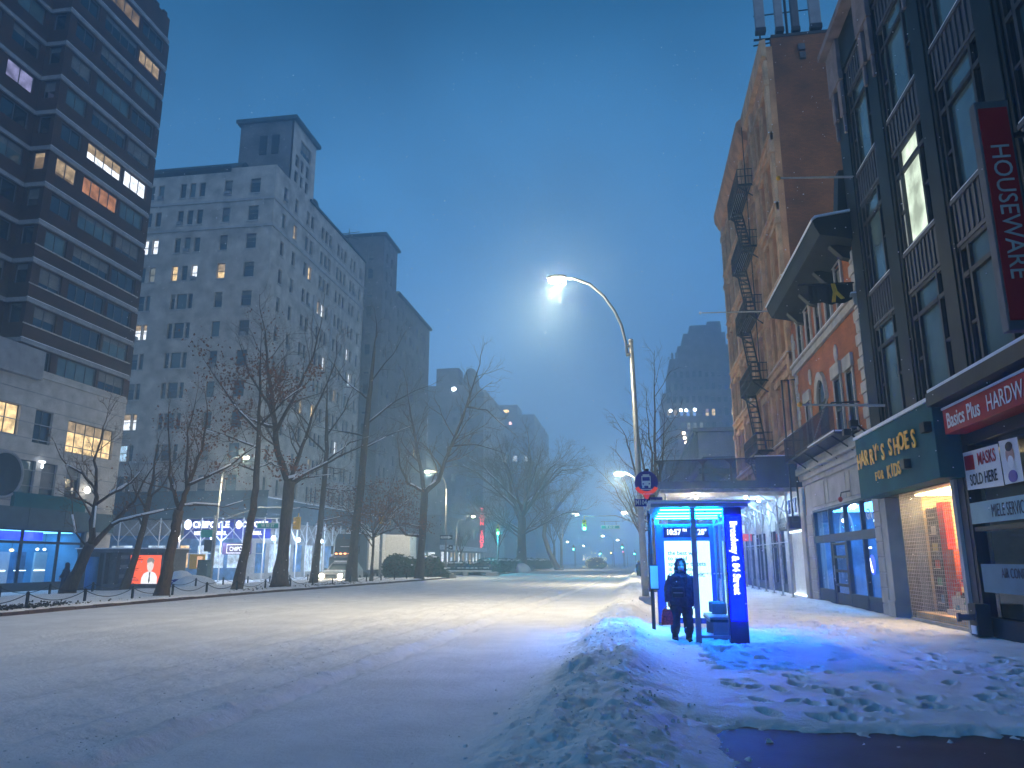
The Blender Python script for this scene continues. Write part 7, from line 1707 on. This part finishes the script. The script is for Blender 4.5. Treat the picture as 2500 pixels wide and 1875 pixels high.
for k, (x, y, h, lab) in enumerate(((-19.5, 112, 9, 'thin bare tree just before the broad dark tree'), (-17.5, 175, 14, 'distant bare tree beyond the slanting tree'), (-18.2, 200, 15, 'more distant bare tree on the far median'), (0.9, 70, 10, 'dark bushy tree next after the upright pavement tree'), (1.2, 104, 11, 'farthest dark tree along the shop pavement'), (-22.0, 98, 5, 'low bare sapling by the far median bench'))):
    tree('bare_tree', lab, Vector((x, y, 0.0)), [(0, 0, 0.02 * h), (0, h * 0.3, 0.017 * h), (0, h * 0.45, 0.014 * h)], fan(h * 0.3, h, h * 0.33, 8, 60 + k, 0.009 * h), 20 + k, 3, 0)


# ---- hedges, shrubs and fallen leaves
def shrub(name, label, blobs, n, seed, mats=('green',), size=0.06, group=None, inner=True):
    rg = random.Random(seed); c0 = blobs[0]
    s = thing(name, label, 'shrub', (c0[0], c0[1], 0.05), group)
    b = MB(); tot = sum(q[3] * q[4] * q[5] for q in blobs)
    for (x, y, z, rx, ry, rz) in blobs:
        for k in range(int(n * rx * ry * rz / tot)):
            d = Vector((rg.gauss(0, 1), rg.gauss(0, 1), rg.gauss(0, 1))).normalized(); t = rg.uniform(0.72, 1.06)
            q = Vector((x + d.x * rx * t, y + d.y * ry * t, z + d.z * rz * t))
            if q.z < 0: continue
            a = Vector((rg.gauss(0, 1), rg.gauss(0, 1), rg.gauss(0, 1))).normalized(); e = a.orthogonal().normalized(); sz = size * rg.uniform(0.6, 1.5)
            b.quad(tuple(q - a * sz), tuple(q + e * sz * 0.7), tuple(q + a * sz), tuple(q - e * sz * 0.7))
    o = b.build('leaves', M[mats[0]], s); o['kind'] = 'stuff'
    b = MB()
    for (x, y, z, rx, ry, rz) in blobs: b.ell((x, y, z), (rx * 0.8, ry * 0.8, rz * 0.8), 10, 6)
    b.build('core', M['twig'], s)
    b = MB()
    for (x, y, z, rx, ry, rz) in blobs:
        for k in range(max(2, int(5 * rx))):
            a = rg.uniform(0, 6.28); q = (x + rx * 0.55 * math.cos(a), y + ry * 0.55 * math.sin(a), z + rz * 0.84); b.ell(q, (0.22 * rg.uniform(0.6, 1.3), 0.2, 0.09), 8, 4)
    b.build('snow_patch', M['snow'], s, smooth=True)['kind'] = 'stuff'
    return s


g = GR(968, 1411); shrub('round_shrub', 'round evergreen shrub standing clear of the wide forked tree', [(g.x, g.y, 0.95, 1.45, 1.2, 1.35), (g.x + 0.9, g.y, 0.6, 0.9, 0.9, 0.8)], 3600, 1, size=0.10)
g = GR(1022, 1409); shrub('bushy_shrub', 'bushy evergreen shrub around the foot of the wide forked tree', [(g.x - 0.9, g.y - 0.6, 0.9, 1.1, 1.0, 1.2), (g.x + 1.3, g.y - 0.3, 0.9, 1.2, 1.0, 1.35), (g.x + 2.2, g.y, 0.4, 1.0, 0.9, 0.6), (g.x, g.y - 1.0, 0.5, 1.2, 0.8, 0.7)], 4200, 2, size=0.10)
bl_ = []
y = 97.0; rg0 = random.Random(7)
while y < 170: bl_.append((float(cx(y)) - 1.6, y, 0.7, 1.5, 1.9, 1.25 + rg0.uniform(-0.15, 0.2))); y += 2.2
for x in np.arange(-24.0, -18.4, 1.3): bl_.append((float(x), 97.0, 0.6, 1.1, 1.2, 0.95))
shrub('hedge', 'long clipped dark hedge along the far median', bl_, 26000, 3, size=0.13)
s = shrub('bench_planting', 'low snowy planting behind the far median bench', [(-22.5 + 1.1 * k, 94.2, 0.35, 0.8, 0.9, 0.5) for k in range(5)], 2600, 4, size=0.09)
g = GR(1310, 1397, 0.2)
s = thing('snow_mound', 'rounded heap of snow at the front of the hedge', 'snow heap', (g.x, g.y, 0)); b = MB(); b.ell((float(cx(118)) + 0.2, 118, 0.1), (1.5, 2.0, 1.2), 16, 8); b.build('heap', M['snow'], s, smooth=True)
rg = random.Random(12); b = MB()
for (cu, cv, n, sp) in ((60, 1490, 160, 1.3), (140, 1483, 130, 0.8), (240, 1476, 60, 0.6), (930, 1424, 60, 1.8), (880, 1428, 90, 2.2), (880, 1427, 60, 1.5), (340, 1466, 12, 1.5), (690, 1440, 30, 0.9), (100, 1486, 120, 1.2)):
    g = GR(cu, cv, 0.1)
    for k in range(n):
        y = g.y + rg.gauss(0, sp); x = float(cx(y)) - 0.25 - abs(rg.gauss(0, 0.35)); z = 0.07 + abs(rg.gauss(0, 0.07))
        a = Vector((rg.gauss(0, 1), rg.gauss(0, 1), rg.gauss(0, 0.6))).normalized(); e = a.orthogonal().normalized(); sz = rg.uniform(0.03, 0.08)
        q = Vector((x, y, z)); b.quad(tuple(q - a * sz), tuple(q + e * sz * 0.6), tuple(q + a * sz), tuple(q - e * sz * 0.6))
tag(b.build('ground_ivy', mat('ivy_leaf', (0.04, 0.035, 0.025), 0.8, 0.6, 5)), 'dark ivy and dead leaves poking through snow along the median kerb', 'ground cover', None, 'stuff')
rg = random.Random(13)
g = AT(1455, 1375, 180); b = MB()
for k in range(110):
    x = g.x + rg.uniform(-3, 2.6); y = 180 + rg.uniform(-2, 2); z = max(0.2, rg.gauss(1.4, 1.0)); b.ell((x, y, z), (0.07, 0.07, 0.07), 5, 3)
s = thing('lit_shrub', 'small shrub strung with yellow fairy lights far down the median', 'shrub', (g.x, 180, 0)); o = b.build('fairy_lights', emit('fairy_lights', (1.0, 0.85, 0.3), 4), s); o['kind'] = 'stuff'
b = MB(); b.ell((g.x, 180, 1.0), (2.6, 1.8, 1.4), 12, 6); b.build('foliage', M['green'], s)
# ------------------------------------------------------------------ people
def fuse(o, vox, smooth_it=4):
    r_ = o.modifiers.new('fuse', 'REMESH'); r_.mode = 'VOXEL'; r_.voxel_size = vox; r_.use_smooth_shade = True
    if smooth_it: sm = o.modifiers.new('soft', 'SMOOTH'); sm.factor = 0.5; sm.iterations = smooth_it


def folds(o, k, size):
    tx = bpy.data.textures.new('cloth_folds', 'CLOUDS'); tx.noise_scale = size; tx.noise_depth = 3
    d = o.modifiers.new('folds', 'DISPLACE'); d.texture = tx; d.strength = k; d.mid_level = 0.5; d.texture_coords = 'LOCAL'


def ring(c, rx, ry, n=14, tilt=0.0, ph=0.0):
    return [(c[0] + rx * math.cos(2 * math.pi * k / n), c[1] + ry * math.sin(2 * math.pi * k / n), c[2] + tilt * math.cos(2 * math.pi * k / n)) for k in range(n)]


def person(label, base, sc=1.0, face=(0, -1), lean=0.0, detail=True, arms='down', stride=0.0):
    """figure built facing -Y, then turned"""
    s = thing('person', label, 'person', base)
    X0, Y0, Z0 = base
    L = []

    def T(p): return (X0 + p[0] * sc, Y0 + p[1] * sc, Z0 + p[2] * sc)
    st = stride
    # whole body, one mesh
    b = MB()
    tb = lambda pts, r: b.tube([T(p) for p in pts], [q * sc for q in r], 10)
    b.loft([[T(p) for p in ring((0, 0, 0.86), 0.15, 0.11)], [T(p) for p in ring((0, 0, 1.0), 0.155, 0.115)], [T(p) for p in ring((0, 0, 1.2), 0.165, 0.12)], [T(p) for p in ring((0, 0, 1.36), 0.18, 0.115)], [T(p) for p in ring((0, 0.005, 1.43), 0.10, 0.09)], [T(p) for p in ring((0, 0.005, 1.47), 0.055, 0.055)], [T(p) for p in ring((0, -0.005, 1.53), 0.052, 0.055)]])
    for sg in (-1, 1):
        d = st * sg
        tb([(sg * 0.09, 0, 0.9), (sg * 0.13, -d * 0.5 - 0.01, 0.5), (sg * 0.14, -d, 0.1), (sg * 0.14, -d, 0.04)], [0.095, 0.065, 0.045, 0.045]); tb([(sg * 0.14, -d + 0.05, 0.04), (sg * 0.145, -d - 0.15, 0.035)], [0.045, 0.04])
        if arms == 'down': el_ = (sg * 0.27, 0.02, 1.10); wr = (sg * 0.285, -0.03, 0.84)
        else: el_ = (sg * 0.24, 0.0 - 0.05 * sg, 1.12); wr = (sg * 0.26, -0.2, 0.98)
        tb([(sg * 0.19, 0, 1.37), el_, wr], [0.058, 0.045, 0.03])
        hx, hy, hz = wr                                # palm, four fingers, thumb
        tb([wr, (hx, hy - 0.01, hz - 0.09)], [0.032, 0.036])
        for k in range(4):
            fy = hy - 0.035 + 0.021 * k; ln = (0.07, 0.08, 0.075, 0.06)[k]
            tb([(hx, fy, hz - 0.08), (hx - sg * 0.012, fy, hz - 0.08 - ln * 0.55), (hx - sg * 0.035, fy, hz - 0.08 - ln * 0.9)], [0.010, 0.0095, 0.008])
        tb([(hx - sg * 0.005, hy - 0.035, hz - 0.03), (hx - sg * 0.025, hy - 0.06, hz - 0.07), (hx - sg * 0.03, hy - 0.055, hz - 0.10)], [0.012, 0.011, 0.009])
    # head: skull, jaw, nose, ears
    b.ell(T((0, 0.0, 1.625)), (0.078 * sc, 0.095 * sc, 0.105 * sc), 14, 10); b.ell(T((0, -0.03, 1.565)), (0.055 * sc, 0.06 * sc, 0.055 * sc), 12, 8)
    tb([(0, -0.085, 1.645), (0, -0.112, 1.605)], [0.010, 0.017])
    for sg in (-1, 1): b.ell(T((sg * 0.079, 0.005, 1.61)), (0.012 * sc, 0.025 * sc, 0.035 * sc), 8, 6)
    o = b.build('body', M['skin'], s); fuse(o, 0.011 * sc, 3); L.append(o)
    if detail:
        e = MB()
        for sg in (-1, 1): e.ell(T((sg * 0.031, -0.088, 1.632)), (0.014 * sc, 0.008 * sc, 0.008 * sc), 8, 6)
        L.append(e.build('eyes', M['ink'], s))
        e = MB(); e.loft([[T(p) for p in ring((0, -0.045, 1.52), 0.060, 0.052)], [T(p) for p in ring((0, -0.05, 1.57), 0.068, 0.064)], [T(p) for p in ring((0, -0.055, 1.605), 0.066, 0.062)]]); L.append(e.build('face_mask', M['plastic_w'], s, smooth=True))
    # coat: one fused shell with hood
    c = MB()
    c.loft([[T(p) for p in ring((0, 0, 0.74), 0.275, 0.20)], [T(p) for p in ring((0, 0, 0.84), 0.29, 0.21)], [T(p) for p in ring((0, 0, 1.05), 0.28, 0.20)], [T(p) for p in ring((0, 0, 1.25), 0.275, 0.19)], [T(p) for p in ring((0, 0.0, 1.37), 0.245, 0.165)], [T(p) for p in ring((0, 0.01, 1.44), 0.16, 0.13)], [T(p) for p in ring((0, 0.01, 1.50), 0.10, 0.11)]])
    for sg in (-1, 1):
        if arms == 'down': pts = [(sg * 0.20, 0, 1.38), (sg * 0.29, 0.02, 1.10), (sg * 0.292, -0.03, 0.83)]
        else: pts = [(sg * 0.20, 0, 1.38), (sg * 0.25, -0.05 * sg, 1.12), (sg * 0.262, -0.2, 0.985)]
        c.tube([T(p) for p in pts], [0.10 * sc, 0.098 * sc, 0.074 * sc], 10)
    o = c.build('coat', M['cloth'], s); fuse(o, 0.014 * sc, 3); folds(o, 0.05 * sc, 0.12); L.append(o)
    h = MB()                                           # hood open to the front
    n = 16
    rings = []
    for (z, rx, ry, oy) in ((1.44, 0.125, 0.12, 0.02), (1.52, 0.115, 0.12, 0.02), (1.60, 0.115, 0.125, 0.015), (1.68, 0.108, 0.12, 0.01), (1.745, 0.075, 0.085, 0.01), (1.765, 0.02, 0.03, 0.01)):
        op = 0.9 if 1.5 < z < 1.7 else 0.35
        rings.append([T((rx * math.sin(a), oy - ry * math.cos(a), z)) for a in [op + (2 * math.pi - 2 * op) * k / (n - 1) for k in range(n)]])
    for i in range(len(rings) - 1):
        for k in range(n - 1): h.quad(rings[i][k], rings[i][k + 1], rings[i + 1][k + 1], rings[i + 1][k])
    o = h.build('hood', M['cloth'], s, smooth=True); so = o.modifiers.new('thick', 'SOLIDIFY'); so.thickness = 0.018 * sc; so.offset = 1; L.append(o)
    t = MB()
    for sg in (-1, 1):
        d = st * sg
        t.loft([[T(p) for p in ring((sg * 0.10, 0, 0.88), 0.13, 0.13)], [T(p) for p in ring((sg * 0.125, -d * 0.3, 0.66), 0.125, 0.12)], [T(p) for p in ring((sg * 0.135, -d * 0.6, 0.42), 0.108, 0.11)], [T(p) for p in ring((sg * 0.14, -d * 0.9, 0.22), 0.10, 0.11)], [T(p) for p in ring((sg * 0.14, -d, 0.15), 0.08, 0.09)]])
    o = t.build('trousers', M['trouser'], s); fuse(o, 0.014 * sc, 2); folds(o, 0.045 * sc, 0.09); L.append(o)
    t = MB()
    for sg in (-1, 1):
        d = st * sg
        t.tube([T((sg * 0.14, -d, 0.20)), T((sg * 0.14, -d, 0.03))], 0.072 * sc, 10); t.ell(T((sg * 0.145, -d - 0.07, 0.035)), (0.062 * sc, 0.14 * sc, 0.05 * sc), 12, 6)
    o = t.build('boots', M['black'], s); fuse(o, 0.014 * sc, 2); L.append(o)
    if face != (0, -1):
        s.rotation_euler.z = math.atan2(face[1], face[0]) + math.pi / 2
    return s


zg = 0.02
P1 = person('person in dark hooded coat and face mask standing before the bus shelter', (0.98, 17.3, zg), 0.97, stride=0.05)
P1.rotation_euler = (0, R(1.5), R(9))
bg = thing('crossbody_bag', 'dark strapped bag slung across the front of the waiting person', 'bag', (0.98, 17.1, 1.0))
b = MB(); b.box(0.80, 17.07, 0.93, 1.06, 17.13, 1.14); b.build('pouch', M['black'], bg, bevel=0.03)
b = MB(); b.tube([(1.05, 17.10, 1.10), (1.13, 17.12, 1.25), (1.12, 17.17, 1.38)], 0.012, 5); b.tube([(0.82, 17.10, 1.10), (0.76, 17.15, 1.2)], 0.012, 5); b.build('strap', M['black'], bg)
b = MB(); b.box(0.83, 17.06, 1.02, 1.03, 17.072, 1.03); b.build('zip', M['steel'], bg)
rb = thing('carrier_bag', 'red patterned carrier bag hanging from the waiting person\'s hand', 'bag', (0.70, 17.25, 0.35))
b = MB(); b.loft([[(0.56, 17.2, 0.36), (0.80, 17.2, 0.36), (0.80, 17.32, 0.36), (0.56, 17.32, 0.36)], [(0.57, 17.2, 0.55), (0.81, 17.2, 0.55), (0.81, 17.32, 0.55), (0.57, 17.32, 0.55)], [(0.60, 17.23, 0.68), (0.80, 17.23, 0.68), (0.80, 17.29, 0.68), (0.60, 17.29, 0.68)]])
mrb = mat('red_bag', (0.42, 0.03, 0.04), 0.45, 0.75, 26)
b.build('sack', mrb, rb, bevel=0.015)
b = MB(); b.tube([(0.63, 17.26, 0.67), (0.67, 17.26, 0.73), (0.70, 17.26, 0.74), (0.74, 17.26, 0.73), (0.77, 17.26, 0.67)], 0.010, 6); b.build('handle', mrb, rb)
g = GR(155, 1449, -0.42)
person('dark silhouetted person walking left past the blue lit shop front', (g.x * 44.2 / g.y, 44.2, -0.42), 1.12, (-0.9, -0.3), detail=False, arms='fwd', stride=0.16)
g = GR(1552, 1394, 0.0)
person('tiny far person walking along the road edge beyond the lamp', (0.55, 76, 0.0), 0.95, (0.2, 1.0), detail=False, arms='fwd', stride=0.14)

# ------------------------------------------------------------------ vehicles
M['paint'] = mat('silver_paint', (0.34, 0.35, 0.37), 0.3, 0.08, 3, 0, 20, 0.3)
M['tyre'] = mat('tyre_rubber', (0.015, 0.015, 0.016), 0.85, 0.2, 6)
M['head'] = emit('headlight', (1.0, 0.78, 0.50), 140)


def wheel(parent, x, y, z, r_, w):
    b = MB(); b.tube([(x - w / 2, y, z), (x + w / 2, y, z)], r_, 18); o = b.build('wheel', M['tyre'], parent, smooth=False)
    b = MB(); b.tube([(x - w / 2 - 0.01, y, z), (x + w / 2 + 0.01, y, z)], r_ * 0.6, 14); b.build('rim', M['steel'], o)


def suv(label, x, y, z, wd=1.0):
    s = thing('parked_car', label, 'car', (x, y, z), None); k = 1.16
    prof = [(0, 0.35), (0.02, 0.75), (0.15, 0.95), (1.25, 1.08), (1.95, 1.62), (2.3, 1.72), (3.7, 1.72), (4.5, 1.25), (4.6, 0.9), (4.6, 0.35)]
    b = MB(); rg_ = []
    for (fx, inset) in ((-0.95, 0.0), (-0.78, 1.0), (0.78, 1.0), (0.95, 0.0)):
        rg_.append([(x + fx * k, y + p[0] * k, z + ((p[1] if p[1] <= 1.1 else 1.1) if inset == 0 else p[1]) * k) for p in prof])
    b.loft(rg_); b.build('body', M['paint'], s, bevel=0.05)
    b = MB(); b.quad((x - 0.74 * k, y + 1.28 * k, z + 1.12 * k), (x + 0.74 * k, y + 1.28 * k, z + 1.12 * k), (x + 0.66 * k, y + 1.90 * k, z + 1.60 * k), (x - 0.66 * k, y + 1.90 * k, z + 1.60 * k)); b.build('windscreen', M['glass_d'], s)
    b = MB(); b.box(x - 0.5 * k, y - 0.02, z + 0.55 * k, x + 0.5 * k, y + 0.03, z + 0.8 * k)
    b.build('grille', M['black'], s)
    b = MB(); b.box(x - 0.96 * k, y - 0.08, z + 0.3 * k, x + 0.96 * k, y + 0.05, z + 0.5 * k); b.build('bumper', M['frame_g'], s, bevel=0.03)
    b = MB(); b.box(x - 0.2, y - 0.1, z + 0.36 * k, x + 0.2, y - 0.08, z + 0.48 * k); b.build('number_plate', M['plastic_w'], s)
    b = MB(); b.box(x - 0.72 * k, y + 0.3 * k, z + 1.01 * k, x + 0.72 * k, y + 1.15 * k, z + 1.13 * k); b.box(x - 0.66 * k, y + 2.2 * k, z + 1.73 * k, x + 0.66 * k, y + 3.8 * k, z + 1.82 * k); b.build('snow_cap', M['snow'], s, bevel=0.03)
    for sg in (-1, 1):
        b = MB(); b.ell((x + sg * 0.74 * k, y - 0.02, z + 0.70 * k), (0.21, 0.09, 0.15)); b.build('headlight', M['head'], s)
        b = MB(); b.box(x + sg * 1.0 * k, y + 1.5 * k, z + 1.1 * k, x + sg * 1.18 * k, y + 1.6 * k, z + 1.26 * k); b.build('mirror', M['black'], s)
        for yy in (0.85, 3.75): wheel(s, x + sg * 0.86 * k, y + yy * k, z + 0.33 * k, 0.36 * k, 0.24)
        lamp(s, (x + sg * 0.74 * k, y - 0.25, z + 0.7 * k), 500, (1.0, 0.78, 0.5), 0.08, 'headlight_beam', R(110), (R(85), 0, R(180)))
    return s


c = AT(808, 1400, 66)
suv('silver car facing the camera with both headlights on', c.x, 66, -0.45)
tr = thing('box_truck', 'dark cab truck with long white box behind the lit car', 'truck', (-27, 72, -0.5))
c0 = AT(838, 1400, 73); xc_ = c0.x; k = 1.0; zt0 = -0.45
b = MB(); b.prism([(72.2, 0.6), (72.2, 2.0), (73.4, 2.2), (73.7, 3.9), (74.2, 4.3), (76.2, 4.3), (76.2, 0.6)], 'x', xc_ - 1.25, xc_ + 1.25); b.build('cab', M['shed'], tr, bevel=0.08)
b = MB(); b.quad((xc_ - 1.1, 73.43, 2.4), (xc_ + 1.1, 73.43, 2.4), (xc_ + 1.05, 73.66, 3.75), (xc_ - 1.05, 73.66, 3.75)); b.build('windscreen', M['glass_d'], tr)
b = MB(); b.box(xc_ - 0.6, 73.5, 3.0, xc_ + 0.5, 73.54, 3.06); b.build('wiper', M['plastic_w'], tr)
b = MB(); b.box(xc_ - 0.7, 72.12, 0.8, xc_ + 0.7, 72.2, 1.7)
b.build('grille', M['steel'], tr)
for q in range(5): b = MB(); x = xc_ - 0.9 + 0.45 * q; b.ell((x, 73.2, 2.34), (0.13, 0.1, 0.07)); b.build('marker_light', emit('truck_marker_%d' % q, (1.0, 0.32, 0.1), 7), tr)
for sg in (-1, 1):
    b = MB(); b.ell((xc_ + sg * 0.95, 72.15, 1.15), (0.16, 0.08, 0.13)); b.build('headlight', M['glass_t'], tr)
    b = MB(); b.box(xc_ + sg * 1.3, 73.2, 2.3, xc_ + sg * 1.5, 73.4, 3.1); b.build('mirror', M['black'], tr)
    for yy in (73.0, 79.0, 80.3, 84.0): wheel(tr, xc_ + sg * 1.05, yy, 0.05, 0.52, 0.35)
b = MB(); b.box(xc_ - 1.1, 72.05, 0.1, xc_ + 1.1, 72.2, 0.55); b.build('bumper', M['steel'], tr, bevel=0.04)
b = MB(); b.box(xc_ - 1.3, 76.5, 0.75, xc_ + 1.3, 87.5, 4.4); b.build('box_body', M['white'], tr, bevel=0.03)
b = MB(); b.box(xc_ - 1.28, 76.5, 4.4, xc_ + 1.28, 87.5, 4.5); b.build('roof_snow', M['snow'], tr, bevel=0.03)
b = MB(); b.box(xc_ - 1.0, 76.2, 0.3, xc_ + 1.0, 87.4, 0.74); b.build('chassis', M['black'], tr)
# the white side seen from the median belongs to a longer trailer parked across the side street
t2_ = thing('white_trailer', 'white trailer box standing broadside across the side street', 'trailer', (-21, 80, -0.5))
a0 = AT(872, 1330, 82); a1 = AT(1001, 1330, 82)
b = MB(); b.box(a0.x, 82, 0.85, a1.x, 84.5, 4.35); b.build('box_body', M['white'], t2_, bevel=0.04)
b = MB(); b.box(a0.x, 82.1, 4.35, a1.x, 84.4, 4.45); b.build('roof_snow', M['snow'], t2_)
b = MB(); b.box(a0.x + 0.1, 82.2, 0.35, a1.x - 0.1, 84.3, 0.84); b.build('chassis', M['black'], t2_)
b = MB(); b.box(a0.x - 0.02, 81.96, 0.85, a1.x + 0.02, 82.0, 0.98); b.build('side_rail', M['steel'], t2_)
for x in (a0.x + 0.9, a0.x + 2.0, a1.x - 0.9):
    b = MB(); b.tube([(x, 82.05, 0.05), (x, 82.4, 0.05)], 0.5, 18); b.build('wheel', M['tyre'], t2_)
b = MB(); b.ell((a0.x + 0.15, 81.95, 0.6), (0.14, 0.08, 0.1)); b.build('marker_light', emit('trailer_marker', (1.0, 0.5, 0.25), 9), t2_)
# far cars
for k, (u, v, Y, lab) in enumerate(((1583, 1352, 250, 'nothing'),)[:0]): pass

# ------------------------------------------------------------------ falling snow
rg = random.Random(99); b = MB()


def flake(p, s):
    a = Vector((rg.gauss(0, 1), rg.gauss(0, 1), rg.gauss(0, 1))).normalized(); e = a.orthogonal().normalized(); n = a.cross(e)
    i = len(b.v); q = Vector(p)
    b.v += [tuple(q + a * s), tuple(q - a * s), tuple(q + e * s), tuple(q - e * s), tuple(q + n * s), tuple(q - n * s)]
    for f3_ in ((0, 2, 4), (2, 1, 4), (1, 3, 4), (3, 0, 4), (2, 0, 5), (1, 2, 5), (3, 1, 5), (0, 3, 5)): b.f.append(tuple(i + j for j in f3_)); b.m.append(0)


for k in range(420):                                  # thick around the lamp, where the light shows it
    r_ = 1.2 + abs(rg.gauss(0, 3.2)); d = Vector((rg.gauss(0, 1), rg.gauss(0, 1), rg.gauss(0, 1))).normalized()
    p = Vector((-3.4, 27.5, 12.2)) + d * r_
    flake(p, rg.uniform(0.008, 0.016))
for k in range(2600):
    y = rg.uniform(12, 60); flake((rg.uniform(-0.75, 0.5) * y, y, rg.uniform(0.5, 0.75 * y + 2)), rg.uniform(0.005, 0.012) * (1 + y / 32))
tag(b.build('falling_snow', M['snow']), 'snowflakes drifting in the light of the tall street lamp', 'snow', None, 'stuff')

# ------------------------------------------------------------------ night haze
hz = MB(); hz.box(-262, -62, -2.0, 262, 602, 80)
mh = bpy.data.materials.new('haze'); mh.use_nodes = True
n = mh.node_tree; n.nodes.clear()
o = n.nodes.new('ShaderNodeOutputMaterial'); v = n.nodes.new('ShaderNodeVolumePrincipled')
v.inputs['Color'].default_value = (0.58, 0.83, 1.0, 1); v.inputs['Density'].default_value = 0.0042; v.inputs['Anisotropy'].default_value = 0.72
n.links.new(v.outputs[0], o.inputs['Volume'])
tag(hz.build('haze', mh), 'thin blue snow haze filling the street', 'haze', None, 'stuff')
